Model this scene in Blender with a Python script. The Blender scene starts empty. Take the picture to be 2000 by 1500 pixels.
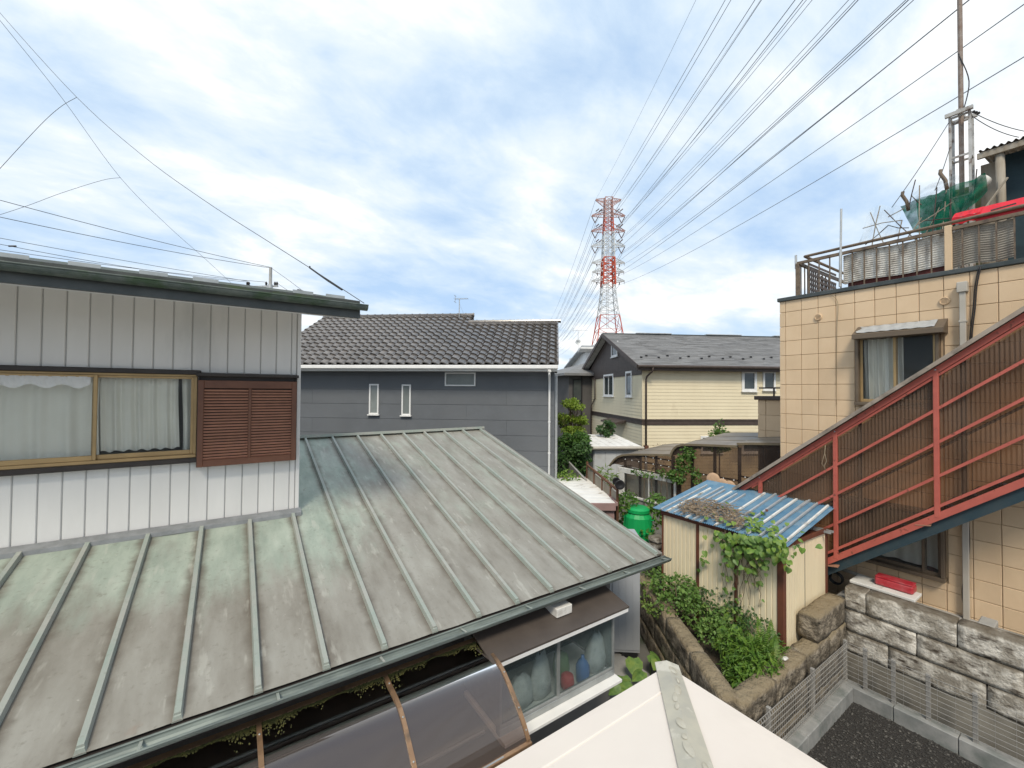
import bpy, math, random
from mathutils import Vector, Matrix
R = math.radians
SC = bpy.context.scene
COL = SC.collection

# ------------------------------------------------------------------ camera
TH = math.atan2(543, 805)          # heading of the lens from +Y towards +X
H = 4.5                            # eye height above the yard
FPX = 805.0                        # focal length in pixels of a 2000 px wide picture
PITCH, ROLL = R(1.0), R(0.4)
fw = Vector((math.sin(TH)*math.cos(PITCH), math.cos(TH)*math.cos(PITCH), math.sin(PITCH)))
r0 = Vector((math.cos(TH), -math.sin(TH), 0)); u0 = r0.cross(fw)
rt = r0*math.cos(ROLL) + u0*math.sin(ROLL); up = u0*math.cos(ROLL) - r0*math.sin(ROLL)
EYE = Vector((0, 0, H))
cam = bpy.data.cameras.new('camera'); camo = bpy.data.objects.new('camera', cam); COL.objects.link(camo)
cm = Matrix((rt, up, -fw)).transposed().to_4x4(); cm.translation = EYE
camo.matrix_world = cm
cam.sensor_width = 36.0; cam.lens = 36.0*FPX/2000.0; cam.clip_start = 0.05; cam.clip_end = 6000
SC.camera = camo

# ------------------------------------------------------------------ sky, sun, exposure
SUN_EL, SUN_AZ = R(50), R(221)      # azimuth measured from +Y clockwise: behind the lens
w = bpy.data.worlds.new('World'); SC.world = w; w.use_nodes = True
nt = w.node_tree; nt.nodes.clear()
def N(t, ty, **k):
    n = t.nodes.new(ty)
    for a, b in k.items():
        if a.startswith('i_'):
            key = a[2:]; key = int(key) if key.isdigit() else key.replace('_', ' ')
            n.inputs[key].default_value = b
        else: setattr(n, a, b)
    return n
def LK(t, a, b): t.links.new(a, b)
def ramp(t, fac, stops, interp='LINEAR'):
    n = t.nodes.new('ShaderNodeValToRGB'); n.color_ramp.interpolation = interp
    e = n.color_ramp.elements
    while len(e) < len(stops): e.new(0.5)
    for el, (p, c) in zip(e, stops):
        el.position = p; el.color = (c, c, c, 1) if isinstance(c, (int, float)) else (*c, 1)
    if fac is not None: t.links.new(fac, n.inputs[0])
    return n
sky = N(nt, 'ShaderNodeTexSky', sky_type='NISHITA', sun_disc=False, sun_elevation=SUN_EL, sun_rotation=SUN_AZ)
sky.air_density = 1.0; sky.dust_density = 1.5; sky.ozone_density = 1.0
tc = N(nt, 'ShaderNodeTexCoord')
sep = N(nt, 'ShaderNodeSeparateXYZ'); LK(nt, tc.outputs['Generated'], sep.inputs[0])
mz = N(nt, 'ShaderNodeMath', operation='MAXIMUM', i_1=0.0); LK(nt, sep.outputs[2], mz.inputs[0])
az = N(nt, 'ShaderNodeMath', operation='ADD', i_1=0.22); LK(nt, mz.outputs[0], az.inputs[0])
dv = N(nt, 'ShaderNodeVectorMath', operation='DIVIDE'); LK(nt, tc.outputs['Generated'], dv.inputs[0])
cb = N(nt, 'ShaderNodeCombineXYZ'); [LK(nt, az.outputs[0], cb.inputs[i]) for i in range(3)]
LK(nt, cb.outputs[0], dv.inputs[1])
mp = N(nt, 'ShaderNodeMapping'); mp.inputs['Rotation'].default_value = (0, 0, R(-62)); mp.inputs['Scale'].default_value = (0.80, 1.25, 1.0); mp.inputs['Location'].default_value = (1.35, 5.2, 0.0)
LK(nt, dv.outputs[0], mp.inputs[0])
n1 = N(nt, 'ShaderNodeTexNoise', i_Scale=1.15, i_Detail=9.0, i_Roughness=0.5, i_Distortion=0.35); LK(nt, mp.outputs[0], n1.inputs['Vector'])
n2 = N(nt, 'ShaderNodeTexNoise', i_Scale=3.4, i_Detail=8.0, i_Roughness=0.6, i_Distortion=0.25); LK(nt, mp.outputs[0], n2.inputs['Vector'])
mx = N(nt, 'ShaderNodeMath', operation='MULTIPLY_ADD', i_1=0.42); LK(nt, n2.outputs[0], mx.inputs[0])
m7 = N(nt, 'ShaderNodeMath', operation='MULTIPLY', i_1=0.78); LK(nt, n1.outputs[0], m7.inputs[0]); LK(nt, m7.outputs[0], mx.inputs[2])
cmask = ramp(nt, mx.outputs[0], [(0.42, 0.0), (0.63, 1.0)], 'EASE')
ccol = ramp(nt, mx.outputs[0], [(0.44, (0.255, 0.352, 0.485)), (0.55, (0.33, 0.408, 0.497)), (0.645, (0.425, 0.47, 0.512)), (0.735, (0.58, 0.582, 0.58))])
bg1 = N(nt, 'ShaderNodeBackground', i_Strength=0.085); LK(nt, sky.outputs[0], bg1.inputs[0])
bg2 = N(nt, 'ShaderNodeBackground', i_Strength=1.0); LK(nt, ccol.outputs[0], bg2.inputs[0])
mfac = N(nt, 'ShaderNodeMath', operation='MULTIPLY_ADD', i_1=0.14, i_2=0.86); LK(nt, cmask.outputs[0], mfac.inputs[0])
mxs = N(nt, 'ShaderNodeMixShader'); LK(nt, mfac.outputs[0], mxs.inputs[0]); LK(nt, bg1.outputs[0], mxs.inputs[1]); LK(nt, bg2.outputs[0], mxs.inputs[2])
wo = N(nt, 'ShaderNodeOutputWorld'); LK(nt, mxs.outputs[0], wo.inputs[0])
sun = bpy.data.lights.new('sun', 'SUN'); sun.energy = 1.5; sun.angle = R(14); sun.color = (1.0, 0.90, 0.74)
suno = bpy.data.objects.new('sun', sun); COL.objects.link(suno)
sd = Vector((math.sin(SUN_AZ)*math.cos(SUN_EL), math.cos(SUN_AZ)*math.cos(SUN_EL), math.sin(SUN_EL)))
suno.rotation_euler = sd.to_track_quat('Z', 'Y').to_euler(); suno.location = (-6, -10, 40)
SC.view_settings.view_transform = 'Standard'; SC.view_settings.look = 'None'
SC.view_settings.exposure = 1.04; SC.view_settings.gamma = 1.0; SC.view_settings.use_curve_mapping = False
SC.render.engine = 'CYCLES'
SC.cycles.max_bounces = 8; SC.cycles.transparent_max_bounces = 16; SC.cycles.use_denoising = True

# ------------------------------------------------------------------ picture pixel -> place
I4 = Matrix.Identity(4)
def ray(x, y): return fw + rt*((x-1000)/FPX) + up*((750-y)/FPX)
def hit(x, y, axis, val, M=I4):
    """point where the sight line of pixel (x,y) meets the plane axis=val of frame M, in that frame"""
    Mi = M.inverted(); o = Mi @ EYE; d = Mi.to_3x3() @ ray(x, y)
    return o + d*((val-o[axis])/d[axis])
def hx(x, y, v, M=I4): return hit(x, y, 0, v, M)
def hy(x, y, v, M=I4): return hit(x, y, 1, v, M)
def hz(x, y, v, M=I4): return hit(x, y, 2, v, M)
def at(x, y, D): return EYE + ray(x, y)*D
def frame(p, deg): return Matrix.Translation(p) @ Matrix.Rotation(R(deg), 4, 'Z')

# ------------------------------------------------------------------ geometry helpers
ROOT = {}
def thing(name, label, cat, loc=(0, 0, 0), rz=0.0, group=None):
    o = bpy.data.objects.new(name, None); COL.objects.link(o); o.empty_display_size = 0.1
    o.location = loc; o.rotation_euler = (0, 0, R(rz)); tag(o, label, cat, group)
    ROOT[o.name] = frame(Vector(loc), rz); return o
def tag(o, label, cat, group=None):
    o['label'] = label; o['category'] = cat
    if group: o['group'] = group
    return o
def struct(o): o['kind'] = 'structure'; return o
def stuff(o): o['kind'] = 'stuff'; return o
class G:
    def __init__(s, world=True): s.v = []; s.f = []; s.world = world; s.uv = None
    def add(s, vs, fs):
        b = len(s.v); s.v += [Vector(p) for p in vs]; s.f += [tuple(i+b for i in f) for f in fs]; return s
    def box(s, x0, x1, y0, y1, z0, z1, bev=0.0):
        if x0 > x1: x0, x1 = x1, x0
        if y0 > y1: y0, y1 = y1, y0
        if z0 > z1: z0, z1 = z1, z0
        if bev <= 0:
            return s.add([(x0,y0,z0),(x1,y0,z0),(x1,y1,z0),(x0,y1,z0),(x0,y0,z1),(x1,y0,z1),(x1,y1,z1),(x0,y1,z1)],
                         [(0,3,2,1),(4,5,6,7),(0,1,5,4),(1,2,6,5),(2,3,7,6),(3,0,4,7)])
        b = min(bev, (x1-x0)/3, (y1-y0)/3, (z1-z0)/3); X = (x0, x1); Y = (y0, y1); Z = (z0, z1)
        vs = []; ix = {}
        for i in (0, 1):
            for j in (0, 1):
                for k in (0, 1):
                    sx, sy, sz = 1-2*i, 1-2*j, 1-2*k
                    for a in range(3):
                        ix[i,j,k,a] = len(vs)
                        vs.append((X[i]+(0 if a == 0 else b*sx), Y[j]+(0 if a == 1 else b*sy), Z[k]+(0 if a == 2 else b*sz)))
        fs = []
        q = ((0,0),(1,0),(1,1),(0,1))
        for i in (0, 1):
            fs.append([ix[i,u,v_,0] for u, v_ in q]); fs.append([ix[u,i,v_,1] for u, v_ in q]); fs.append([ix[u,v_,i,2] for u, v_ in q])
        for i in (0, 1):
            for j in (0, 1):
                fs.append([ix[i,j,0,0], ix[i,j,1,0], ix[i,j,1,1], ix[i,j,0,1]])
                fs.append([ix[i,0,j,0], ix[i,1,j,0], ix[i,1,j,2], ix[i,0,j,2]])
                fs.append([ix[0,i,j,1], ix[1,i,j,1], ix[1,i,j,2], ix[0,i,j,2]])
                for k in (0, 1): fs.append([ix[i,j,k,0], ix[i,j,k,1], ix[i,j,k,2]])
        return s.add(vs, fs)
    def hexa(s, p):     # 8 points: bottom ring then top ring
        return s.add(p, [(0,3,2,1),(4,5,6,7),(0,1,5,4),(1,2,6,5),(2,3,7,6),(3,0,4,7)])
    def slab(s, ring, off):   # polygon thickened by offset vector
        n = len(ring); off = Vector(off); ring = [Vector(p) for p in ring]
        return s.add(ring + [p+off for p in ring], [tuple(range(n-1, -1, -1)), tuple(range(n, 2*n))] + [(i, (i+1) % n, n+(i+1) % n, n+i) for i in range(n)])
    def beam(s, a, b, w_, h_, upv=(0, 0, 1)):
        a = Vector(a); b = Vector(b); d = (b-a).normalized(); u = Vector(upv)
        sd_ = d.cross(u)
        if sd_.length < 1e-4: sd_ = d.cross(Vector((1, 0, 0)))
        sd_.normalize(); u = sd_.cross(d); x = sd_*(w_/2); y = u*(h_/2)
        return s.hexa([a-x-y, a+x-y, b+x-y, b-x-y, a-x+y, a+x+y, b+x+y, b-x+y])
    def tube(s, pts, r, n=6, cap=True, r2=None):
        pts = [Vector(p) for p in pts]; m = len(pts); b = len(s.v); ref = None
        for i, p in enumerate(pts):
            d = (pts[min(i+1, m-1)]-pts[max(i-1, 0)]).normalized()
            if ref is None:
                ref = d.cross(Vector((0, 0, 1)))
                if ref.length < 1e-3: ref = d.cross(Vector((1, 0, 0)))
            x = (ref - d*ref.dot(d)).normalized(); ref = x; y = d.cross(x)
            rr = r if r2 is None else r+(r2-r)*i/max(1, m-1)
            for k in range(n):
                a = 2*math.pi*k/n; s.v.append(p + x*(math.cos(a)*rr) + y*(math.sin(a)*rr))
        for i in range(m-1):
            for k in range(n):
                k2 = (k+1) % n; s.f.append((b+i*n+k, b+i*n+k2, b+(i+1)*n+k2, b+(i+1)*n+k))
        if cap: s.f.append(tuple(b+k for k in range(n-1, -1, -1))); s.f.append(tuple(b+(m-1)*n+k for k in range(n)))
        return s
    def lathe(s, c, prof, n=20, axis=(0, 0, 1)):
        c = Vector(c); q = Vector((0, 0, 1)).rotation_difference(Vector(axis)); b = len(s.v)
        for r_, z_ in prof:
            for k in range(n):
                a = 2*math.pi*k/n; s.v.append(c + q @ Vector((r_*math.cos(a), r_*math.sin(a), z_)))
        for i in range(len(prof)-1):
            for k in range(n):
                k2 = (k+1) % n; s.f.append((b+i*n+k, b+i*n+k2, b+(i+1)*n+k2, b+(i+1)*n+k))
        s.f.append(tuple(b+k for k in range(n-1, -1, -1))); s.f.append(tuple(b+(len(prof)-1)*n+k for k in range(n)))
        return s
    def grid(s, fn, nu, nv):
        b = len(s.v)
        for i in range(nu+1):
            for j in range(nv+1): s.v.append(Vector(fn(i/nu, j/nv)))
        for i in range(nu):
            for j in range(nv):
                a = b+i*(nv+1)+j; s.f.append((a, a+nv+1, a+nv+2, a+1))
        return s
    def mesh(s, name, Mi=None):
        me = bpy.data.meshes.new(name); vs = s.v if Mi is None else [Mi @ p for p in s.v]
        me.from_pydata([tuple(p) for p in vs], [], s.f); me.update(); return me
    def obj(s, name, mat, parent=None, smooth=False, origin=None):
        Mi = None; rm = None
        if parent is not None:
            rm = ROOT[parent.name]
            if s.world: Mi = rm.inverted()
        if parent is None and origin is not None: Mi = Matrix.Translation(-Vector(origin))
        me = s.mesh(name, Mi)
        if mat is not None: me.materials.append(mat)
        if smooth: me.shade_smooth()
        o = bpy.data.objects.new(name, me); COL.objects.link(o)
        if parent is not None: o.parent = parent; ROOT[o.name] = rm
        elif origin is not None: o.location = origin
        return o
def put(me, name, parent, loc, rot=(0, 0, 0), scale=(1, 1, 1)):
    o = bpy.data.objects.new(name, me); COL.objects.link(o); o.parent = parent
    o.location = loc; o.rotation_euler = rot; o.scale = scale; ROOT[o.name] = ROOT[parent.name]; return o
def recalc(o):
    import bmesh
    bm = bmesh.new(); bm.from_mesh(o.data); bmesh.ops.recalc_face_normals(bm, faces=bm.faces); bm.to_mesh(o.data); bm.free(); return o

# ------------------------------------------------------------------ materials
def lin(c): return tuple(((v/255+0.055)/1.055)**2.4 if v > 10 else v/255/12.92 for v in c)
def mat(name, c1, c2=None, rough=0.6, metal=0.0, scale=3.0, stretch=(1, 1, 1), bump=0.0, bscale=60.0, rnd=0.0, dirt=None, dscale=1.5, dlo=0.5, dhi=0.7, spec=0.4, detail=6.0, c_lo=0.35, c_hi=0.65, dstretch=None, bdist=0.01):
    m = bpy.data.materials.new(name); m.use_nodes = True; t = m.node_tree; t.nodes.clear()
    out = N(t, 'ShaderNodeOutputMaterial'); p = N(t, 'ShaderNodeBsdfPrincipled', i_Roughness=rough, i_Metallic=metal)
    p.inputs['Specular IOR Level'].default_value = spec
    LK(t, p.outputs[0], out.inputs[0])
    geo = N(t, 'ShaderNodeNewGeometry')
    def noise(sc, st, det=detail):
        mpn = N(t, 'ShaderNodeMapping'); mpn.inputs['Scale'].default_value = st; LK(t, geo.outputs['Position'], mpn.inputs[0])
        nn = N(t, 'ShaderNodeTexNoise', i_Scale=sc, i_Detail=det, i_Roughness=0.6); LK(t, mpn.outputs[0], nn.inputs['Vector']); return nn.outputs[0]
    if c2 is None: c2 = tuple(v*0.88 for v in c1)
    col = ramp(t, noise(scale, stretch), [(c_lo, c1), (c_hi, c2)]).outputs[0]
    if dirt:
        dm = ramp(t, noise(dscale, dstretch or stretch, 8.0), [(dlo, 0.0), (dhi, 1.0)]).outputs[0]
        mi = N(t, 'ShaderNodeMix', data_type='RGBA'); LK(t, dm, mi.inputs[0]); LK(t, col, mi.inputs[6]); mi.inputs[7].default_value = (*dirt, 1); col = mi.outputs[2]
    if rnd:
        oi = N(t, 'ShaderNodeObjectInfo'); mr = N(t, 'ShaderNodeMapRange'); mr.inputs['To Min'].default_value = 1-rnd; mr.inputs['To Max'].default_value = 1+rnd
        LK(t, oi.outputs['Random'], mr.inputs[0]); hs = N(t, 'ShaderNodeHueSaturation'); LK(t, mr.outputs[0], hs.inputs['Value']); LK(t, col, hs.inputs['Color']); col = hs.outputs[0]
    LK(t, col, p.inputs['Base Color'])
    if bump:
        bn = N(t, 'ShaderNodeBump', i_Strength=bump, i_Distance=bdist); LK(t, noise(bscale, (1, 1, 1), 4.0), bn.inputs['Height']); LK(t, bn.outputs[0], p.inputs['Normal'])
    m['p'] = p.name
    return m
def PB(m): return m.node_tree.nodes[m['p']]
def clear(name, col, alpha, rough=0.1, tint=None, spec=0.5, alpha_noise=None, blend=0.12):
    """see-through sheet: tinted transparency under a thin glossy or diffuse skin"""
    m = bpy.data.materials.new(name); m.use_nodes = True; t = m.node_tree; t.nodes.clear()
    out = N(t, 'ShaderNodeOutputMaterial'); p = N(t, 'ShaderNodeBsdfPrincipled', i_Roughness=rough); p.inputs['Base Color'].default_value = (*col, 1)
    p.inputs['Specular IOR Level'].default_value = spec
    tr = N(t, 'ShaderNodeBsdfTransparent'); tr.inputs[0].default_value = (*(tint or (1, 1, 1)), 1)
    mi = N(t, 'ShaderNodeMixShader', i_0=alpha); LK(t, tr.outputs[0], mi.inputs[1]); LK(t, p.outputs[0], mi.inputs[2])
    lw = N(t, 'ShaderNodeLayerWeight', i_Blend=blend)
    gl = N(t, 'ShaderNodeBsdfGlossy', i_Roughness=max(0.03, rough*0.5)); gl.inputs[0].default_value = (1, 1, 1, 1)
    m2 = N(t, 'ShaderNodeMixShader'); fm = N(t, 'ShaderNodeMath', operation='MULTIPLY', i_1=min(1.0, spec*1.4)); LK(t, lw.outputs['Fresnel'], fm.inputs[0]); LK(t, fm.outputs[0], m2.inputs[0])
    LK(t, mi.outputs[0], m2.inputs[1]); LK(t, gl.outputs[0], m2.inputs[2]); LK(t, m2.outputs[0], out.inputs[0])
    if alpha_noise:
        geo = N(t, 'ShaderNodeNewGeometry'); nn = N(t, 'ShaderNodeTexNoise', i_Scale=alpha_noise[0], i_Detail=6.0); LK(t, geo.outputs['Position'], nn.inputs['Vector'])
        rr = ramp(t, nn.outputs[0], [(0.35, alpha_noise[1]), (0.7, alpha_noise[2])]); LK(t, rr.outputs[0], mi.inputs[0])
    return m
M = {}
M['white_panel'] = mat('white_panel', lin((218,217,215)), lin((210,209,207)), rough=0.45, scale=2.0, stretch=(1,1,.3), bump=0.05, bscale=8, dirt=lin((176,178,178)), dscale=1.2, dlo=.58, dhi=.85, rnd=.02)
M['dark_trim'] = mat('dark_trim', (0.022,0.018,0.017), (0.035,0.028,0.025), rough=0.5, scale=6)
M['dark_metal'] = mat('dark_metal', (0.045,0.055,0.058), (0.07,0.08,0.08), rough=0.42, scale=5, dirt=(0.02,0.03,0.03), dlo=.5, dhi=.75)
M['mossy_metal'] = mat('mossy_metal', (0.05,0.07,0.065), (0.10,0.12,0.11), rough=0.6, scale=9, dirt=(0.03,0.06,0.03), dlo=.48, dhi=.62, dscale=4)
M['gold_alu'] = mat('gold_alu', (0.42,0.29,0.14), (0.34,0.235,0.115), rough=0.42, metal=0.35, scale=4)
M['shutter'] = mat('shutter', (0.145,0.062,0.036), (0.115,0.048,0.029), rough=0.5, scale=7, rnd=.05)
M['slat'] = mat('slat', (0.36,0.18,0.125), (0.30,0.15,0.105), rough=0.5, scale=9, rnd=.07)
M['curtain'] = mat('curtain', (0.86,0.84,0.78), (0.78,0.76,0.70), rough=0.9, scale=2)
M['room'] = mat('room', (0.20,0.18,0.15), rough=0.9)
M['white'] = mat('white', (0.78,0.78,0.77), (0.70,0.70,0.69), rough=0.45, scale=3)
M['white_old'] = mat('white_old', (0.70,0.69,0.66), (0.58,0.57,0.54), rough=0.6, scale=3, dirt=(0.22,0.2,0.16), dscale=5, dlo=.55, dhi=.75)
M['glass'] = clear('glass', (0.3,0.32,0.32), 0.06, rough=0.03, tint=(0.95,0.96,0.95), spec=0.6)
M['glass_dark'] = mat('glass_dark', (0.035,0.045,0.045), (0.06,0.07,0.07), rough=0.07, scale=1.2, spec=0.6)
M['glass_frost'] = mat('glass_frost', (0.10,0.13,0.12), (0.17,0.2,0.19), rough=0.25, scale=2.5, spec=0.5)
M['steel'] = mat('steel', (0.42,0.44,0.44), (0.32,0.34,0.34), rough=0.45, metal=0.6, scale=6)
M['galv'] = mat('galv', (0.50,0.52,0.53), (0.38,0.40,0.41), rough=0.5, metal=0.4, scale=8, dirt=(0.25,0.2,0.15), dlo=.6, dhi=.8)
M['black'] = mat('black', (0.018,0.018,0.02), rough=0.45)
M['concrete'] = mat('concrete', (0.36,0.35,0.33), (0.26,0.255,0.24), rough=0.85, scale=3, bump=0.3, bscale=90, dirt=(0.13,0.13,0.12), dlo=.52, dhi=.75)
M['soil'] = mat('soil', (0.06,0.045,0.03), (0.035,0.028,0.02), rough=0.95, scale=9, bump=0.6, bscale=40, bdist=.03)
M['rope'] = mat('rope', (0.30,0.24,0.16), rough=0.9)

# ------------------------------------------------------------------ ground
M['ground'] = mat('ground', (0.16,0.155,0.14), (0.11,0.105,0.095), rough=0.95, scale=1.2, bump=0.4, bscale=30, dirt=(0.06,0.07,0.04), dlo=.5, dhi=.7)
g = G(); g.add([(-2500,-2500,0),(2500,-2500,0),(2500,2500,0),(-2500,2500,0)], [(0,1,2,3)])
struct(g.obj('ground', M['ground']))
# concrete strip between the houses
g = G(); g.box(-5, 5.55, 2.0, 5.6, -0.05, 0.03, .01); struct(g.obj('pavement', M['concrete']))

# ------------------------------------------------------------------ white house with the copper roof
YW = 5.89                                   # plane of the upper wall
XC = 0.707                                  # its right-hand corner
PITCHC = 0.2656
def zc(y): return H-2.17+PITCHC*(y-3.547)   # copper roof plane
YE, YR = 3.50, 8.365
XE = hy(942, 836, YR).x
def copper_mat(name, batten=False):
    m = bpy.data.materials.new(name); m.use_nodes = True; t = m.node_tree; t.nodes.clear()
    out = N(t, 'ShaderNodeOutputMaterial'); p = N(t, 'ShaderNodeBsdfPrincipled', i_Roughness=0.58, i_Metallic=0.1); LK(t, p.outputs[0], out.inputs[0])
    p.inputs['Specular IOR Level'].default_value = 0.35
    geo = N(t, 'ShaderNodeNewGeometry')
    sp = N(t, 'ShaderNodeSeparateXYZ'); LK(t, geo.outputs['Position'], sp.inputs[0])
    def noise(sc, st, det=7.0, rough=.62):
        mpn = N(t, 'ShaderNodeMapping'); mpn.inputs['Scale'].default_value = st; LK(t, geo.outputs['Position'], mpn.inputs[0])
        nn = N(t, 'ShaderNodeTexNoise', i_Scale=sc, i_Detail=det, i_Roughness=rough); LK(t, mpn.outputs[0], nn.inputs['Vector']); return nn.outputs[0]
    def mth(op, a, b=None, c=None):
        n = N(t, 'ShaderNodeMath', operation=op)
        for i, v in enumerate((a, b, c)):
            if v is None: continue
            if isinstance(v, (int, float)): n.inputs[i].default_value = v
            else: LK(t, v, n.inputs[i])
        return n.outputs[0]
    def mix(f, a, b):
        n = N(t, 'ShaderNodeMix', data_type='RGBA')
        if isinstance(f, float): n.inputs[0].default_value = f
        else: LK(t, f, n.inputs[0])
        for s_, v in ((6, a), (7, b)):
            if isinstance(v, tuple): n.inputs[s_].default_value = (*v, 1)
            else: LK(t, v, n.inputs[s_])
        return n.outputs[2]
    fine = noise(22, (1, 1, 1)); big = noise(1.3, (1, .7, 1)); streak = noise(9, (1, .09, 1), 5.0)
    brown = ramp(t, noise(4.5, (1, .16, 1)), [(.28, (0.185,0.17,0.143)), (.5, (0.255,0.243,0.212)), (.72, (0.315,0.308,0.275))]).outputs[0]
    green = ramp(t, noise(6, (1, .2, 1)), [(.3, (0.24,0.29,0.245)), (.6, (0.35,0.40,0.34)), (.8, (0.44,0.48,0.42))]).outputs[0]
    if batten:
        col = mix(ramp(t, noise(5, (1, .5, 1)), [(.35, 0.0), (.62, 1.0)]).outputs[0], (0.27,0.315,0.28), (0.33,0.335,0.305))
        col = mix(ramp(t, fine, [(.55, 0.0), (.75, .6)]).outputs[0], col, (0.20,0.21,0.18))
    else:
        # verdigris: grown where rain runs off the wall above, ragged lower edge
        gy = N(t, 'ShaderNodeMapRange', interpolation_type='SMOOTHSTEP'); gy.inputs['From Min'].default_value = 3.75; gy.inputs['From Max'].default_value = 5.7; LK(t, sp.outputs[1], gy.inputs[0])
        gx = N(t, 'ShaderNodeMapRange', interpolation_type='SMOOTHSTEP'); gx.inputs['From Min'].default_value = 2.1; gx.inputs['From Max'].default_value = 0.6; LK(t, sp.outputs[0], gx.inputs[0])
        gg = mth('MULTIPLY', gy.outputs[0], mth('MULTIPLY_ADD', gx.outputs[0], .7, .3))
        gg = mth('ADD', mth('MULTIPLY', gg, .85), mth('MULTIPLY_ADD', big, 1.1, -.62)); gg = mth('ADD', gg, mth('MULTIPLY_ADD', streak, .8, -.40))
        col = mix(ramp(t, gg, [(.08, 0.0), (.75, .95)], 'EASE').outputs[0], brown, green)
        # grime held along the battens
        fr = mth('FRACT', mth('DIVIDE', mth('SUBTRACT', sp.outputs[0], .18-.455*20), .455)); dd = mth('MINIMUM', fr, mth('SUBTRACT', 1.0, fr))
        dd = mth('ADD', dd, mth('MULTIPLY_ADD', noise(4, (.4, 1, 1)), .34, -.17))
        col = mix(ramp(t, dd, [(.02, .85), (.22, 0.0)], 'EASE').outputs[0], col, (0.125,0.108,0.088))
        # pale run-off streaks and specks
        col = mix(ramp(t, noise(9, (1, .035, 1), 3.0), [(.60, 0.0), (.68, .35)]).outputs[0], col, (0.46,0.455,0.405))
        col = mix(ramp(t, fine, [(.57, 0.0), (.72, .45)]).outputs[0], col, (0.15,0.135,0.11))
        col = mix(ramp(t, noise(17, (1, 1, 1), 3.0), [(.70, 0.0), (.76, .5)]).outputs[0], col, (0.47,0.45,0.40))
        col = mix(ramp(t, noise(1.9, (1, 1, 1), 5.0), [(.69, 0.0), (.74, .3)]).outputs[0], col, (0.22,0.13,0.085))
    LK(t, col, p.inputs['Base Color'])
    rr = ramp(t, big, [(.3, .42), (.7, .68)]); LK(t, rr.outputs[0], p.inputs['Roughness'])
    bn = N(t, 'ShaderNodeBump', i_Strength=0.25, i_Distance=0.006); LK(t, fine, bn.inputs['Height']); LK(t, bn.outputs[0], p.inputs['Normal'])
    return m
M['copper'] = copper_mat('copper'); M['copper_batten'] = copper_mat('copper_batten', True)
M['grey_wall'] = mat('grey_wall', (0.135,0.135,0.135), (0.10,0.10,0.10), rough=0.8, scale=3, bump=.15, bscale=150)
M['groove'] = mat('groove', (0.46,0.46,0.455), rough=0.7)

house = thing('house', 'white panelled house with brown louvred shutter and patinated copper lower roof', 'house', (0.7, 3.6, 0))
rng = random.Random(4)
# --- upper wall: backing, panels
zt, zb = H+1.25, zc(YW)
WX0, WX1 = -2.05, hy(385, 800, YW).x; WZ0, WZ1 = hy(385, 892, YW).z, hy(385, 731, YW).z
g = G(); a_, b_, c_, d_ = -5.2, WX0, WX1, XC-.02; z0_, z1_, z2_, z3_ = zb-.15, WZ0, WZ1, zt; y0_, y1_ = YW+.02, YW+.10
g.add([(x, y, z) for y in (y0_, y1_) for z in (z0_, z1_, z2_, z3_) for x in (a_, b_, c_, d_)], [f for i in range(3) for j in range(3) if (i, j) != (1, 1) for f in ((i*4+j, i*4+j+1, i*4+j+5, i*4+j+4), (16+i*4+j, 16+i*4+j+4, 16+i*4+j+5, 16+i*4+j+1))]); g.obj('wall', M['groove'], house)
xs = [hy(px, 650, YW).x for px in (31, 82.6, 130, 175.6, 219, 261, 300, 339.7, 376, 411, 445.5, 478.5, 510.3, 540.5, 570)]
step = (xs[-1]-xs[0])/14
xs = [xs[0]+step*i for i in range(-19, 15)] + [XC-.045]
xl = [hy(px, 960, YW).x for px in (20, 71, 120)]; off = xl[0]-xs[19]
gap = .0045
for i in range(len(xs)-1):
    a, b = xs[i]+gap, xs[i+1]-gap
    g = G(); g.box(a, b, YW+.008, YW+.03, WZ1+.02, zt, .006); g.obj('wall_panel', M['white_panel'], house)
    if b < WX0-.05:
        g = G(); g.box(a, b, YW+.008, YW+.03, zb+.02, WZ1+.008, .006); g.obj('wall_panel', M['white_panel'], house)
    else:
        a2, b2 = max(a, WX0-.02), b
        g = G(); g.box(a2, b2, YW+.008, YW+.03, zb+.02, WZ0-.03, .006); g.obj('wall_panel', M['white_panel'], house)
g = G(); g.box(XC-.042, XC, YW-.006, YW+.12, zb-.02, zt-.02, .004); g.obj('corner_trim', M['white_panel'], house)
g = G(); g.box(XC-.10, XC-.003, YW+.12, 8.0, zb-.3, zt-.1); g.obj('side_wall', M['white_panel'], house)
# room behind the window
g = G(); g.box(-4.2, XC-.2, YW+1.9, YW+1.95, WZ0-.6, WZ1+.5); g.box(-4.2, XC-.2, YW+.12, YW+1.9, WZ0-.65, WZ0-.6); g.box(-4.2, -4.15, YW+.12, YW+1.9, WZ0-.6, WZ1+.5); g.box(XC-.25, XC-.2, YW+.12, YW+1.9, WZ0-.6, WZ1+.5); g.box(-4.2, XC-.2, YW+.12, YW+1.9, WZ1+.5, WZ1+.55)
g.obj('room', M['room'], house)
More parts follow.
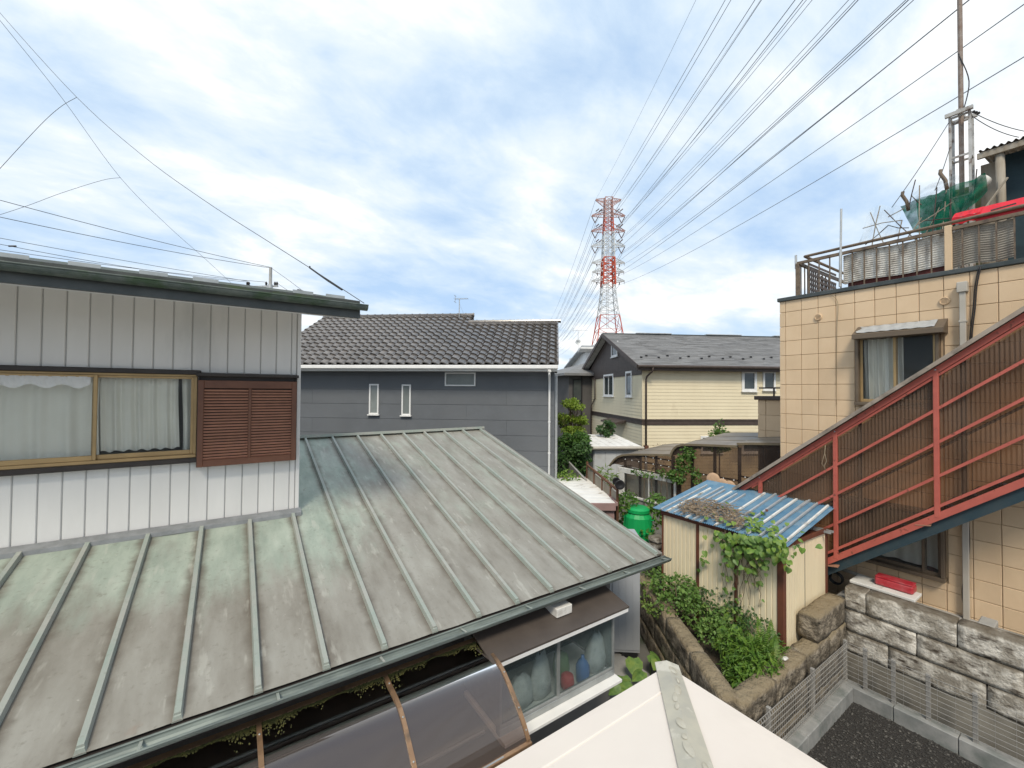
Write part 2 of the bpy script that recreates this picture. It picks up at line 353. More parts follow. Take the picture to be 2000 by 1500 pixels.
# window: dark outer casing, gold sashes, glass
win = G(); win.box(WX0-.05, WX1+.03, YW-.05, YW+.10, WZ1-.005, WZ1+.045, .006); win = win.obj('window', M['dark_trim'], house)
g = G(); g.box(WX0-.05, WX1+.03, YW-.075, YW+.10, WZ0-.055, WZ0, .008); g.obj('sill', M['dark_trim'], win)
XM = hy(185, 800, YW).x
fr = G(); fr.box(WX0, WX1, YW-.02, YW+.02, WZ1-.03, WZ1-.005, .004).box(WX0, WX1, YW-.045, YW+.02, WZ0, WZ0+.035, .004).box(WX1-.03, WX1, YW-.025, YW+.02, WZ0+.035, WZ1-.03, .004)
fr.obj('frame', M['gold_alu'], win)
for k, (a, b, yy) in enumerate(((WX0+.03, XM+.022, YW-.018), (XM-.022, WX1-.03, YW+.012))):
    s = G(); e = .028
    s.box(a, a+e, yy-.012, yy+.012, WZ0+.036, WZ1-.031, .003).box(b-e, b, yy-.012, yy+.012, WZ0+.036, WZ1-.031, .003).box(a+e, b-e, yy-.012, yy+.012, WZ0+.036, WZ0+.085, .003).box(a+e, b-e, yy-.012, yy+.012, WZ1-.055, WZ1-.031, .003)
    s.obj('sash', M['gold_alu'], win)
    s = G(); s.box(a+e, b-e, yy-.003, yy+.003, WZ0+.085, WZ1-.055); s.obj('pane', M['glass'], win)
g = G(); g.box(XM-.012, XM+.012, YW+.022, YW+.05, (WZ0+WZ1)/2-.03, (WZ0+WZ1)/2+.03, .004); g.obj('catch', M['black'], win)
# crumpled clear film tacked across the head of the left sash
def film(u, v):
    x = WX0+.05+u*(XM-WX0-.08); return (x, YW-.032-.012*math.sin(u*37+v*5)*math.sin(u*91+2*v), WZ1-.05-v*(.10+.02*math.sin(u*23)))
g = G(); g.grid(film, 60, 5); g.obj('plastic_film', clear('plastic_film', (0.85,0.86,0.88), 0.55, rough=0.2), win, True)
def curtain(x0, x1, y, z0, z1, seed, n=40, amp=.035, label='', mt='curtain'):
    r_ = random.Random(seed); ph = [r_.uniform(0, 6) for _ in range(4)]
    def fn(u, v):
        x = x0+(x1-x0)*u; ds = .6+.4*v
        d = amp*ds*(math.sin(u*n+ph[0])+.5*math.sin(u*n*1.7+ph[1]+v)+.3*math.sin(u*n*.45+ph[2]))
        return (x+.012*math.sin(v*3+ph[3]), y+d, z1+(z0-z1)*v-.012*math.sin(u*n+ph[0])*v)
    q = G(); q.grid(fn, 90, 14); o = q.obj('curtain', M[mt], None, True, origin=((x0+x1)/2, y, z0)); tag(o, label, 'curtain'); return o
curtain(WX0+.02, XM+.02, YW+.11, WZ0+.02, WZ1-.02, 3, 30, .018, label='sheer beige curtain behind the filmed sash of the brass window')
curtain(XM-.02, WX1-.17, YW+.13, WZ0+.10, WZ1+.03, 8, 42, .022, label='white gathered curtain stopping short beside the louvred shutter')
curtain(WX1-.145, WX1+.05, YW+.15, WZ0+.02, WZ1+.03, 9, 8, .03, label='narrow cream curtain edge at the far end of the brass window')
# --- shutter box with louvres
SX0, SX1 = hy(386, 800, YW-.10).x, hy(579, 800, YW-.10).x
SZ0, SZ1 = hy(387, 913, YW-.10).z, hy(387, 738, YW-.10).z
sh = G(); sh.box(SX0-.02, SX1+.02, YW-.13, YW-.001, SZ1+.02, SZ1+.055, .005).box(SX0-.005, SX0+.008, YW-.10, YW-.002, SZ0, SZ1+.02).box(SX1-.008, SX1+.005, YW-.10, YW-.002, SZ0, SZ1+.02).box(SX0+.008, SX1-.008, YW-.05, YW-.002, SZ0, SZ1+.02)
sh = sh.obj('shutter_box', M['dark_trim'], house)
fr = G(); yy0, yy1 = YW-.112, YW-.085; b_ = .055
fr.box(SX0, SX0+b_, yy0, yy1, SZ0, SZ1-.025, .004).box(SX1-b_, SX1, yy0, yy1, SZ0, SZ1-.025, .004).box(SX0+b_, SX1-b_, yy0, yy1, SZ0, SZ0+.075, .004).box(SX0+b_, SX1-b_, yy0, yy1, SZ1-.115, SZ1-.025, .004)
xm = (SX0+SX1)/2; fr.box(xm-.016, xm+.016, yy0, yy1, SZ0+.075, SZ1-.115, .004)
fr.obj('shutter_frame', M['shutter'], sh)
ns = 24; zlo, zhi = SZ0+.078, SZ1-.118; hs = (zhi-zlo)/ns; sw = xm-.016-SX0-b_
sl = G(False); sl.hexa([(0,.0,0),(sw,.0,0),(sw,.014,.004),(0,.014,.004),(0,-.012,hs*.52),(sw,-.012,hs*.52),(sw,.002,hs*.56+.005),(0,.002,hs*.56+.005)])
sl = recalc(sl.obj('slat', M['slat'])); slm = sl.data; bpy.data.objects.remove(sl)
hl = Vector((0.7, 3.6, 0))
for i in range(ns):
    for x in (SX0+b_, xm+.016): put(slm, 'slat', sh, Vector((x, YW-.092, zlo+hs*i))-hl, (R(rng.uniform(-2, 2)), 0, 0))
# flashing where the wall meets the copper
g = G(); g.hexa([(-5.2,YW-.11,zb-.03),(XC+.02,YW-.11,zb-.03),(XC+.02,YW+.02,zb-.0),(-5.2,YW+.02,zb-.0),(-5.2,YW-.105,zb+.012),(XC+.02,YW-.105,zb+.012),(XC+.02,YW-.012,zb+.05),(-5.2,YW-.012,zb+.05)])
g.obj('flashing', mat('flash_grey', (0.27,0.28,0.29), (0.20,0.21,0.215), rough=.5, metal=.3, scale=9), house)
# --- upper roof: deck, eave fascia, gutter, snow guards, barge board
FE = 4.72; ex = hy(703, 604, FE).x; ez = hy(590, 611, FE).z
M['slate_dark'] = mat('slate_dark', (0.04,0.045,0.045), (0.07,0.08,0.075), rough=0.7, scale=8, dirt=(0.05,0.08,0.03), dscale=5, dlo=.5, dhi=.65)
BX = .72
rf = G(); rf.slab([(-5.2,FE,ez+.15),(ex,FE,ez+.15),(BX,6.4,ez+.53),(-5.2,6.4,ez+.53)], (0,0,.045)); rf.slab([(-5.2,6.4,ez+.53),(BX,6.4,ez+.53),(BX,8.0,ez+.09),(-5.2,8.0,ez+.09)], (0,0,.045))
rf = rf.obj('roof', M['slate_dark'], house)
g = G(); g.slab([(-5.2,FE+.02,ez+.01),(ex-.02,FE+.02,ez+.01),(BX-.05,6.4,ez+.46),(-5.2,6.4,ez+.46)], (0,0,-.02)); g.slab([(-5.2,6.4,ez+.46),(BX-.05,6.4,ez+.46),(BX-.05,7.98,ez+.04),(-5.2,7.98,ez+.04)], (0,0,-.02)); g.obj('soffit', M['white'], rf)
g = G(); g.box(-5.2, ex, FE-.012, FE+.012, ez, ez+.145, .003); g.obj('fascia', M['dark_metal'], rf)
g = G(); g.beam((BX,FE+.05,ez+.12),(BX,6.4,ez+.52),.03,.17).beam((BX,6.4,ez+.52),(BX,8.0,ez+.08),.03,.17); g.obj('bargeboard', M['dark_trim'], rf)
def gutter(x0, x1, y, z, r, mt, par, thick=.004, name='gutter'):
    """open half-round gutter running along X, mouth up"""
    q = G(); n = 10
    for rr, fl in ((r, 0), (r-thick, 1)):
        ring = [(y+rr*math.cos(math.pi+math.pi*k/n), z+rr*math.sin(math.pi+math.pi*k/n)) for k in range(n+1)]
        b = len(q.v)
        for x in (x0, x1): q.v += [Vector((x, a, c)) for a, c in ring]
        for k in range(n):
            f = (b+k, b+k+1, b+n+2+k, b+n+1+k); q.f.append(f if fl else f[::-1])
    b = len(q.v)
    for sgn in (-1, 1):   # rolled lips
        q.tube([(x0, y+sgn*(r-.002), z), (x1, y+sgn*(r-.002), z)], .008, 6)
    for x in (x0, x1): q.lathe((x, y, z), [(.001, 0), (.001, .001)], 3)
    q.add([(x1, y+r*math.cos(math.pi+math.pi*k/n), z+r*math.sin(math.pi+math.pi*k/n)) for k in range(n+1)], [tuple(range(n+1))])
    return q.obj(name, mt, par)
gutter(-5.2, ex+.06, FE-.07, ez+.135, .055, M['mossy_metal'], rf)
for px in (20, 165, 300, 402, 592, 655):
    x = hy(px, 560, FE+.25).x; z = ez+.195+.24*.226+.022
    g = G(); g.beam((x-.10, FE+.22, z-.05), (x+.10, FE+.26, z-.045), .035, .008); g.beam((x-.1, FE+.24, z-.02), (x+.1, FE+.24, z-.02), .006, .06); g.obj('snow_guard', M['steel'], rf)
# --- lower copper roof: seamed panels and battens, each its own piece
cr = G(); th = .03
cr.slab([(-5.2,YE,zc(YE)-.03),(XE-.02,YE,zc(YE)-.03),(XE-.02,YR,zc(YR)-.03),(-5.2,YR,zc(YR)-.03)], (0,0,-.10)); cr = cr.obj('copper_roof', M['dark_trim'], house)
bx = [.18+.455*k for k in range(-12, 11)]
edges = bx + [XE]
for i in range(len(edges)-1):
    a, b = edges[i], edges[i+1]
    if b > XC+.05 and a < XC: y1 = YR; 
    y1 = YW-.05 if b < XC+.02 else YR
    sd_ = rng.random()*10
    def fn(u, v, a=a, b=b, y1=y1, s_=sd_):
        x = a+(b-a)*u; y = YE+(y1-YE)*v
        d = .0045*math.sin(math.pi*u)*(math.sin(v*9*(y1-YE)/4.8+s_)+.6*math.sin(v*23+s_*2))-.004*math.sin(math.pi*u)
        return (x, y, zc(y)+d)
    q = G(); q.grid(fn, 6, 26)
    if a < XC < b:
        q = G(); q.grid(lambda u, v: fn(u, v), 6, 26)
    q.obj('roof_panel', M['copper'], cr, True)
def batten(x, y0, y1):
    q = G(); h_ = .042; w0, w1 = .026, .017
    pts = []
    for y in (y0, y1):
        z = zc(y); pts.append([(x-w0, y, z-.004), (x+w0, y, z-.004), (x+w1, y, z+h_), (x-w1, y, z+h_)])
    # small clip block at the foot
    q.hexa([pts[0][0], pts[0][1], pts[1][1], pts[1][0], pts[0][3], pts[0][2], pts[1][2], pts[1][3]])
    z = zc(y0); q.hexa([(x-w0-.004, y0-.012, z-.012), (x+w0+.004, y0-.012, z-.012), (x+w0+.002, y0+.05, z+.0), (x-w0-.002, y0+.05, z+.0), (x-w1-.003, y0-.008, z+h_*.55), (x+w1+.003, y0-.008, z+h_*.55), (x+w1+.003, y0+.06, z+h_+.012), (x-w1-.003, y0+.06, z+h_+.012)])
    q.obj('batten', M['copper_batten'], cr)
for x in bx: batten(x, YE+.015, YW-.10 if x < XC-.02 else YR-.05)
g = G(); g.slab([(XE-.10,YE,zc(YE)+.004),(XE+.012,YE,zc(YE)+.004),(XE+.012,YR,zc(YR)+.004),(XE-.10,YR,zc(YR)+.004)], (0,0,.012)); g.slab([(XE+.001,YE,zc(YE)-.12),(XE+.013,YE,zc(YE)-.12),(XE+.013,YR,zc(YR)-.12),(XE+.001,YR,zc(YR)-.12)], (0,0,.122)); g.obj('verge_cap', M['copper'], cr)
g = G(); g.hexa([(XC-.3,YR-.07,zc(YR)+.02),(XE+.02,YR-.07,zc(YR)+.02),(XE+.02,YR+.07,zc(YR)-.02),(XC-.3,YR+.07,zc(YR)-.02),(XC-.3,YR-.06,zc(YR)+.07),(XE+.02,YR-.06,zc(YR)+.07),(XE+.02,YR+.06,zc(YR)+.05),(XC-.3,YR+.06,zc(YR)+.05)]); g.obj('ridge_cap', M['copper_batten'], cr)
M['copper_gutter'] = mat('copper_gutter', (0.17,0.20,0.185), (0.10,0.12,0.115), rough=.5, metal=.2, scale=6, stretch=(.3,1,1), dirt=(0.28,0.32,0.29), dscale=4, dlo=.5, dhi=.7)
gutter(-5.2, XE+.06, YE-.055, zc(YE)-.035, .055, M['copper_gutter'], house, name='copper_gutter')
g = G(); g.box(-5.2, XE-.01, YE+.02, YE+.05, zc(YE)-.15, zc(YE)-.035, .004); g.obj('eave_fascia', M['dark_metal'], house)
for k in range(9):
    x = -1.2+.75*k; q = G(); q.beam((x, YE+.02, zc(YE)-.05), (x, YE-.112, zc(YE)-.028), .018, .006); q.obj('gutter_bracket', M['copper_batten'], house)
# --- ground floor walls
YG = 4.10
g = G(); g.box(-5.2, XE-.35, YG, YG+.12, 0, zc(YG)-.1).box(XE-.47, XE-.35, YG+.12, 8.2, 0, zc(YG)-.1).box(-5.2, XE-.47, 8.2, 8.32, 0, zc(YR)-.1); g.obj('lower_wall', M['grey_wall'], house)
# --- kitchen bay window
BY = 3.38
bx0, bx1 = 2.15, hy(1192, 1250, BY).x+.05
bz1, bz0 = hy(1190, 1205, BY).z, hy(1192, 1308, BY).z
bay = G(); M['brown_metal'] = mat('brown_metal', (0.085,0.070,0.060), (0.068,0.056,0.049), rough=0.5, scale=4, bump=.04, bscale=20)
yf = 3.24; zf = hy(1229, 1187, yf).z; xr = hy(1229, 1187, yf).x; zk = zf+.20
bay.slab([(bx0-.15,yf,zf),(xr,yf,zf),(xr,YG,zk),(bx0-.15,YG,zk)], (0,0,.018)); bay = bay.obj('bay_roof', M['brown_metal'], house)
g = G(); g.box(bx0-.15, xr-.01, yf+.003, yf+.03, zf-.045, zf-.002, .003); g.obj('bay_roof_edge', M['white'], bay)
bw = G(); bw.box(bx0, bx1, BY-.02, BY+.05, bz0-.065, bz0, .004).box(bx0, bx1, BY-.02, BY+.05, bz1, zf-.046, .004).box(bx1-.03, bx1, BY-.02, YG-.002, bz0, bz1, .003).box(bx0, bx0+.03, BY-.02, YG-.002, bz0, bz1, .003); xm = hy(1090, 1260, BY).x
bw.box(xm-.02, xm+.02, BY-.015, BY+.03, bz0, bz1, .003).box(bx0+.03, bx1-.03, BY-.012, BY+.02, bz0, bz0+.03, .003)
bw = bw.obj('bay_window', M['steel'], house)
g = G(); g.box(bx0, bx1+.02, BY-.12, YG-.002, bz0-.10, bz0-.066, .004).box(bx0+.01, bx1+.01, BY-.06, YG-.003, bz0-.13, bz0-.101, .004); g.obj('bay_sill', M['white'], bw)
M['obscure'] = clear('obscure', (0.16,0.20,0.20), 0.22, rough=0.2, tint=(0.92,0.96,0.96), spec=0.45)
t = M['obscure'].node_tree; geo = N(t, 'ShaderNodeNewGeometry'); vn = N(t, 'ShaderNodeTexNoise', i_Scale=11.0, i_Detail=2.0, i_Distortion=2.5); LK(t, geo.outputs['Position'], vn.inputs['Vector'])
bn = N(t, 'ShaderNodeBump', i_Strength=0.8, i_Distance=0.03); LK(t, vn.outputs[0], bn.inputs['Height'])
for n_ in t.nodes:
    if n_.type in ('BSDF_PRINCIPLED', 'BSDF_GLOSSY'): LK(t, bn.outputs[0], n_.inputs['Normal'])
for a, b in ((bx0+.03, xm-.02), (xm+.02, bx1-.03)):
    g = G(); g.box(a, b, BY+.0, BY+.006, bz0+.03, bz1); g.obj('obscure_pane', M['obscure'], bw)
g = G(); g.box(bx0+.03, bx1-.03, YG-.03, YG-.004, bz0, bz1); g.obj('bay_back', M['room'], bw)
g = G(); g.slab([(bx1-.06,BY-.05,bz0-.131),(bx1-.06,YG,bz0-.131),(bx1-.06,YG,bz0-.42)], (.04,0,0)); g.obj('bay_bracket', M['black'], bw)
# things standing on the sill inside
M['red'] = mat('red', (0.55,0.03,0.03), rough=.4); M['bluep'] = mat('bluep', (0.06,0.20,0.55), rough=.4); M['greenp'] = mat('greenp', (0.12,0.22,0.08), rough=.5); M['bag'] = mat('bag', (0.75,0.76,0.76), (0.55,0.57,0.57), rough=.5, scale=12)
def sillpt(px, py): return hy(px, py, BY+.10)
def objl(q, name, mt, origin): o = q.obj(name, mt, None, True); o.location = origin; return o
p = sillpt(1108, 1322); g = G(); g.lathe((0,0,0), [(.04,0),(.07,.04),(.08,.09),(.07,.16),(.04,.18)], 14); tag(objl(g, 'bowl', M['red'], (p.x, p.y, bz0-.064)), 'red plastic bowl seen through the patterned kitchen glass', 'bowl')
g = G(); g.lathe((0,0,0), [(.06,0),(.09,.08),(.10,.18),(.08,.30),(.02,.34)], 14); p = sillpt(1112, 1290); tag(objl(g, 'sponge_holder', M['greenp'], (p.x, p.y+.14, bz0-.064)), 'green sponge holder behind the red bowl on the kitchen sill', 'holder')
p = sillpt(1138, 1310); g = G(); g.lathe((0,0,0), [(.06,0),(.075,.02),(.08,.18),(.05,.24),(.02,.26),(.02,.30)], 14); tag(objl(g, 'detergent_bottle', M['bluep'], (p.x, p.y, bz0-.064)), 'blue detergent bottle behind the patterned kitchen glass', 'bottle')
def bag(p, sx, sz, label, seed):
    r_ = random.Random(seed); q = G(); q.lathe((0,0,0), [(sx*.6,0),(sx,.04),(sx*1.05,sz*.4),(sx*.8,sz*.75),(sx*.35,sz)], 14)
    for v in q.v: v *= r_.uniform(.86, 1.12)
    q.v = [Vector((v.x, v.y*.55, max(0, v.z))) for v in q.v]; tag(objl(q, 'plastic_bag', M['bag'], p), label, 'bag')
p = sillpt(1170, 1300); bag((p.x, p.y+.06, bz0-.064), .15, .42, 'crumpled white plastic bag at the blue bottle end of the kitchen sill', 2)
p = sillpt(1065, 1330); bag((p.x, p.y+.08, bz0-.064), .13, .46, 'grey white plastic bag beside the mullion of the kitchen window', 5)
p = sillpt(1025, 1360); bag((p.x, p.y+.08, bz0-.064), .15, .34, 'pale plastic bag next to the curved canopy end in kitchen window', 7)
# vent box on the bay roof, under the gutter
p = hy(1090, 1183, 3.52)
g = G(); g.box(p.x-.10, p.x+.12, 3.42, YG-.002, zf+.075, zf+.17, .006); g.obj('vent_hood', M['white_old'], house)

# ------------------------------------------------------------------ curved terrace canopy under the copper eave
M['bronze'] = mat('bronze', (0.34,0.21,0.12), (0.26,0.16,0.095), rough=0.42, metal=0.45, scale=9, dirt=(0.14,0.10,0.07), dlo=.5, dhi=.7, dscale=6)
M['smoke'] = clear('smoke', (0.15,0.122,0.112), 0.40, rough=0.08, tint=(0.52,0.44,0.40), spec=0.75, blend=0.30)
can = thing('terrace_canopy', 'curved smoke-brown terrace canopy with bronze ribs below the copper gutter', 'canopy', (0, 3.55, 0))
prof = [hx(px, py, 2.05) for px, py in ((924, 1239), (945, 1262), (978, 1303), (1007, 1370), (1022, 1412), (1032, 1447))]
pr2 = [(q.y, q.z) for q in prof]; pr2[0] = (3.60, pr2[0][1])
def arch(v):   # smooth polyline
    s_ = v*(len(pr2)-1); i = min(int(s_), len(pr2)-2); f = s_-i
    p0, p1, p2, p3 = (pr2[max(i-1, 0)], pr2[i], pr2[i+1], pr2[min(i+2, len(pr2)-1)])
    return tuple(.5*((2*p1[k])+(-p0[k]+p2[k])*f+(2*p0[k]-5*p1[k]+4*p2[k]-p3[k])*f*f+(-p0[k]+3*p1[k]-3*p2[k]+p3[k])*f**3) for k in (0, 1))
ribs = [2.05-.93*k for k in range(6)]
for x in ribs:
    q = G(); n = 18; prev = None
    for k in range(n):
        a, b = arch(k/n), arch((k+1)/n); q.beam((x, a[0], a[1]+.006), (x, b[0], b[1]+.006), .032, .022)
    rb = q.obj('rib', M['bronze'], can)
    for k in (4, 8, 12, 16):
        a = arch(k/n); q = G(); q.lathe((x, a[0], a[1]+.016), [(.008, 0), (.008, .006), (.004, .009)], 8); q.obj('screw', M['steel'], rb)
for a, b in zip(ribs[1:], ribs[:-1]):
    q = G(); q.grid(lambda u, v: (a+.014+(b-a-.028)*u, arch(v)[0], arch(v)[1]), 2, 22); q.obj('canopy_sheet', M['smoke'], can, True)
e = arch(1.0); q = G(); q.box(ribs[-1]-.02, ribs[0]+.02, e[0]-.03, e[0]+.02, e[1]-.05, e[1]+.002, .004); q.obj('front_rail', M['bronze'], can)
e = arch(0.0); q = G(); q.box(ribs[-1]-.02, ribs[0]+.02, e[0]-.005, e[0]+.06, e[1]-.04, e[1]+.004, .004); q.obj('back_rail', M['bronze'], can)
for x in (2.03, -1.65):
    e = arch(1.0); q = G(); q.box(x-.03, x+.03, e[0]-.02, e[0]+.03, 0.0, e[1]-.05, .005); q.obj('post', M['bronze'], can)
# moss growing along the top of the sheets
rng = random.Random(11)
q = G()
for k in range(9000):
    x = rng.uniform(ribs[-1], ribs[0]-.05); v = .02+abs(rng.gauss(0, .07))*(.8+.5*math.sin(x*7)+.3*math.sin(x*23)); v = min(max(v, 0.005), .26)
    a = arch(v); s_ = rng.uniform(.0025, .007); q.lathe((x, a[0], a[1]+.001), [(s_, 0), (s_*.8, s_*.5), (s_*.2, s_*.8)], 5)
M['moss'] = mat('moss', (0.11,0.105,0.03), (0.045,0.05,0.016), rough=0.95, scale=20)
stuff(q.obj('moss', M['moss'], can))
# terrace under the canopy: boards and clutter
M['board'] = mat('board', (0.26,0.17,0.10), (0.17,0.11,0.07), rough=0.7, scale=4, stretch=(.25,2,1), rnd=.15)
dk = thing('terrace_deck', 'brown boarded terrace deck beneath the curved canopy', 'deck', (-1, 3.0, 0))
for k in range(11):
    q = G(); y = 2.35+.145*k; q.box(-3.6, 2.2, y, y+.135, .30, .33, .004); q.obj('plank', M['board'], dk)
q = G()
for x in (-3.4, -1.5, .4, 2.1): q.box(x-.04, x+.04, 2.4, 3.9, .03, .30)
q.obj('joist', M['board'], dk)
# washing poles
for k, y in enumerate((2.75, 3.05)):
    q = G(); q.tube([(-2.8, y, 1.62), (1.8, y, 1.62)], .014, 8)
    tag(q.obj('laundry_pole', M['steel'], None, origin=(-.5, y, 1.62)), ('steel laundry pole hung under the front of the curved canopy', 'steel laundry pole hung under the middle of the curved canopy')[k], 'pole')

# ------------------------------------------------------------------ cream hip roof below the window
M['cream_roof'] = mat('cream_roof', (0.76,0.69,0.62), (0.73,0.66,0.595), rough=0.5, scale=1.5, bump=.03, bscale=200, dirt=(0.66,0.595,0.53), dscale=1.0, dlo=.5, dhi=.8)
M['cap_metal'] = mat('cap_metal', (0.50,0.47,0.38), (0.40,0.385,0.33), rough=0.45, scale=5, bump=.05, bscale=30, dirt=(0.60,0.57,0.49), dscale=3, dlo=.55, dhi=.62)
C0 = hz(1303, 1300, H-2.3); sA, sB = .255, .28
hr = thing('hip_roof', 'cream metal hip roof with stained beige hip cap', 'roof', (C0.x-1.2, C0.y-1.0, 0))
t_ = 2.2; AP = Vector((C0.x-1.1*t_, C0.y-t_, C0.z+sB*t_))
q = G(); q.slab([(-4.5,C0.y,C0.z),(C0.x,C0.y,C0.z),AP,(-4.5,AP.y,AP.z)], (0,0,-.03)); q.obj('front_slope', M['cream_roof'], hr)
q = G()
for yy_ in (.22, 1.1): q.beam((-4.5, C0.y-yy_, C0.z+sB*yy_+.0015), (C0.x-1.1*yy_-.02, C0.y-yy_, C0.z+sB*yy_+.0015), .012, .005)
stuff(q.obj('lap_seam', M['cream_roof'], hr))
q = G(); q.slab([(C0.x,C0.y,C0.z),(C0.x,-4.0,C0.z),(AP.x,-4.0,AP.z),AP], (0,0,-.03)); q.obj('side_slope', M['cream_roof'], hr)
q = G(); q.box(-4.5, C0.x, C0.y-.03, C0.y-.004, C0.z-.16, C0.z-.032, .003).box(C0.x-.03, C0.x-.004, -4.0, C0.y-.03, C0.z-.16, C0.z-.032, .003); q.obj('eave_board', M['white'], hr)
q = G(); q.box(-4.5, C0.x-.5, -3.9, C0.y-.5, 0, C0.z-.03); q.obj('wall', M['white_panel'], hr)
# hip cap: folded strip with end fold, dents
d = (AP-C0); q = G(); side = Vector((1.0, -1.1, 0)).normalized()
pp = []
for i in range(13):
    f = -.01+i/12*.8; c = C0+d*f; wv = .095
    l = c-side*wv; r_ = c+side*wv
    l.z = C0.z+sB*(C0.y-l.y)+.006; r_.z = C0.z+sA*(C0.x-r_.x)+.006
    pp.append((l, l+Vector((0,0,.014)), c+Vector((0,0,.030)), r_+Vector((0,0,.014)), r_))
b = len(q.v)
for ring in pp: q.v += list(ring)
for i in range(12):
    for k in range(4): q.f.append((b+i*5+k, b+i*5+k+1, b+i*5+5+k+1, b+i*5+5+k))
q.f.append((b, b+1, b+2, b+3, b+4))
cap = q.obj('hip_cap', M['cap_metal'], hr)
rng = random.Random(5)
M['sealant'] = mat('sealant', (0.44,0.41,0.33), (0.50,0.47,0.385), rough=.25, scale=20)
for i in range(9):   # blobs of old sealant
    f = .035+.045*i+rng.uniform(-.012, .012); c = C0+d*f+side*rng.uniform(-.035, .05); L = rng.uniform(.025, .05); a0 = rng.uniform(-.5, .5)
    pts = []
    for k in range(12):
        a = 2*math.pi*k/12; rr = L*(1+.25*math.sin(2*a+i)); o_ = d.normalized()*math.cos(a+a0)*rr*1.5+side*math.sin(a+a0)*rr*.55; pts.append(c+o_+Vector((0,0,.0275-abs((o_+c-C0-d*f).dot(side))*.17)))
    q = G(); q.add([p+Vector((0,0,.003)) for p in pts]+[c+Vector((0,0,.034))], [(k, (k+1) % 12, 12) for k in range(12)]); q.obj('sealant_patch', M['sealant'], hr, True)

# ------------------------------------------------------------------ window builder on a wall plane of a frame (wall y=const facing -y)
def window(par, x0, x1, z0, z1, y, fmat, pmat, fr=.05, proud=.035, depth=.05, mull=0, sill=True, name='window'):
    q = G(False); q.box(x0, x1, y-proud, y+.02, z1-fr, z1, .006).box(x0, x1, y-proud, y+.02, z0, z0+fr, .006).box(x0, x0+fr, y-proud, y+.02, z0+fr, z1-fr, .006).box(x1-fr, x1, y-proud, y+.02, z0+fr, z1-fr, .006)
    if mull: q.box((x0+x1)/2-.02, (x0+x1)/2+.02, y-proud*.6, y+.02, z0+fr, z1-fr, .004)
    wd = q.obj(name, fmat, par)
    xs_ = [x0+fr, (x0+x1)/2, x1-fr] if mull else [x0+fr, x1-fr]
    for i, (a, b) in enumerate(zip(xs_[:-1], xs_[1:])):
        q = G(False); yy = y-.008-(.008*i); q.box(a+.002, b-.002, yy, yy+.004, z0+fr, z1-fr); q.obj('pane', pmat, wd)
    if sill: q = G(False); q.box(x0-.03, x1+.03, y-proud-.05, y+.01, z0-.035, z0-.002, .004); q.obj('sill', fmat, wd)
    return wd

# ------------------------------------------------------------------ slate-blue house with glazed tile roof
M['blue_side'] = mat('blue_side', (0.125,0.135,0.148), (0.11,0.119,0.13), rough=0.75, scale=2.0, bump=.35, bscale=160, rnd=.03, bdist=.006, dirt=(0.14,0.148,0.158), dscale=1.0, dlo=.5, dhi=.8)
M['joint'] = mat('joint', (0.16,0.18,0.20), rough=.7)
M['tile'] = mat('tile', (0.085,0.076,0.070), (0.125,0.113,0.105), rough=0.2, scale=4, rnd=.22, spec=.6)
M['blk_frost'] = mat('pane_grey', (0.16,0.18,0.18), (0.22,0.245,0.24), rough=0.12, scale=1.5, spec=.6)
p = at(1083, 760, 12.0); FB = frame(Vector((p.x, p.y, 0)), -40)
blue = thing('house', 'slate blue sided house with glazed dark tile roof and white gutter', 'house', (p.x, p.y, 0), -40)
zj = [hit(1055, y, 1, 0, FB).z for y in (762.5, 791.6, 822, 851.6, 881.6)]; dz = (zj[0]-zj[-1])/4
zj = [zj[0]-dz*k for k in range(-2, 12)]; zeave = hit(1080, 727, 1, 0, FB).z
q = G(False); q.box(-11, -.002, .02, 7.5, 0, zeave+.4); q.obj('wall', M['joint'], blue)
rng = random.Random(2)
for k in range(len(zj)-1):
    z1, z0 = min(zj[k], zeave+.2), max(zj[k+1], 0.02)
    if z1-z0 < .05: continue
    x = 0; first = True
    while x > -10.9:
        L = 1.4+(k % 2)*1.2 if first else 3.03; first = False
        a = max(x-L, -11); q = G(False); q.box(a+.0006, x-.0006, 0, .019, z0+.004, z1-.004, .003); q.obj('siding_board', M['blue_side'], blue); x = a
def bwin(px0, px1, py0, py1, **k):
    a = hit(px0, py1, 1, 0, FB); b = hit(px1, py0, 1, 0, FB); return window(blue, a.x, b.x, a.z, b.z, 0, M['white'], M['blk_frost'], **k)
bwin(721, 740.5, 750, 809, fr=.045); bwin(784.5, 803, 751, 811, fr=.045); bwin(869, 929, 727.5, 754, fr=.04, sill=False)
# roof: S tiles
sB_ = .55; ye = -.45; ze = hit(1085, 713, 1, ye, FB).z+.03
def ridge_at(px, py):     # where a sight line meets the roof plane
    Mi = FB.inverted(); o = Mi @ EYE; d = Mi.to_3x3() @ ray(px, py); s_ = (ze+sB_*(o.y-ye)-o.z)/(d.z-sB_*d.y); return o+d*s_
rA = ridge_at(1090, 630); rBp = ridge_at(915, 618); rL = ridge_at(632, 622)
xv = .10
deck = G(False); c_ = sB_
def rp(x, y, dz_=0): return (x, y, ze+sB_*(y-ye)+dz_)
yA, yB = rA.y, rBp.y; xs1 = ridge_at(921, 622).x; xl0 = rL.x
deck.slab([rp(xl0, ye, -.03), rp(xv, ye, -.03), rp(xv, yA, -.03), rp(xs1, yA, -.03), rp(xs1, yB, -.03), rp(xl0, yB, -.03)], (0, 0, -.06))
deck.slab([rp(xl0, yB, -.03), rp(xs1, yB, -.03), (xs1, yB+3, ze+sB_*(yB-ye)-1.6), (xl0, yB+3, ze+sB_*(yB-ye)-1.6)], (0, 0, -.06))
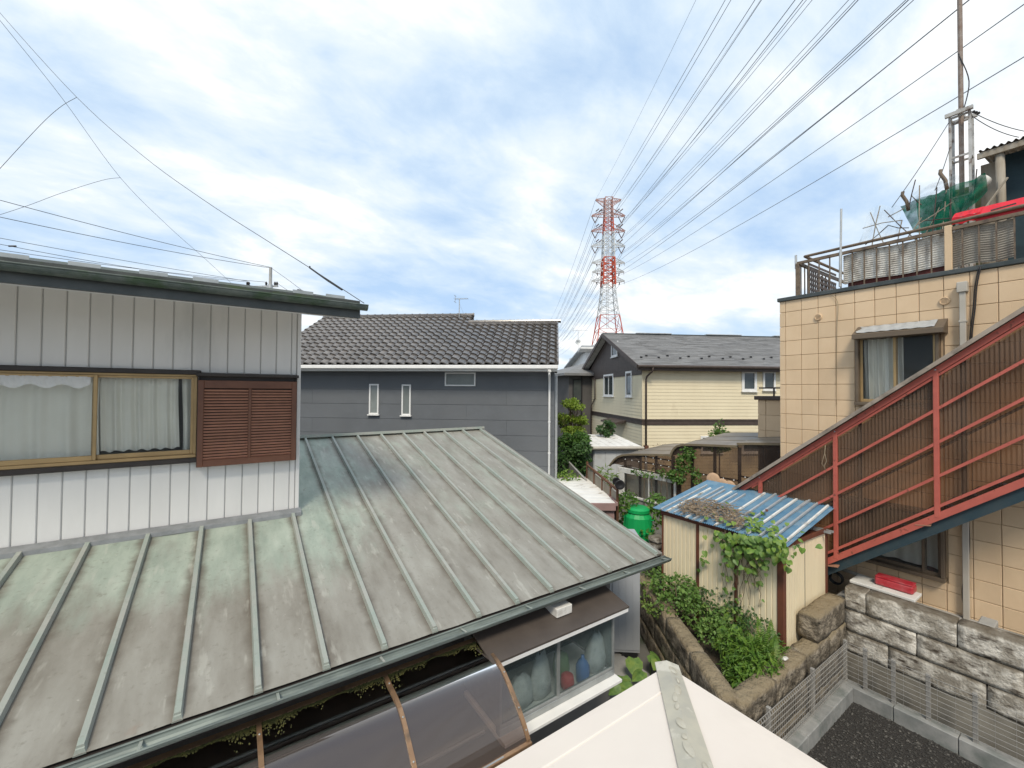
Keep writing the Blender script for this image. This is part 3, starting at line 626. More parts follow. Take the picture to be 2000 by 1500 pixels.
roof = deck.obj('roof', M['dark_trim'], blue)
tw, tl = .262, .315; sl_ = math.atan(sB_)
tq = G(False)
def sprof(u): return .040*math.sin(2*math.pi*(u-.05))+.014*math.sin(4*math.pi*u)
def tfn(u, v): return (u*tw*1.08, v*(tl+.05), sprof(u)+.045*(1-v))
tq.grid(tfn, 10, 1)
b0 = len(tq.v)
for i in range(11):
    u = i/10; tq.v += [Vector((u*tw*1.08, 0, sprof(u)+.045)), Vector((u*tw*1.08, .004, sprof(u)+.006))]
for i in range(10): tq.f.append((b0+2*i+1, b0+2*i+3, b0+2*i+2, b0+2*i))
tob = tq.obj('roof_tile', M['tile']); tme = tob.data; bpy.data.objects.remove(tob)
for p_ in tme.polygons: p_.use_smooth = p_.index < 10
cs, sn = math.cos(sl_), math.sin(sl_); spots = []
nr = int((yB-ye)/cs/tl)+1
for r_ in range(nr):
    y = ye+r_*tl*cs; x = xv-tw*1.02; lim = yA if True else yB
    while x > xl0-.05:
        if y < yA-.05 or (y < yB-.05 and x+tw < xs1+.08): spots.append((x, y))
        x -= tw
vis = [s_ for s_ in spots if s_[0] > -8.6]; hid = [s_ for s_ in spots if s_[0] <= -8.6]
vis.sort(key=lambda s_: s_[1]*1.0-.12*s_[0]); solo, rest = vis[:300], vis[300:]+hid
for x, y in solo: put(tme, 'roof_tile', roof, rp(x, y, rng.uniform(-.002, .002)), (sl_, 0, R(rng.uniform(-.5, .5))))
q = G(False); Rm = Matrix.Rotation(sl_, 3, 'X')
for x, y in rest: q.add([Rm @ v.co + Vector(rp(x, y)) for v in tme.vertices], [tuple(pl.vertices) for pl in tme.polygons])
stuff(q.obj('upper_roof_tiles', M['tile'], roof))
def ridge_row(x0, x1, y):
    x = x0; z = ze+sB_*(y-ye)
    base = G(False); base.box(x0, x1, y-.10, y+.12, z-.06, z+.05, .01); base.obj('ridge_base', M['tile'], roof)
    q = G(False); q.tube([(0,0,0),(.02,0,0),(.28,0,0),(.30,0,0)], .062, 8); q.v = [Vector((v.x, v.y, v.z if v.x < .02 or True else v.z)) for v in q.v]
    q.tube([(.27,0,.0),(.315,0,.0)], .076, 8)
    o = q.obj('ridge_tile', M['tile']); me = o.data; bpy.data.objects.remove(o)
    while x < x1-.05: put(me, 'ridge_tile', roof, (x, y+.01, z+.06)); x += .30
ridge_row(xs1, xv, yA); ridge_row(xl0, xs1-.02, yB)
q = G(False); z = ze+sB_*(yA-ye); q.add([rp(xs1+.03, yA, 0.05), rp(xs1+.03, yB+.1, .08), (xs1+.03, yB+.1, ze+sB_*(yA-ye)-.3), (xs1+.03, yA, ze+sB_*(yA-ye)-.3)], [(0,1,2,3)]); q.obj('step_flashing', M['dark_trim'], roof)
# right-hand lower block of the roof falls away behind
q = G(False); q.slab([rp(xs1, yA, -.03), rp(xv, yA, -.03), (xv, yA+3, ze+sB_*(yA-ye)-1.6), (xs1, yA+3, ze+sB_*(yA-ye)-1.6)], (0,0,-.06)); q.obj('rear_slope', M['dark_trim'], roof)
for k in range(nr):    # verge tiles on the right edge
    y = ye+k*tl*cs
    if y < yA-.1:
        q = G(False); q.beam(rp(xv-.01, y, .03), rp(xv-.01, y+tl*cs*1.02, .015), .05, .10); q.obj('verge_tile', M['tile'], roof)
q = G(False); q.box(-11, xv, ye-.13, ye-.005, ze-.14, ze-.035, .012); q.obj('gutter', M['white'], blue)
q = G(False); q.box(-11, xv-.02, ye+.0, ye+.02, ze-.20, ze-.04, .004).box(-11, xv-.02, ye+.02, 0.0, ze-.20, ze-.18); q.obj('soffit', M['white'], blue)
xp = hit(1073, 800, 1, -.05, FB).x
q = G(False); q.box(xp-.05, xp+.05, ye-.10, ye-.02, ze-.24, ze-.138, .01).tube([(xp, ye-.06, ze-.22), (xp, ye-.05, ze-.30), (xp, -.06, ze-.42), (xp, -.05, ze-.55), (xp, -.05, 0)], .032, 10); q.obj('downpipe', M['white'], blue, True)
for z in (3.6, 2.7, 1.8):
    q = G(False); q.tube([(xp, -.05, z), (xp, -.05, z+.03)], .040, 10); q.obj('pipe_clip', M['white'], blue)
# rear-corner service pipes and cable clutter beside the white downpipe
q = G(False); q.box(.01, .09, .3, .4, 0, ze-.3, .01); q.obj('cable_duct', M['galv'], blue)
def antenna(base, mast, boom, nel, az_, dish, label, group=None, name='tv_antenna'):
    o = thing(name, label, 'antenna', base, 0, group); b = Vector(base); u = Vector((math.cos(R(az_)), math.sin(R(az_)), 0)); v = Vector((-u.y, u.x, 0))
    q = G(); q.tube([b-Vector((0,0,.3)), b+Vector((0,0,mast))], .016, 6); q.obj('mast', M['galv'], o)
    q = G(); t = b+Vector((0,0,mast)); q.tube([t-u*boom*.35, t+u*boom*.65], .010, 5); q.obj('boom', M['galv'], o)
    for k in range(nel):
        f = -.35+k/(nel-1); c = t+u*boom*f; L = .16-.05*k/nel; q = G(); q.tube([c-v*L, c+v*L], .005, 4); q.obj('element', M['galv'], o)
    q = G(); c = t-u*boom*.33; q.beam(c+Vector((0,0,.12))-v*.15, c+Vector((0,0,.12))+v*.15, .01, .01).beam(c-Vector((0,0,.12))-v*.15, c-Vector((0,0,.12))+v*.15, .01, .01).tube([c-Vector((0,0,.13)), c+Vector((0,0,.13))], .008, 5); q.obj('reflector', M['galv'], o)
    if not dish:
        for s_ in (-1, 1):
            q = G(); q.tube([b+Vector((0,0,mast*.7)), b+v*s_*.45+u*.1-Vector((0,0,.05))], .003, 4); q.obj('guy_wire', M['galv'], o)
    if dish:
        c = b+Vector((0,0,mast*.36))-Vector((math.sin(TH), math.cos(TH), 0))*.08; q = G(); q.lathe(c, [(.02,.10),(.12,.06),(.20,.015),(.22,-.01),(.21,-.012),(.10,.045),(.02,.085)], 18, axis=(math.sin(TH)*.9, math.cos(TH)*.9, -.25)); q.obj('dish', M['galv'], o, True)
    return o
pw = FB @ Vector((ridge_at(897, 616).x, yB, 0)); base = at(897, 612, (pw-EYE).dot(fw)); antenna(base, .55, .50, 10, -42, False, 'small television antenna on the ridge of the tiled blue house')

# ------------------------------------------------------------------ cream house with slate roof
M['cream_side'] = mat('cream_side', (0.74,0.66,0.48), (0.69,0.61,0.44), rough=0.7, scale=1.2, stretch=(1,1,.5), dirt=(0.55,0.47,0.33), dscale=.9, dlo=.6, dhi=.85, bump=.1, bscale=60)
M['choc'] = mat('choc', (0.055,0.040,0.035), (0.075,0.057,0.050), rough=0.6, scale=5)
M['slate'] = mat('slate', (0.17,0.168,0.168), (0.225,0.222,0.22), rough=0.55, scale=5, stretch=(.25,.25,3), c_lo=.4, c_hi=.62, dirt=(0.135,0.133,0.133), dscale=3, dlo=.52, dhi=.66, dstretch=(.3,.3,2.5))
p = at(1255, 760, 18.5); FC = frame(Vector((p.x, p.y, 0)), -28.7)
cream = thing('house', 'cream clapboard house with grey slate gable roof and dark brown band', 'house', (p.x, p.y, 0), -28.7)
eav = hit(1255, 716, 1, 0, FC).z; bnd1 = hit(1300, 819, 1, 0, FC).z; bnd0 = hit(1300, 830, 1, 0, FC).z
gap_y = hit(1142, 740, 0, 0, FC).y          # far end of the gable wall
apex = hit(1190, 660, 0, 0, FC)
gw = apex.y*2; gw = max(gw, gap_y*.9)
LEN = 11.0
def clap(x0, x1, y0, y1, z0, z1, side, par, name='clapboard_wall'):
    """lapped boards: side 'f' faces -y, side 'l' faces -x"""
    q = G(False); h_ = .152; z = z0
    while z < z1-.01:
        zt_ = min(z+h_, z1)
        if side == 'f': q.hexa([(x0,y0-.014,z),(x1,y0-.014,z),(x1,y0+.02,z),(x0,y0+.02,z),(x0,y0-.002,zt_),(x1,y0-.002,zt_),(x1,y0+.02,zt_),(x0,y0+.02,zt_)])
        else: q.hexa([(x0-.014,y0,z),(x0+.02,y0,z),(x0+.02,y1,z),(x0-.014,y1,z),(x0-.002,y0,zt_),(x0+.02,y0,zt_),(x0+.02,y1,zt_),(x0-.002,y1,zt_)])
        z = zt_
    return q.obj(name, M['cream_side'], par)
q = G(False); q.box(.02, LEN, .02, gw, 0, eav); q.obj('wall_core', M['cream_side'], cream)
stuff(clap(.0, LEN, 0, 0, bnd1, eav+.02, 'f', cream)); stuff(clap(0, LEN, 0, 0, 0, bnd0, 'f', cream))
stuff(clap(0, 0, 0, gw, bnd1, eav-.05, 'l', cream)); stuff(clap(0, 0, 0, gw, 0, bnd0, 'l', cream))
q = G(False); q.box(-.045, LEN, -.045, .0, bnd0, bnd1, .01).box(-.045, -.0, .0, gw, bnd0, bnd1, .01).box(-.07, LEN, -.07, -.045, bnd1-.06, bnd1+.01, .005).box(-.07, -.045, -.045, gw, bnd1-.06, bnd1+.01, .005); q.obj('belt_course', M['choc'], cream)
q = G(False); q.box(-.03, .02, -.03, .02, 0, bnd0-.002, .006).box(-.03, .02, -.03, .02, bnd1+.012, eav, .006); q.obj('corner_board', M['cream_side'], cream)
# gable
ga = hit(1187, 650, 0, -.35, FC); gy = gw/2
ov = .40; yf_ = -.42
za = hit(1190, 646, 0, -ov, FC).z; ya = hit(1190, 646, 0, -ov, FC).y; gy = gw/2
ze_c = hit(1256, 713, 1, yf_, FC).z; slp = (za-ze_c)/(gy-yf_)
gz = hit(1255, 722, 0, 0, FC).z
q = G(False); q.add([(-.02,0,gz),(-.02,gw,gz),(-.02,gw/2,ze_c+slp*(gw/2-yf_)-.05)], [(0,2,1)]); q.box(-.05, .0, -.02, gw, gz-.22, gz, .008); q.obj('gable_wall', M['choc'], cream)
def cp(x, y, d_=0): return (x, y, ze_c+slp*(y-yf_)+d_)
q = G(False); q.slab([cp(-ov, yf_), cp(LEN+.3, yf_), cp(LEN+.3, gy), cp(-ov, gy)], (0,0,-.05)); yb = gw-yf_
q.slab([cp(-ov, gy), cp(LEN+.3, gy), (LEN+.3, yb, ze_c), (-ov, yb, ze_c)], (0,0,-.05)); croof = q.obj('roof', M['dark_trim'], cream)
# slates: lapped pieces, too fine to pick apart at this distance
q = G(False); rows = int(math.hypot(gy-yf_, za-ze_c)/.19); rr = random.Random(9); nrm = Vector((0, -slp, 1)).normalized()
for i in range(rows):
    y0 = yf_+(gy-yf_)*i/rows; y1 = yf_+(gy-yf_)*(i+1.08)/rows; x = -ov-.02-(i % 2)*.3
    while x < LEN+.25:
        a, b = max(x, -ov-.02), min(x+.598, LEN+.3); l_ = .014+rr.uniform(0, .012)
        if b-a > .05: q.hexa([cp(a,y0,l_-.008),cp(b,y0,l_-.008),cp(b,y1,.001),cp(a,y1,.001),cp(a,y0,l_+.01),cp(b,y0,l_+.01),cp(b,y1,.005),cp(a,y1,.005)])
        x += .60
stuff(q.obj('slate_courses', M['slate'], croof))
q = G(False); q.beam(cp(-ov-.02, yf_, -.07), cp(-ov-.02, gy, -.07), .04, .20).beam((-ov-.02, yb, ze_c-.07), cp(-ov-.02, gy, -.07), .04, .20); q.obj('bargeboard', M['choc'], croof)
q = G(False); q.slab([cp(-ov+.005, yf_+.01, -.08), cp(-.03, yf_+.01, -.08), cp(-.03, gy, -.08), cp(-ov+.005, gy, -.08)], (0,0,-.02)); q.slab([(-ov+.005, yb, ze_c-.08), (-.03, yb, ze_c-.08), cp(-.03, gy, -.08), cp(-ov+.005, gy, -.08)], (0,0,-.02)); q.obj('verge_soffit', M['white_old'], croof)
q = G(False); q.box(-ov, LEN+.3, gy-.09, gy+.09, ze_c+slp*(gy-yf_)-.02, ze_c+slp*(gy-yf_)+.045, .012); q.obj('ridge_cap', M['dark_metal'], croof)
for px0, px1 in ((1242, 1310), (1378, 1446), (1510, 1560)):
    a = hit(px0, 642, 1, gy, FC).x; b = hit(px1, 645, 1, gy, FC).x; q = G(False); zz = ze_c+slp*(gy-yf_)+.046; q.box(a, b, gy-.14, gy+.14, zz, zz+.05, .012); q.obj('ridge_vent', M['galv'], croof)
q = G(False); q.tube([(-ov, yf_-.06, ze_c-.05), (LEN+.3, yf_-.06, ze_c-.05)], .065, 8); q.obj('gutter', M['choc'], cream)
q = G(False); q.box(-ov+.02, LEN+.3, yf_+.01, yf_+.04, ze_c-.22, ze_c-.055, .004).box(-ov+.02, LEN+.3, yf_+.04, .0, ze_c-.22, ze_c-.20); q.obj('eave_soffit', M['choc'], cream)
for zx, zy in ((770,393),(810,382),(907,395),(975,383),(1075,400),(1140,388),(1242,403),(1302,388),(1408,404),(1467,392),(1567,406),(1627,393),(1728,407),(1787,396)):
    Mi = FC.inverted(); o_ = Mi @ EYE; d_ = Mi.to_3x3() @ ray(1060+zx/4, 600+zy/4); s_ = (ze_c+slp*(o_.y-yf_)+.04-o_.z)/(d_.z-slp*d_.y); P = o_+d_*s_
    q = G(False); q.beam(P+Vector((-.055,0,.02)), P+Vector((.055,0,.02)), .012, .075).beam(P+Vector((0,0,-.01)), P+Vector((0,.16,.16*slp-.012)), .03, .006); q.obj('snow_guard', M['black'], croof)
def pipe(pts, r_, mt, par, name='downpipe'): q = G(False); q.tube(pts, r_, 8); return q.obj(name, mt, par, True)
xp = hit(1274, 718, 1, yf_, FC).x; xq = hit(1262, 760, 1, -.1, FC).x
pipe([(xp, yf_-.06, ze_c-.06), (xp, yf_-.06, ze_c-.22), (xp-.03, yf_+.02, ze_c-.30), (xq+.02, -.12, ze_c-.50), (xq, -.10, ze_c-.62), (xq, -.10, 1.9)], .042, M['choc'], cream)
pipe([(xq, -.10, 1.9), (xq, -.10, .2)], .06, M['galv'], cream, 'pipe_sleeve')
q = G(False); q.box(xq-.09, xq+.09, -.19, -.02, 1.88, 2.12, .01); q.obj('rain_box', mat('rust', (0.12,0.05,0.03), (0.08,0.035,0.025), rough=.8, scale=9), cream)
yq = hit(1158, 760, 0, -.08, FC).y; yq2 = hit(1162, 750, 0, -.08, FC).y
pipe([(-.2, gw-.05, ze_c-.15), (-.09, yq2, ze_c-.40), (-.08, yq2, 4.1), (-.10, yq2+.7, 3.6), (-.10, yq2+.75, 1.2)], .04, M['choc'], cream)
def cwin_f(x0, x1, y0, y1, pm='glass_dark', **k):
    a = hit(x0, y1, 1, 0, FC); b = hit(x1, y0, 1, 0, FC); return window(cream, a.x, b.x, a.z, b.z, -.015, M['white'], M[pm], **k)
cwin_f(1448, 1477, 724, 764.5, fr=.12, proud=.05); cwin_f(1489, 1513.5, 725, 762.5, fr=.09, proud=.05); cwin_f(1530, 1560, 725, 763, fr=.09)
cwin_f(1368, 1410, 851, 885, fr=.09); cwin_f(1448, 1500, 851, 885, fr=.09)
def window_l(par, y0, y1, z0, z1, x, fmat, pmat, fr=.07, mull=0, name='window'):
    q = G(False); pr_ = .05; q.box(x-pr_, x+.02, y0, y1, z1-fr, z1, .006).box(x-pr_, x+.02, y0, y1, z0, z0+fr, .006).box(x-pr_, x+.02, y0, y0+fr, z0+fr, z1-fr, .006).box(x-pr_, x+.02, y1-fr, y1, z0+fr, z1-fr, .006)
    if mull: q.box(x-pr_*.7, x+.02, (y0+y1)/2-.03, (y0+y1)/2+.03, z0+fr, z1-fr, .004)
    wd = q.obj(name, fmat, par); ys_ = [y0+fr, (y0+y1)/2, y1-fr] if mull else [y0+fr, y1-fr]
    for a, b in zip(ys_[:-1], ys_[1:]): q = G(False); q.box(x-.012, x-.006, a+.002, b-.002, z0+fr, z1-fr); q.obj('pane', pmat, wd)
    q = G(False); q.box(x-.09, x+.01, y0-.03, y1+.03, z0-.04, z0-.002, .004); q.obj('sill', fmat, wd); return wd
def cwin_l(x0, x1, y0, y1, xx=-.015, **k):
    a = hit(x0, (y0+y1)/2, 0, xx, FC); b = hit(x1, (y0+y1)/2, 0, xx, FC); zt_ = hit((x0+x1)/2, y0, 0, xx, FC).z; zb_ = hit((x0+x1)/2, y1, 0, xx, FC).z
    return window_l(cream, min(a.y, b.y), max(a.y, b.y), zb_, zt_, xx, M['white'], M['glass_dark'], **k)
cwin_l(1180, 1199, 731, 774, fr=.10, mull=1); cwin_l(1223, 1235, 725, 775, fr=.10); cwin_l(1195, 1207, 668, 697, xx=-.03, fr=.10)
cwin_l(1180, 1192, 838, 860, fr=.08)
a = hit(1194, 826, 0, -.02, FC); b = hit(1223, 826, 0, -.02, FC); zz = hit(1210, 824, 0, -.4, FC).z
q = G(False); q.hexa([(-.62,b.y,zz-.14),(-.62,a.y,zz-.14),(0,a.y,zz-.02),(0,b.y,zz-.02),(-.62,b.y,zz-.06),(-.62,a.y,zz-.06),(0,a.y,zz+.08),(0,b.y,zz+.08)]); recalc(q.obj('door_hood', M['choc'], cream))
q = G(False); q.lathe((-.06, .55, gz+.42), [(.07,0),(.07,.03),(.05,.05)], 12, axis=(-1,0,0)); q.obj('gable_light', M['white'], cream)

# ------------------------------------------------------------------ tan block-sided building with outside stair
M['tan'] = mat('tan', (0.67,0.505,0.335), (0.63,0.465,0.30), rough=0.8, scale=2.0, bump=.55, bscale=120, bdist=.012, rnd=.055, dirt=(0.55,0.40,0.255), dscale=1.3, dlo=.55, dhi=.85, dstretch=(1,1,.35))
M['tan_joint'] = mat('tan_joint', (0.50,0.365,0.235), rough=.9)
M['bronze_dk'] = mat('bronze_dk', (0.15,0.115,0.08), (0.12,0.09,0.065), rough=0.5, metal=.2, scale=4)
M['rail_brown'] = mat('rail_brown', (0.17,0.125,0.085), (0.13,0.095,0.065), rough=0.55, scale=9, dirt=(0.07,0.05,0.04), dscale=9, dlo=.5, dhi=.7)
XB = 8.9
cY = hx(1523, 750, XB).y; zp = hx(1523, 590, XB).z
tan = thing('building', 'tan block-sided flat-roofed building with railed roof terrace', 'building', (XB, 0, 0))
# openings in the panel grid
W1y0, W1y1 = hx(1838, 700, XB).y, hx(1674, 700, XB).y; W1z1 = hx(1680, 652, XB).z; W1z0 = hx(1690, 790, XB).z
W2y0, W2y1 = hx(1848, 1100, XB).y, hx(1640, 1080, XB).y; W2z0 = hx(1848, 1134, XB).z; W2z1 = W2z0+1.0
def backing():
    q = G(); ys_ = [-5.0, W2y0, W1y0, W2y1, W1y1, cY-.02]; ys_ = sorted(ys_); zs_ = sorted([0, W2z0, W2z1, W1z0, W1z1, zp])
    for i in range(len(ys_)-1):
        for j in range(len(zs_)-1):
            ym, zm = (ys_[i]+ys_[i+1])/2, (zs_[j]+zs_[j+1])/2
            if (W1y0 < ym < W1y1 and W1z0 < zm < W1z1) or (W2y0 < ym < W2y1 and W2z0 < zm < W2z1): continue
            q.add([(XB+.02, ys_[i], zs_[j]), (XB+.02, ys_[i], zs_[j+1]), (XB+.02, ys_[i+1], zs_[j+1]), (XB+.02, ys_[i+1], zs_[j])], [(0,3,2,1)])
    q.box(XB+.02, 16, cY-.03, cY-.02, 0, zp); q.box(15.9, 16, -5, cY-.03, 0, zp); q.box(XB+.02, 15.9, -5, cY-.03, zp-.2, zp-.1)
    return q.obj('wall', M['tan_joint'], tan)
backing()
pw_ = (hx(1534, 640, XB).y-hx(1843.3, 640, XB).y)/8; ph = (hx(1560, 638, XB).z-hx(1560, 812, XB).z)/6; zref = hx(1523, 611.7, XB).z; yref = hx(1534, 640, XB).y
cells = []
pm_cache = {}
def wall_piece(y0, y1, z0, z1):
    L, h_ = y1-y0, z1-z0
    if L < .03 or h_ < .03: return
    key = (round(L, 3), round(h_, 3))
    if key not in pm_cache:
        q = G(False); q.box(0, .019, 0, L, 0, h_, .006); o = q.obj('wall_panel', M['tan']); pm_cache[key] = o.data; bpy.data.objects.remove(o)
    put(pm_cache[key], 'wall_panel', tan, (0, y0, z0))
gp = .003
def cut(rects, hole):
    out = []
    for (a, b, c, d) in rects:
        h0, h1, h2, h3 = hole
        if b <= h0 or a >= h1 or d <= h2 or c >= h3: out.append((a, b, c, d)); continue
        if c < h2: out.append((a, b, c, h2))
        if d > h3: out.append((a, b, h3, d))
        z0_, z1_ = max(c, h2), min(d, h3)
        if a < h0: out.append((a, h0, z0_, z1_))
        if b > h1: out.append((h1, b, z0_, z1_))
    return out
rows = [zp, zref] + [zref-ph*k for k in range(1, 30)]
colsY = [cY, yref] + [yref-pw_*k for k in range(1, 22)]
for j in range(len(rows)-1):
    z1, z0 = rows[j], rows[j+1]
    if z0 < .35: break
    for i in range(len(colsY)-1):
        y1, y0 = colsY[i], colsY[i+1]
        if y0 < -1.6: continue
        rc = [(y0+gp, y1-gp, z0+gp, z1-gp)]
        rc = cut(rc, (W1y0-.02, W1y1+.02, W1z0-.05, W1z1+.02)); rc = cut(rc, (W2y0-.02, W2y1+.02, W2z0-.04, W2z1+.02))
        for r_ in rc: wall_piece(*r_)
# parapet cap
q = G(); q.box(XB-.035, XB+.18, -5, cY+.03, zp, zp+.07, .008); q.obj('parapet_cap', M['dark_metal'], tan)
# windows with deep bronze casings
def xwin(y0, y1, z0, z1, mul, name='window'):
    q = G(); x0, x1 = XB-.11, XB+.05; f = .045
    q.box(x0, x1, y0, y1, z1-f, z1, .006).box(x0, x1, y0, y0+f, z0+f, z1-f, .006).box(x0, x1, y1-f, y1, z0+f, z1-f, .006).box(x0-.02, x1, y0-.01, y1+.01, z0-.01, z0+f, .006)
    wd = q.obj(name, M['bronze_dk'], tan)
    for a, b, xx in ((y0+f, mul+.025, XB-.03), (mul-.025, y1-f, XB-.005)):
        q = G(); e = .035; q.box(xx-.012, xx+.012, a, a+e, z0+f, z1-f, .003).box(xx-.012, xx+.012, b-e, b, z0+f, z1-f, .003).box(xx-.012, xx+.012, a+e, b-e, z0+f, z0+f+.05, .003).box(xx-.012, xx+.012, a+e, b-e, z1-f-.04, z1-f, .003)
        q.obj('sash', M['gold_alu'] if name == 'window' else M['bronze_dk'], wd)
        q = G(); q.box(xx-.003, xx+.003, a+e, b-e, z0+f+.05, z1-f-.04); q.obj('pane', M['glass'], wd)
    q = G(); q.box(XB+1.6, XB+1.65, y0-.6, y1+.5, z0-.6, z1+.4).box(XB+.03, XB+1.6, y0-.6, y1+.5, z0-.65, z0-.6).box(XB+.03, XB+1.6, y1+.5, y1+.55, z0-.6, z1+.4).box(XB+.03, XB+1.6, y0-.65, y0-.6, z0-.6, z1+.4).box(XB+.03, XB+1.6, y0-.6, y1+.5, z1+.4, z1+.45); q.obj('room', M['room'], wd)
    return wd
m1 = hx(1750, 720, XB).y; xwin(W1y0, W1y1, W1z0, W1z1, m1); m2 = hx(1806, 1100, XB).y; xwin(W2y0, W2y1, W2z0, W2z1, m2, 'lower_window')
def ycurtain(y0, y1, x, z0, z1, label, seed, n=26):
    r_ = random.Random(seed); ph_ = r_.uniform(0, 6); q = G()
    q.grid(lambda u, v: (x+.035*(math.sin(u*n+ph_)+.5*math.sin(u*n*1.9+v*2)), y0+(y1-y0)*u, z1+(z0-z1)*v), 70, 8); tag(q.obj('curtain', M['curtain'], None, True, origin=(x, (y0+y1)/2, z0)), label, 'curtain')
ycurtain(m1-.05, W1y1-.05, XB+.15, W1z0+.05, W1z1-.10, 'white curtain with dark folds in the hooded upper window', 4)
ycurtain(W2y0+.05, W2y1-.4, XB+.30, W2z0+.05, W2z1-.05, 'grey white curtain in the window under the red stair', 6, 14)
# hood over the upper window
hz0 = hx(1672, 662, XB-.28).z; hy0, hy1 = hx(1843, 640, XB-.28).y, hx(1664, 655, XB-.28).y
q = G(); q.hexa([(XB-.30,hy0,hz0),(XB-.001,hy0-.0,hz0),(XB-.001,hy1,hz0),(XB-.30,hy1,hz0),(XB-.30,hy0,hz0+.07),(XB-.001,hy0,hz0+.23),(XB-.001,hy1,hz0+.23),(XB-.30,hy1,hz0+.07)]); hood = recalc(q.obj('window_hood', M['bronze_dk'], tan))
q = G(); q.grid(lambda u, v: (XB-.27+.23*v, hy0+.10+(hy1-hy0-.16)*u+.03*math.sin(v*7)*(1 if u > .9 else 0), hz0+.098+.125*v+.004*math.sin(u*40)), 30, 4); q.obj('peeled_foil', M['galv'], hood)
# round vents, downpipe, cables
for px, py in ((1598.5, 619.5), (1845, 588)):
    c = hx(px, py, XB); q = G(); q.lathe(c, [(.06,0),(.06,.02),(.05,.03),(.045,.018),(.01,.018)], 20, axis=(-1,0,0))
    v_ = q.obj('round_vent', M['tan'], tan)
    for k in range(4):
        q = G(); q.beam(c+Vector((-.022,-.03,-.025+.016*k)), c+Vector((-.022,.03,-.025+.016*k)), .006, .006); q.obj('vent_slat', M['tan_joint'], v_)
c = hx(1880, 563, XB-.06); M['pipe_grey'] = mat('pipe_grey', (0.46,0.43,0.38), (0.40,0.37,0.32), rough=.5, scale=3)
q = G(); q.box(c.x-.055, XB-.001, c.y-.055, c.y+.055, c.z-.06, c.z+.09, .008); hp = q.obj('rain_head', M['pipe_grey'], tan)
q = G(); q.box(c.x-.03, c.x+.03, c.y-.033, c.y+.033, .1, c.z-.06, .006); q.obj('downpipe', M['pipe_grey'], tan)
for z in (c.z-.5, c.z-1.4, c.z-2.4): q = G(); q.box(c.x-.036, XB-.001, c.y-.04, c.y+.04, z, z+.03, .003); q.obj('pipe_strap', M['pipe_grey'], tan)
def cable(name, label, pts, r_, mt, seg=10, sag=0.0, cat='cable', group=None, n=5):
    out = [];
    V_ = [Vector(p) for p in pts]
    for i_ in range(len(V_)-1):
        p0, p1, p2, p3 = V_[max(i_-1, 0)], V_[i_], V_[i_+1], V_[min(i_+2, len(V_)-1)]
        for k in range(seg):
            f = k/seg; p_ = p1.lerp(p2, f) if len(V_) == 2 or sag else .5*(2*p1+(p2-p0)*f+(2*p0-5*p1+4*p2-p3)*f*f+(3*p1-p0-3*p2+p3)*f**3); p_.z -= sag*4*f*(1-f); out.append(p_)
    out.append(Vector(pts[-1])); q = G(); q.tube(out, r_, n); o = q.obj(name, mt, None, True, origin=pts[0]); tag(o, label, cat, group); return o
rng = random.Random(21)
for k, (off_, lab) in enumerate(((0, 'black cable dropping down the tan wall beside the downpipe'), (.045, 'second black cable looped below the roof railing on tan wall'))):
    pts = [hx(px+off_*80, py, XB-.03-.01*k) for px, py in ((1912, 520), (1904, 560), (1901, 600), (1896, 640), (1893, 680))]
    cable('cable', lab, pts, .009, M['black'], 4)
pts = [hx(px, py, XB-.03) for px, py in ((1891, 1010), (1893, 1060), (1889, 1110), (1880, 1150), (1884, 1190), (1890, 1220))]
cable('cable', 'black cable bowing out from the grey lower downpipe under the stair', pts, .010, M['black'], 5)
pts = [hx(px, py, XB-.02) for px, py in ((1618, 573), (1636, 590), (1635, 640), (1634, 700), (1634, 790))]
cable('cable', 'thin pale cable running down the tan wall joint', pts, .004, M['rope'], 5)
# low wing behind the corner with brown coping and rail
wx = 10.4; wy1 = hx(1480, 800, wx).y; wz = hx(1500, 781, wx).z
q = G(); q.box(wx+.02, 13, cY+.05, wy1-.02, 0, wz); wing = q.obj('low_wing', M['tan_joint'], tan)
y = wy1
wcols = [wy1, wy1-.18] + [wy1-.18-.36*k for k in range(1, 6)]
for j in range(9):
    for i in range(len(wcols)-1):
        z1 = wz-.36*j; z0 = z1-.36; y1, y0 = wcols[i], wcols[i+1]
        if z0 < 0 or y0 < cY-.1: continue
        q = G(); q.box(wx, wx+.019, y0+gp, y1-gp, z0+gp, z1-gp, .006); q.obj('wing_panel', M['tan'], wing)
q = G(); q.box(wx-.06, 13, cY+.05, wy1+.06, wz, wz+.09, .01); q.obj('coping', M['choc'], wing)
q = G(); a = hx(1483, 764, wx+.1); q.beam((wx+.1, a.y, wz+.28), (wx+.1, cY+.2, wz+.28), .05, .035)
for f in (.35, .8): q.beam((wx+.1, a.y+(cY+.2-a.y)*f, wz+.08), (wx+.1, a.y+(cY+.2-a.y)*f, wz+.28), .03, .03, (0,1,0))
q.obj('coping_rail', M['choc'], wing)

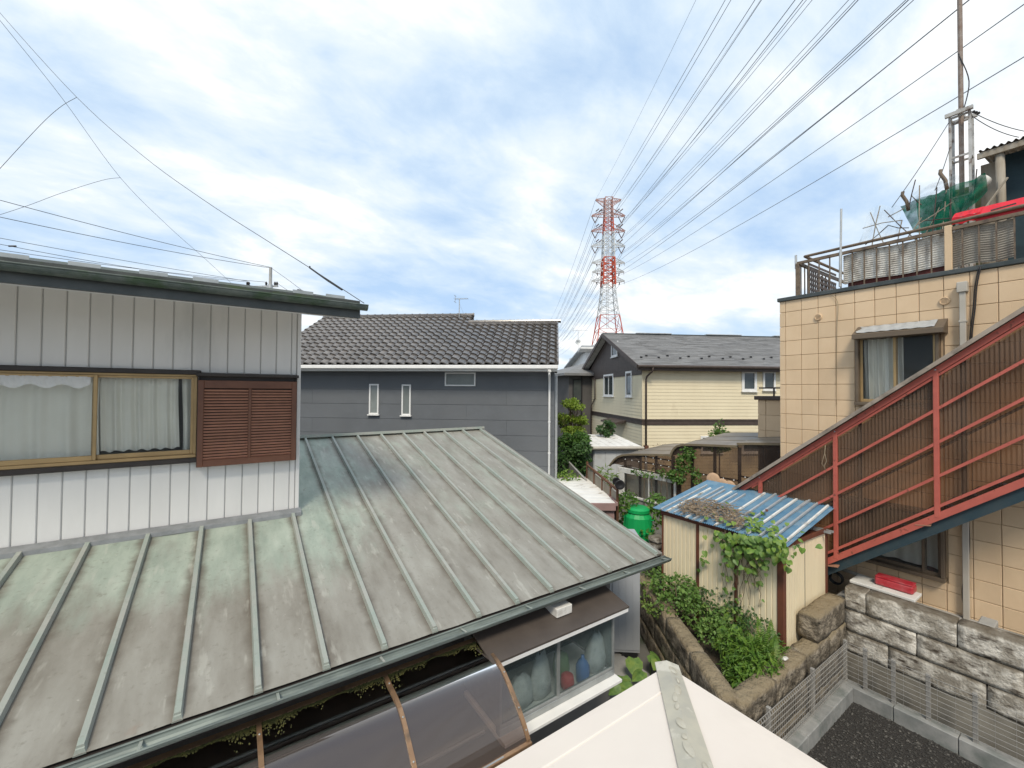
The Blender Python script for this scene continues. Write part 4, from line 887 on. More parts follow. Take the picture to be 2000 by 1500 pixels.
# ------------------------------------------------------------------ roof terrace railing
XR = XB+.07; zr0 = zp+.07
rail = thing('railing', 'rusty brown steel railing along the edge of the flat roof', 'railing', (XR, 1, zr0))
zt1 = hx(1560, 514, XR).z; ry0 = hx(1558, 514, XR).y
q = G(); q.beam((XR, ry0, zt1), (XR, -4, zt1), .05, .05); q.obj('top_rail', M['rail_brown'], rail)
q = G(); q.tube([hx(1572, 501, XR+.05), (XR+.05, -4, hx(1572, 501, XR+.05).z)], .026, 8); q.obj('handrail', M['rail_brown'], rail)
zh = hx(1572, 501, XR+.05).z; hyy = hx(1572, 501, XR+.05).y
q = G(); q.tube([(XR+.05, hyy, zh), (XR+2.0, hyy, zh)], .026, 8); q.obj('handrail', M['rail_brown'], rail)
q = G(); q.beam((XR, ry0, zt1), (XR+2.5, ry0, zt1), .05, .05); q.obj('top_rail', M['rail_brown'], rail)
bar = G(False); bar.box(-.011, .011, -.008, .008, 0, zt1-zr0); bo = bar.obj('baluster', M['rail_brown']); bme = bo.data; bpy.data.objects.remove(bo)
bp = hx(1657, 480, XR).y-hx(1672, 480, XR).y
y = ry0-.02; k = 0
while y > -1.4:
    put(bme, 'baluster', rail, (0, y-1, 0)); y -= .165; k += 1
for k in range(9): put(bme, 'baluster', rail, (.14+.17*k, ry0-1, 0))
for px in (1852,): 
    y = hx(px, 450, XR).y; q = G(); q.box(XR-.035, XR+.035, y-.04, y+.04, zr0, zt1+.06, .006); q.obj('rail_post', M['tan'], rail)
q = G(); q.box(XR-.03, XR+.03, ry0-.03, ry0+.03, zr0, zt1, .004); q.obj('rail_post', M['rail_brown'], rail)
c = hx(1558, 512, XR); q = G(); q.tube([c+Vector((0,.03,-.12)), c+Vector((0,.03,.14))], .022, 8); tag(q.obj('pipe_stub', M['galv'], None, origin=c), 'short galvanised pipe clamped to the railing corner', 'pipe')
c0 = hx(1641, 560, XR-.03); c1 = hx(1643, 408, XR-.03); q = G(); q.tube([c0, c1], .017, 8); q.tube([c0, c0.lerp(c1, .45)], .024, 8); tag(q.obj('pole', M['galv'], None, origin=c0), 'thin galvanised pole strapped upright to the roof railing', 'pole')
# corrugated plastic sheets tied inside the bars
M['corr_old'] = mat('corr_old', (0.72,0.70,0.65), (0.50,0.47,0.42), rough=.5, scale=4, stretch=(1,2.2,1), dirt=(0.17,0.13,0.10), dscale=3, dlo=.5, dhi=.72, dstretch=(1,2.5,.8))
M['corr_grey'] = mat('corr_grey', (0.33,0.30,0.255), (0.25,0.225,0.19), rough=.6, scale=3, dirt=(0.14,0.11,0.09), dlo=.55, dhi=.8)
def hsheet(y0, y1, z0, z1, x, mt, name, label, seed):
    n = int((z1-z0)/.034)*4; q = G(); q.grid(lambda u, v: (x+.009*math.sin(v*n/4*2*math.pi)+.012*math.sin(u*5+seed), y0+(y1-y0)*u, z0+(z1-z0)*v+.012*math.sin(u*9+seed)), 12, n); o = q.obj(name, mt, None, True, origin=(x, (y0+y1)/2, z0)); tag(o, label, 'panel'); return o
ya, yb2, yc, yd = hx(1648, 550, XR+.06).y, hx(1850, 500, XR+.06).y, hx(1858, 480, XR+.06).y, hx(1982, 480, XR+.06).y
hsheet(yb2, ya, zr0+.10, zt1-.03, XR+.05, M['corr_old'], 'corrugated_sheet', 'weather-stained white corrugated sheet tied behind the roof railing', 1)
hsheet(yd, yc, zr0+.06, zt1-.03, XR+.05, M['corr_grey'], 'corrugated_sheet', 'drab grey corrugated sheet tied behind the railing below red sheet', 2)
q = G(); q.box(XR+.09, XR+.11, yb2, ya-.05, zr0, zr0+.16, .004); tag(q.obj('skirting_board', mat('oxide', (0.14,0.035,0.03), (0.09,0.03,0.025), rough=.8, scale=6), None, origin=(XR+.1, ya, zr0)), 'dull red board at the foot of the stained corrugated sheet', 'board')
# lattice screen at the corner
lat = thing('lattice_screen', 'dark brown lattice screen standing at the railing corner', 'lattice', (XR+.12, ry0-.1, zr0))
lx0, lx1, ly = XR+.12, XR+1.5, ry0-.12; lz1 = zt1-.10
for k in range(16): x = lx0+.09*k; q = G(); q.box(x, x+.045, ly, ly+.012, zr0, lz1-.02*k*.3, .002); q.obj('lattice_slat', M['choc'], lat)
for k in range(7): z = zr0+.03+.095*k; q = G(); q.box(lx0, lx1, ly-.013, ly-.001, z, z+.045, .002); q.obj('lattice_slat', M['choc'], lat)

# ------------------------------------------------------------------ steel mast tower on the roof
mX = 10.3; mc = hx(1878, 300, mX); mz1 = hx(1878, 228, mX).z; mz0 = zp-.1
mast = thing('mast_tower', 'grey lattice mast tower carrying a tall rusty pole', 'tower', (mX, mc.y, mz0))
wv = .115; M['mast_paint'] = mat('mast_paint', (0.50,0.50,0.49), (0.38,0.37,0.35), rough=.55, scale=7, dirt=(0.13,0.08,0.055), dscale=6, dlo=.52, dhi=.66)
for sx in (-1, 1):
    for sy in (-1, 1):
        q = G(); q.beam((mX+sx*wv, mc.y+sy*wv, mz0), (mX+sx*wv, mc.y+sy*wv, mz1), .034, .034, (0,1,0)); q.obj('leg', M['mast_paint'], mast)
hN = 4
for k in range(hN+1):
    z = mz1-.02-(mz1-mz0-.3)*k/hN
    for sx in (-1, 1):
        q = G(); q.beam((mX+sx*wv, mc.y-wv, z), (mX+sx*wv, mc.y+wv, z), .028, .028); q.obj('brace', M['mast_paint'], mast)
        q = G(); q.beam((mX-wv, mc.y+sx*wv, z-.001), (mX+wv, mc.y+sx*wv, z-.001), .026, .026); q.obj('brace', M['mast_paint'], mast)
for k in (2, 3):
    za_, zb_ = mz1-.02-(mz1-mz0-.3)*k/hN, mz1-.02-(mz1-mz0-.3)*(k+1)/hN
    for sx in (-1, 1):
        q = G(); q.beam((mX+sx*(wv+.02), mc.y-wv, za_), (mX+sx*(wv+.02), mc.y+wv, zb_), .02, .03); q.obj('diagonal', M['mast_paint'], mast)
        q = G(); q.beam((mX+sx*(wv+.04), mc.y+wv, za_), (mX+sx*(wv+.04), mc.y-wv, zb_), .02, .03); q.obj('diagonal', M['mast_paint'], mast)
q = G(); q.beam((mX-wv-.06, mc.y-wv-.05, mz1+.02), (mX-wv-.06, mc.y+wv+.05, mz1+.02), .05, .06).beam((mX+wv+.06, mc.y-wv-.05, mz1+.02), (mX+wv+.06, mc.y+wv+.05, mz1+.02), .05, .06).beam((mX-wv-.06, mc.y, mz1+.05), (mX+wv+.06, mc.y, mz1+.05), .06, .05); q.obj('cap_frame', M['mast_paint'], mast)
ptop = hx(1874, -60, mX).z; q = G(); q.tube([(mX, mc.y, mz0+.3), (mX, mc.y, ptop)], .033, 8); q.obj('pole', mat('pole_rust', (0.20,0.14,0.11), (0.30,0.26,0.23), rough=.7, scale=8), mast)
cable('cable', 'slack black cable looping off the mast pole', [(mX-.04, mc.y+.02, mz1+1.1), (mX-.02, mc.y-.10, mz1+.55), (mX-.05, mc.y-.03, mz1+.05)], .008, M['black'], 6)
M['wire'] = mat('wire', (0.06,0.06,0.065), rough=.6)
guy = lambda lab, a, b, sag=0.03: cable('guy_wire', lab, [a, b], .006, M['wire'], 12, sag, 'wire')
tl_ = Vector((mX-wv, mc.y+wv, mz1-.05)); tr_ = Vector((mX-wv, mc.y-wv, mz1))
guy('long guy wire running down from mast to the net frame', tl_, hx(1742, 405, 9.6))
guy('shorter steep guy wire from the mast to the green net', tl_-Vector((0,0,.45)), hx(1826, 372, 9.7))
guy('guy wire from the mast over the hut roof', tr_, hx(2060, 262, 11.0), .10); guy('lower guy wire from the mast ending on the hut roof', tr_-Vector((0,0,.06)), hx(1990, 268, 10.8), .06)
for k, f in enumerate((.03, .06, .09)):
    p_ = tr_.lerp(hx(2060, 262, 11.0), f+.02); q = G(); q.lathe(p_, [(.006,-.02),(.022,-.012),(.022,.012),(.006,.02)], 8, axis=(.1,-1,.1)); tag(q.obj('insulator', M['black'], None, origin=(0,0,0)), 'small dark insulator threaded on the guy wire off the mast top', 'insulator', 'insulators on the mast guy wire')

# ------------------------------------------------------------------ shack, nets and red sheet on the roof
def netmat(name, col, a0, a1, sc=25): return clear(name, col, .5, rough=.9, spec=.0, alpha_noise=(sc, a0, a1))
M['net_green'] = netmat('net_green', (0.008,0.115,0.07), .62, .97, 7); M['net_white'] = netmat('net_white', (0.62,0.72,0.75), .10, .30, 18)
shack = thing('rooftop_shack', 'rough rooftop shack with corrugated roof and dark tarpaulin side', 'shack', (11, -.6, zp-.1))
M['wood_old'] = mat('wood_old', (0.24,0.20,0.15), (0.34,0.31,0.26), rough=.85, scale=6, stretch=(2,2,.3)); M['tarp'] = mat('tarp', (0.022,0.05,0.065), (0.012,0.03,0.042), rough=.7, scale=3); M['corr_roof'] = mat('corr_roof', (0.20,0.185,0.17), (0.12,0.115,0.11), rough=.7, scale=5)
sx_ = 10.2; a = hx(1912, 300, sx_); b = hx(2000, 268, sx_)
ys0 = a.y; zs0 = a.z
def rfn(u, v): return (sx_-.05+2.4*v, ys0-3.0*u, zs0+.02+.30*v+.018*math.sin(u*3.0/.075*2*math.pi))
q = G(); q.grid(rfn, 240, 3); q.obj('corrugated_roof', M['corr_roof'], shack, True)
q = G(); q.beam((sx_, ys0+.02, zs0-.05), (sx_, ys0-3, zs0-.05), .05, .09).beam((sx_+.9, ys0+.02, zs0+.06), (sx_+.9, ys0-3, zs0+.06), .05, .09); q.obj('eave_beam', M['wood_old'], shack)
pst = hx(1957, 330, sx_+.05); q = G(); q.tube([(sx_+.05, pst.y, zp-.1), (sx_+.06, pst.y+.02, zs0-.08)], .055, 8); q.obj('post', M['wood_old'], shack, True)
q = G(); q.tube([(sx_+.05, pst.y-.02, zp+.85), (sx_+.0, pst.y-.13, zp+1.05)], .02, 6); q.obj('branch_stub', M['wood_old'], shack, True)
q = G(); q.grid(lambda u, v: (sx_+.35+.03*math.sin(u*12), pst.y+.10-2.8*u, zs0-.02-(zs0-zp)*v), 20, 4); q.obj('tarpaulin', M['tarp'], shack, True)
q = G(); q.box(sx_+.3, sx_+.34, pst.y+.02, pst.y+.26, zp-.1, zs0-.1); q.obj('side_board', M['wood_old'], shack)
q = G(); q.beam((sx_, pst.y-.05, zp+.62), (sx_-.05, pst.y+.62, zp+.52), .03, .05); q.obj('cross_board', M['wood_old'], shack)
c = hx(1920, 357, sx_-.1); q = G(); q.lathe(c, [(.10,0),(.10,.10),(.09,.12)], 16, axis=(-1,.15,0)); tag(q.obj('water_drum', M['white_old'], None, True, origin=(0,0,0)), 'small white drum wedged beside the shack post', 'drum')
q = G(); q.beam(hx(1862, 325, sx_-.1)-Vector((0,0,.0)), hx(1958, 352, sx_), .03, .03)
q = G(); a = hx(1925, 405, sx_-.2); q.tube([a, a+Vector((.1,-.22,.42))], .016, 6); tag(q.obj('prop_stick', M['wood_old'], None, origin=(0,0,0)), 'slanting grey prop stick leaning on the shack post', 'stick')
# plank lean-to wall, green and yellowish, behind the net
lw = thing('planter_screen', 'yellow-green board screen behind the mast tower foot', 'screen', (10.6, 1.2, zp-.1)); M['ply'] = mat('ply', (0.42,0.40,0.22), (0.33,0.33,0.18), rough=.8, scale=3)
ya_, yb_ = hx(1856, 400, 10.7).y, hx(1935, 380, 10.7).y; zt_ = hx(1900, 362, 10.7).z
for k in range(3): y0 = ya_+(yb_-ya_)*k/3; q = G(); q.box(10.7, 10.72, y0-.005+(yb_-ya_)/3, y0, zp-.1, zt_, .003); q.obj('board', M['ply'], lw)
q = G(); q.grid(lambda u, v: (10.62, hx(1826, 400, 10.62).y-.42*u, hx(1840, 398, 10.62).z+.05-.45*v+.0*u), 4, 2); 
for i in range(6): y = hx(1828, 400, 10.6).y-.06*i; q.box(10.6, 10.61, y-.05, y, zp, hx(1840, 392, 10.6).z, .002)
q.obj('corrugated_offcut', M['galv'], lw)
def net(name, label, top, bot, mt, x, seed, amp=.05):
    """hung netting between an upper and a lower line of picture points on plane X=x"""
    r_ = random.Random(seed); T = [hx(px, py, x) for px, py in top]; Bt = [hx(px, py, x) for px, py in bot]
    def lerpl(L, u): s_ = u*(len(L)-1); i = min(int(s_), len(L)-2); return L[i].lerp(L[i+1], s_-i)
    def fn(u, v): p_ = lerpl(T, u).lerp(lerpl(Bt, u), v); p_ = p_.copy(); p_.x += amp*math.sin(u*17+seed+v*4)+amp*.5*math.sin(v*11+u*5); p_.z -= .03*math.sin(math.pi*v)*math.sin(u*9); return p_
    q = G(); q.grid(fn, 40, 12); o = q.obj(name, mt, None, True, origin=T[0]); tag(o, label, 'net'); return o
net('garden_net', 'dark green garden net slung from poles below the mast', [(1757, 402), (1800, 386), (1850, 368), (1900, 350), (1926, 340)], [(1788, 456), (1815, 454), (1850, 446), (1885, 412), (1928, 374)], M['net_green'], 9.9, 1)
net('garden_net', 'green net sheet hanging loose behind the railing by the mast', [(1790, 392), (1820, 380), (1862, 368)], [(1800, 470), (1830, 462), (1866, 450)], M['net_green'], 10.3, 4)
net('bird_net', 'pale bird net draped over the bare cane frame', [(1680, 470), (1700, 405), (1716, 400), (1740, 402), (1757, 402)], [(1680, 478), (1700, 474), (1725, 470), (1750, 460), (1760, 440)], M['net_white'], 9.6, 2)
net('bird_net', 'pale bird net strung above the green net', [(1776, 392), (1796, 364), (1830, 356), (1860, 344), (1872, 342)], [(1780, 392), (1796, 388), (1830, 374), (1860, 363), (1872, 360)], M['net_white'], 9.8, 3)
cane = thing('cane_frame', 'jumble of crossed bamboo canes on the roof garden', 'canes', (9.6, 2, zp)); rng = random.Random(8)
for a, b, x in (((1703,480),(1719,402),9.55),((1700,415),(1727,478),9.6),((1727,410),(1790,470),9.55),((1734,424),(1766,407),9.65),((1752,480),(1762,430),9.7),((1766,472),(1800,425),9.6),((1685,446),(1762,430),9.58),((1775,405),(1788,351),9.75),((1796,470),(1796,362),9.8),((1780,382),(1800,400),9.82),((1820,470),(1830,366),9.8),((1800,470),(1840,395),9.9),((1790,440),(1860,395),9.7),((1795,432),(1868,425),9.75),((1838,470),(1850,352),9.85),((1900,392),(1908,330),9.95),((1857,440),(1858,340),9.9),((1713,478),(1785,462),9.6),((1690,478),(1735,440),9.62),((1735,440),(1775,445),9.62)):
    A_, B_ = hx(*a, x), hx(*b, x); q = G(); q.tube([A_, A_.lerp(B_, .5)+Vector((rng.uniform(-.03,.03), 0, rng.uniform(-.03,.03))), B_], .008, 6); q.obj('cane', M['wood_old'] if rng.random() < .5 else M['choc'], cane)
for k, (px, py) in enumerate(((1771, 381), (1846, 338))):
    c = hx(px, py, 9.8); q = G(); q.tube([c+Vector((0,-.02,-.28)), c+Vector((0,0,-.12)), c+Vector((0,.06,.02)), c+Vector((0,.05,.08))], .026, 8); tag(q.obj('crook_pipe', M['rail_brown'], None, True, origin=(0,0,0)), ('stubby rusty crook pipe poking out at the green net corner', 'bent brown crook pipe poking above the net beside the mast')[k], 'pipe')
# red sheet in two folds on the rail
M['red_sheet'] = mat('red_sheet', (0.62,0.015,0.03), (0.52,0.012,0.025), rough=.5, scale=2)
red = thing('red_sheet', 'bright red folded sheet laid along the top of the railing', 'sheet', (9.2, 0, zt1+.03))
def redp(p0, p1, h_, x0, name):
    a, b = hx(*p0, x0), hx(*p1, x0); q = G(); n = 24
    q.grid(lambda u, v: (x0+.30*v+.0*u, a.y+(b.y-a.y)*u, (a.z+(b.z-a.z)*u)+h_*v+.014*math.sin(u*19+v*3)*math.sin(v*3)), n, 6)
    q.grid(lambda u, v: (x0-.004+.012*v, a.y+(b.y-a.y)*u, (a.z+(b.z-a.z)*u)-.10*v+.01*math.sin(u*13)), n, 2); q.obj(name, M['red_sheet'], red, True)
redp((1906, 424), (2060, 390), .22, 9.05, 'upper_fold'); redp((1859, 427), (1915, 414), .16, 9.12, 'lower_fold')
a = hx(1935, 418, 9.03); b = hx(1985, 404, 9.03); q = G(); q.beam(a+Vector((.0,0,.05)), b+Vector((.0,0,.05)), .012, .02); q.obj('strap', M['choc'], red)

# ------------------------------------------------------------------ red steel stair with brown corrugated sides
M['red_paint'] = mat('red_paint', (0.47,0.115,0.085), (0.40,0.095,0.07), rough=0.5, scale=5, dirt=(0.15,0.055,0.035), dscale=14, dlo=.62, dhi=.70, bump=.15, bscale=60)
M['teal'] = mat('teal', (0.02,0.045,0.06), (0.035,0.055,0.065), rough=.6, scale=6)
M['poly'] = clear('poly', (0.20,0.135,0.095), .42, rough=.35, tint=(0.72,0.56,0.43), spec=.35, alpha_noise=(1.1, .26, .55))
M['poly_roof'] = mat('poly_roof', (0.27,0.22,0.175), (0.34,0.29,0.24), rough=.6, scale=3, dirt=(0.10,0.085,0.07), dscale=4, dlo=.5, dhi=.7)
XS, XI = 8.0, 8.82; S_ = .82
def zt_s(y): return H+.33-S_*(y-1.435)
def zb_s(y): return H-1.68-S_*(y-1.44)
st = thing('outside_stair', 'red steel outside stair enclosed in brown corrugated plastic sheets', 'stair', (XS, 3.9, zb_s(3.9)))
Y0, Y1 = 4.12, -2.3
q = G(); q.beam((XS, 3.95, zb_s(3.95)), (XS, Y1, zb_s(Y1)), .05, .085); q.obj('stringer', M['red_paint'], st)
q = G(); q.beam((XS+.05, 3.95, zb_s(3.95)-.12), (XS+.05, Y1, zb_s(Y1)-.12), .03, .17); q.obj('inner_stringer', M['teal'], st)
q = G(); q.beam((XI-.03, 3.95, zb_s(3.95)-.02), (XI-.03, Y1, zb_s(Y1)-.02), .03, .22); q.obj('wall_stringer', M['teal'], st)
q = G(); q.beam((XS, Y0-.02, zt_s(Y0)), (XS, Y1, zt_s(Y1)), .055, .075); q.obj('top_beam', M['red_paint'], st)
q = G(); q.beam((XS+.005, Y0-.25, zt_s(Y0-.25)-.085), (XS+.005, Y1, zt_s(Y1)-.085), .03, .03); q.obj('rail', M['red_paint'], st)
for d_ in (-.54, -1.0, -1.46, -1.87):
    q = G(); yy = min(3.95, 3.9) ; q.beam((XS-.012, yy, zt_s(yy)+d_), (XS-.012, Y1, zt_s(Y1)+d_), .025, .035); q.obj('rail', M['red_paint'], st)
for px in (1485, 1632, 1830):
    y = hx(px, 930, XS).y; q = G(); q.box(XS-.028, XS+.028, y-.028, y+.028, zb_s(y)-.01, zt_s(y)-.02, .005); ps = q.obj('post', M['red_paint'], st)
    q = G(); q.lathe((XS-.03, y, zt_s(y)+.005), [(.011,0),(.011,.008),(.004,.012)], 8, axis=(-1,0,0)); q.obj('bolt', M['galv'], ps)
for y in (.33, -.8, -1.95): q = G(); q.box(XS-.028, XS+.028, y-.028, y+.028, zb_s(y)-.01, zt_s(y)-.02, .005); q.obj('post', M['red_paint'], st)
for y in (3.75, 2.5, 1.3, .1, -1.1): q = G(); q.box(XI-.03, XI, y-.025, y+.025, zb_s(y)-.05, zt_s(y)+.12, .004); q.obj('wall_post', M['choc'], st)
tr_me = G(False); tr_me.box(0, XI-XS-.06, -.13, .13, 0, .03, .004); o = tr_me.obj('tread', M['choc']); trm = o.data; bpy.data.objects.remove(o)
k = 0; y = 3.82
while y > Y1: put(trm, 'tread', st, (.04, y-3.9, zb_s(y)+.02-zb_s(3.9))); y -= .232
q = G(); q.tube([(XI-.12, 3.7, zt_s(3.7)-1.05), (XI-.12, Y1, zt_s(Y1)-1.05)], .02, 6); q.obj('handrail', M['choc'], st)
ys_ = [4.0, hx(1632, 930, XS).y, hx(1830, 930, XS).y, .33, -.8, -1.95]
for a, b in zip(ys_[:-1], ys_[1:]):
    n = int((a-b)/.042)*6
    def pf(u, v, a=a, b=b): y = a+(b-a)*u; return (XS+.045+.0075*math.sin((a-b)*u/.042*2*math.pi), y, zt_s(y)-.05+(zb_s(y)+.05-zt_s(y)+.05)*v)
    q = G(); q.grid(pf, n, 1); q.obj('side_sheet', M['poly'], st, True)
q = G(); q.beam((XS-.13, Y0+.04, zt_s(Y0+.04)+.07), (XS-.13, Y1, zt_s(Y1)+.07), .012, .05); q.obj('sheet_edge', M['poly_roof'], st)
for k in range(7):      # overlapping roof sheets, ends uneven
    a = Y0+.06-.93*k; b = a-1.02
    def rf_(u, v, a=a, b=b, k=k): y = a+(b-a)*v; return (XS-.13+(XI-XS+.16)*u, y+.02*math.sin(u*9+k), zt_s(y)+.075+.010*(k % 2)+.035*v*0+.012*math.sin(u*.98/.07*2*math.pi)+.025*(1-v)-.02)
    q = G(); q.grid(rf_, 56, 3); q.obj('roof_sheet', M['poly_roof'], st, True)
    c = Vector((XS-.10, a-.03, zt_s(a-.03)+.075)); q = G(); q.beam(c, c+Vector((.0,-.10,.05)), .05, .02); q.obj('sheet_clip', M['rail_brown'], st)
q = G(); a = hx(1612, 870, XS-.06); q.tube([a, a+Vector((0,.01,-.12)), a+Vector((0,-.015,-.25)), a+Vector((0,.02,-.34)), a+Vector((0,-.01,-.42))], .005, 5); q.tube([a+Vector((0,.01,-.12)), a+Vector((0,.05,-.3)), a+Vector((0,.01,-.36))], .004, 5); tag(q.obj('twine', M['rope'], None, True, origin=(0,0,0)), 'frayed pale twine hanging from the red stair beam', 'twine')
for k, (px, py) in enumerate(((1628, 1110), (1806, 1030))):
    c = hx(px, py, XS-.03); q = G(); q.hexa([c+Vector((0,.10,0)), c+Vector((.1,.10,.03)), c+Vector((.1,-.06,.06)), c+Vector((0,-.06,.03)), c+Vector((0,.10,.012)), c+Vector((.1,.10,.042)), c+Vector((.1,-.06,.072)), c+Vector((0,-.06,.042))]); q.obj('bent_flap', mat('copper_flap%d' % k, (0.33,0.17,0.11), rough=.6), st)

# ------------------------------------------------------------------ sunken gravel lot, kerb, terrace soil
from mathutils import noise as NZ
M['gravel'] = mat('gravel', (0.030,0.028,0.026), (0.055,0.050,0.045), rough=0.95, scale=40, bump=1.0, bscale=70, bdist=.03)
M['stone_bit'] = mat('stone_bit', (0.035,0.033,0.030), (0.16,0.15,0.135), rough=0.85, scale=30, c_lo=.5, c_hi=.72)
GX1, GY1 = 7.40, 2.20
q = G(); q.grid(lambda u, v: (3.0+(GX1+.02-3.0)*u, -6+(GY1+.02+6)*v, .10+.015*NZ.noise((u*9, v*16, 0))), 30, 50); struct(q.obj('gravel_lot', M['gravel'], None, True))
rng = random.Random(31); q = G()
for k in range(9000):
    x = rng.uniform(4.2, GX1); y = rng.uniform(-.9, GY1); s_ = rng.uniform(.006, .02)*(1.5 if rng.random() < .06 else 1)
    a = rng.uniform(0, 6); c_, s2 = math.cos(a)*s_, math.sin(a)*s_; z = .105+.012*NZ.noise(((x-3)/4.4*9, (y+6)/8.2*16, 0)); h_ = s_*rng.uniform(.4, .8)
    q.add([(x+c_, y+s2, z), (x-s2, y+c_*1.2, z), (x-c_, y-s2, z), (x+s2, y-c_*1.1, z), (x+.2*c_, y+.1*s2, z+h_)], [(0,1,4),(1,2,4),(2,3,4),(3,0,4)])
stuff(q.obj('gravel', M['stone_bit']))
M['kerb'] = mat('kerb', (0.32,0.32,0.31), (0.21,0.215,0.21), rough=.85, scale=4, bump=.3, bscale=90, dirt=(0.13,0.15,0.14), dscale=3, dlo=.5, dhi=.72, rnd=.08)
kerb = thing('kerb', 'low grey concrete kerb framing the dark gravel lot', 'kerb', (GX1, GY1, 0))
x = 4.3
while x < GX1: L = min(.40, GX1-x); q = G(); q.box(x, x+L-.006, GY1, GY1+.17, -.05, .30, .008); q.obj('kerb_block', M['kerb'], kerb); x += L
y = GY1+.17
while y > -3: q = G(); q.box(GX1, GX1+.16, y-.60+.006, y, -.05, .30, .008); q.obj('kerb_block', M['kerb'], kerb); y -= .60
TZ = .72
q = G(); q.slab([(5.0,2.6,-.05),(8.88,2.6,-.05),(8.88,3.9,-.05),(13,4.5,-.05),(14.0,9.8,-.05),(9.0,8.5,-.05),(6.9,5.45,-.05)], (0,0,TZ+.05)); struct(recalc(q.obj('garden_terrace', M['soil'])))
q = G(); q.box(8.06, XB+.018, -5, 2.62, 0, 1.25); struct(q.obj('side_passage', M['concrete']))

# ------------------------------------------------------------------ rough stone walls, block by block
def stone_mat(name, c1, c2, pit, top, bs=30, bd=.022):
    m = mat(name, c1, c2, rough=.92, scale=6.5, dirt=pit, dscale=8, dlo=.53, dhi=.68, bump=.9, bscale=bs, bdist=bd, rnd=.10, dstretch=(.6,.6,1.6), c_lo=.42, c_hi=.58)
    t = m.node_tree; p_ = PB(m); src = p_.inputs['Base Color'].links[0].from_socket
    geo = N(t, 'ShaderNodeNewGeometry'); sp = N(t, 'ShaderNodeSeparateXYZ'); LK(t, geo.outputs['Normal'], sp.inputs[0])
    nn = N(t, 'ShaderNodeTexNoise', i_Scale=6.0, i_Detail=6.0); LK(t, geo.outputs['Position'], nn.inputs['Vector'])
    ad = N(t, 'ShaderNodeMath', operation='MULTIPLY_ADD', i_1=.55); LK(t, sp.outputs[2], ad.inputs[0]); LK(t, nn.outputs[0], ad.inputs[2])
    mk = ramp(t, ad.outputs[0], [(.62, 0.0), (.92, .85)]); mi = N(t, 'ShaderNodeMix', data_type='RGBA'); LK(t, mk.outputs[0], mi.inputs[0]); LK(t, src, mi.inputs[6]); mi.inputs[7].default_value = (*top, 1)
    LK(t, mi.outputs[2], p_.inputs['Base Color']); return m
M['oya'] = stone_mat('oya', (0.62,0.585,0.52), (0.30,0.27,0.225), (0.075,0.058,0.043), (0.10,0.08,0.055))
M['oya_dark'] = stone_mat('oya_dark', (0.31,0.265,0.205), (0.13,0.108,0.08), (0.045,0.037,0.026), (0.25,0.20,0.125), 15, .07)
def rough_block(name, x0, x1, y0, y1, z0, z1, mt, par, seed, amp=.012, nx=8, ny=3, nz=5, world=True):
    """stone with broken faces and worn edges"""
    q = G(world); idx = {}
    cx, cy, cz = (x0+x1)/2, (y0+y1)/2, (z0+z1)/2
    def vid(i, j, k):
        key = (i, j, k)
        if key not in idx:
            p_ = Vector((x0+(x1-x0)*i/nx, y0+(y1-y0)*j/ny, z0+(z1-z0)*k/nz))
            e = (i in (0, nx))+(j in (0, ny))+(k in (0, nz)); d_ = (Vector((cx, cy, cz))-p_)
            n_ = Vector((NZ.noise(p_*5+Vector((seed, 0, 0))), NZ.noise(p_*5+Vector((0, seed, 9))), NZ.noise(p_*5+Vector((7, 3, seed)))))
            n2 = Vector((NZ.noise(p_*17), NZ.noise(p_*17+Vector((5, 0, 0))), NZ.noise(p_*17+Vector((0, 5, 0)))))
            sg = Vector((math.copysign(1, d_.x), math.copysign(1, d_.y), math.copysign(1, d_.z)))
            pull = .004*(e-1); p_ = p_+n_*amp+n2*amp*.55+Vector((sg.x if i in (0, nx) else 0, sg.y if j in (0, ny) else 0, sg.z if k in (0, nz) else 0))*pull
            idx[key] = len(q.v); q.v.append(p_)
        return idx[key]
    for j in range(ny):
        for k in range(nz): q.f.append((vid(0,j,k), vid(0,j,k+1), vid(0,j+1,k+1), vid(0,j+1,k))); q.f.append((vid(nx,j,k), vid(nx,j+1,k), vid(nx,j+1,k+1), vid(nx,j,k+1)))
    for i in range(nx):
        for k in range(nz): q.f.append((vid(i,0,k), vid(i+1,0,k), vid(i+1,0,k+1), vid(i,0,k+1))); q.f.append((vid(i,ny,k), vid(i,ny,k+1), vid(i+1,ny,k+1), vid(i+1,ny,k)))
        for j in range(ny): q.f.append((vid(i,j,0), vid(i,j+1,0), vid(i+1,j+1,0), vid(i+1,j,0))); q.f.append((vid(i,j,nz), vid(i+1,j,nz), vid(i+1,j+1,nz), vid(i,j+1,nz)))
    return q.obj(name, mt, par, True)
X3 = 7.80
w3 = thing('stone_wall', 'pitted white stone block wall on a concrete base beside tan building', 'wall', (X3, 0, 0))
jt = hx(1869, 1240, X3).y; js = hx(1790, 1250, X3).y
tops = [1.55, 1.22, .90, .58]; sd_ = 1
for c, j0 in enumerate((jt, js, jt-.25)):
    ys_ = sorted([j0+.93*k for k in range(-4, 4)]); ys_ = [y for y in ys_ if -3 < y < 2.35] + [2.42]
    for a, b in zip(ys_[:-1], ys_[1:]):
        if b-a < .06: continue
        rough_block('stone_block', X3, X3+.24, a+.0025, b-.0025, tops[c+1]+.002, tops[c]-.002, M['oya'], w3, sd_, amp=.006, nx=3, ny=10, nz=6); sd_ += 3
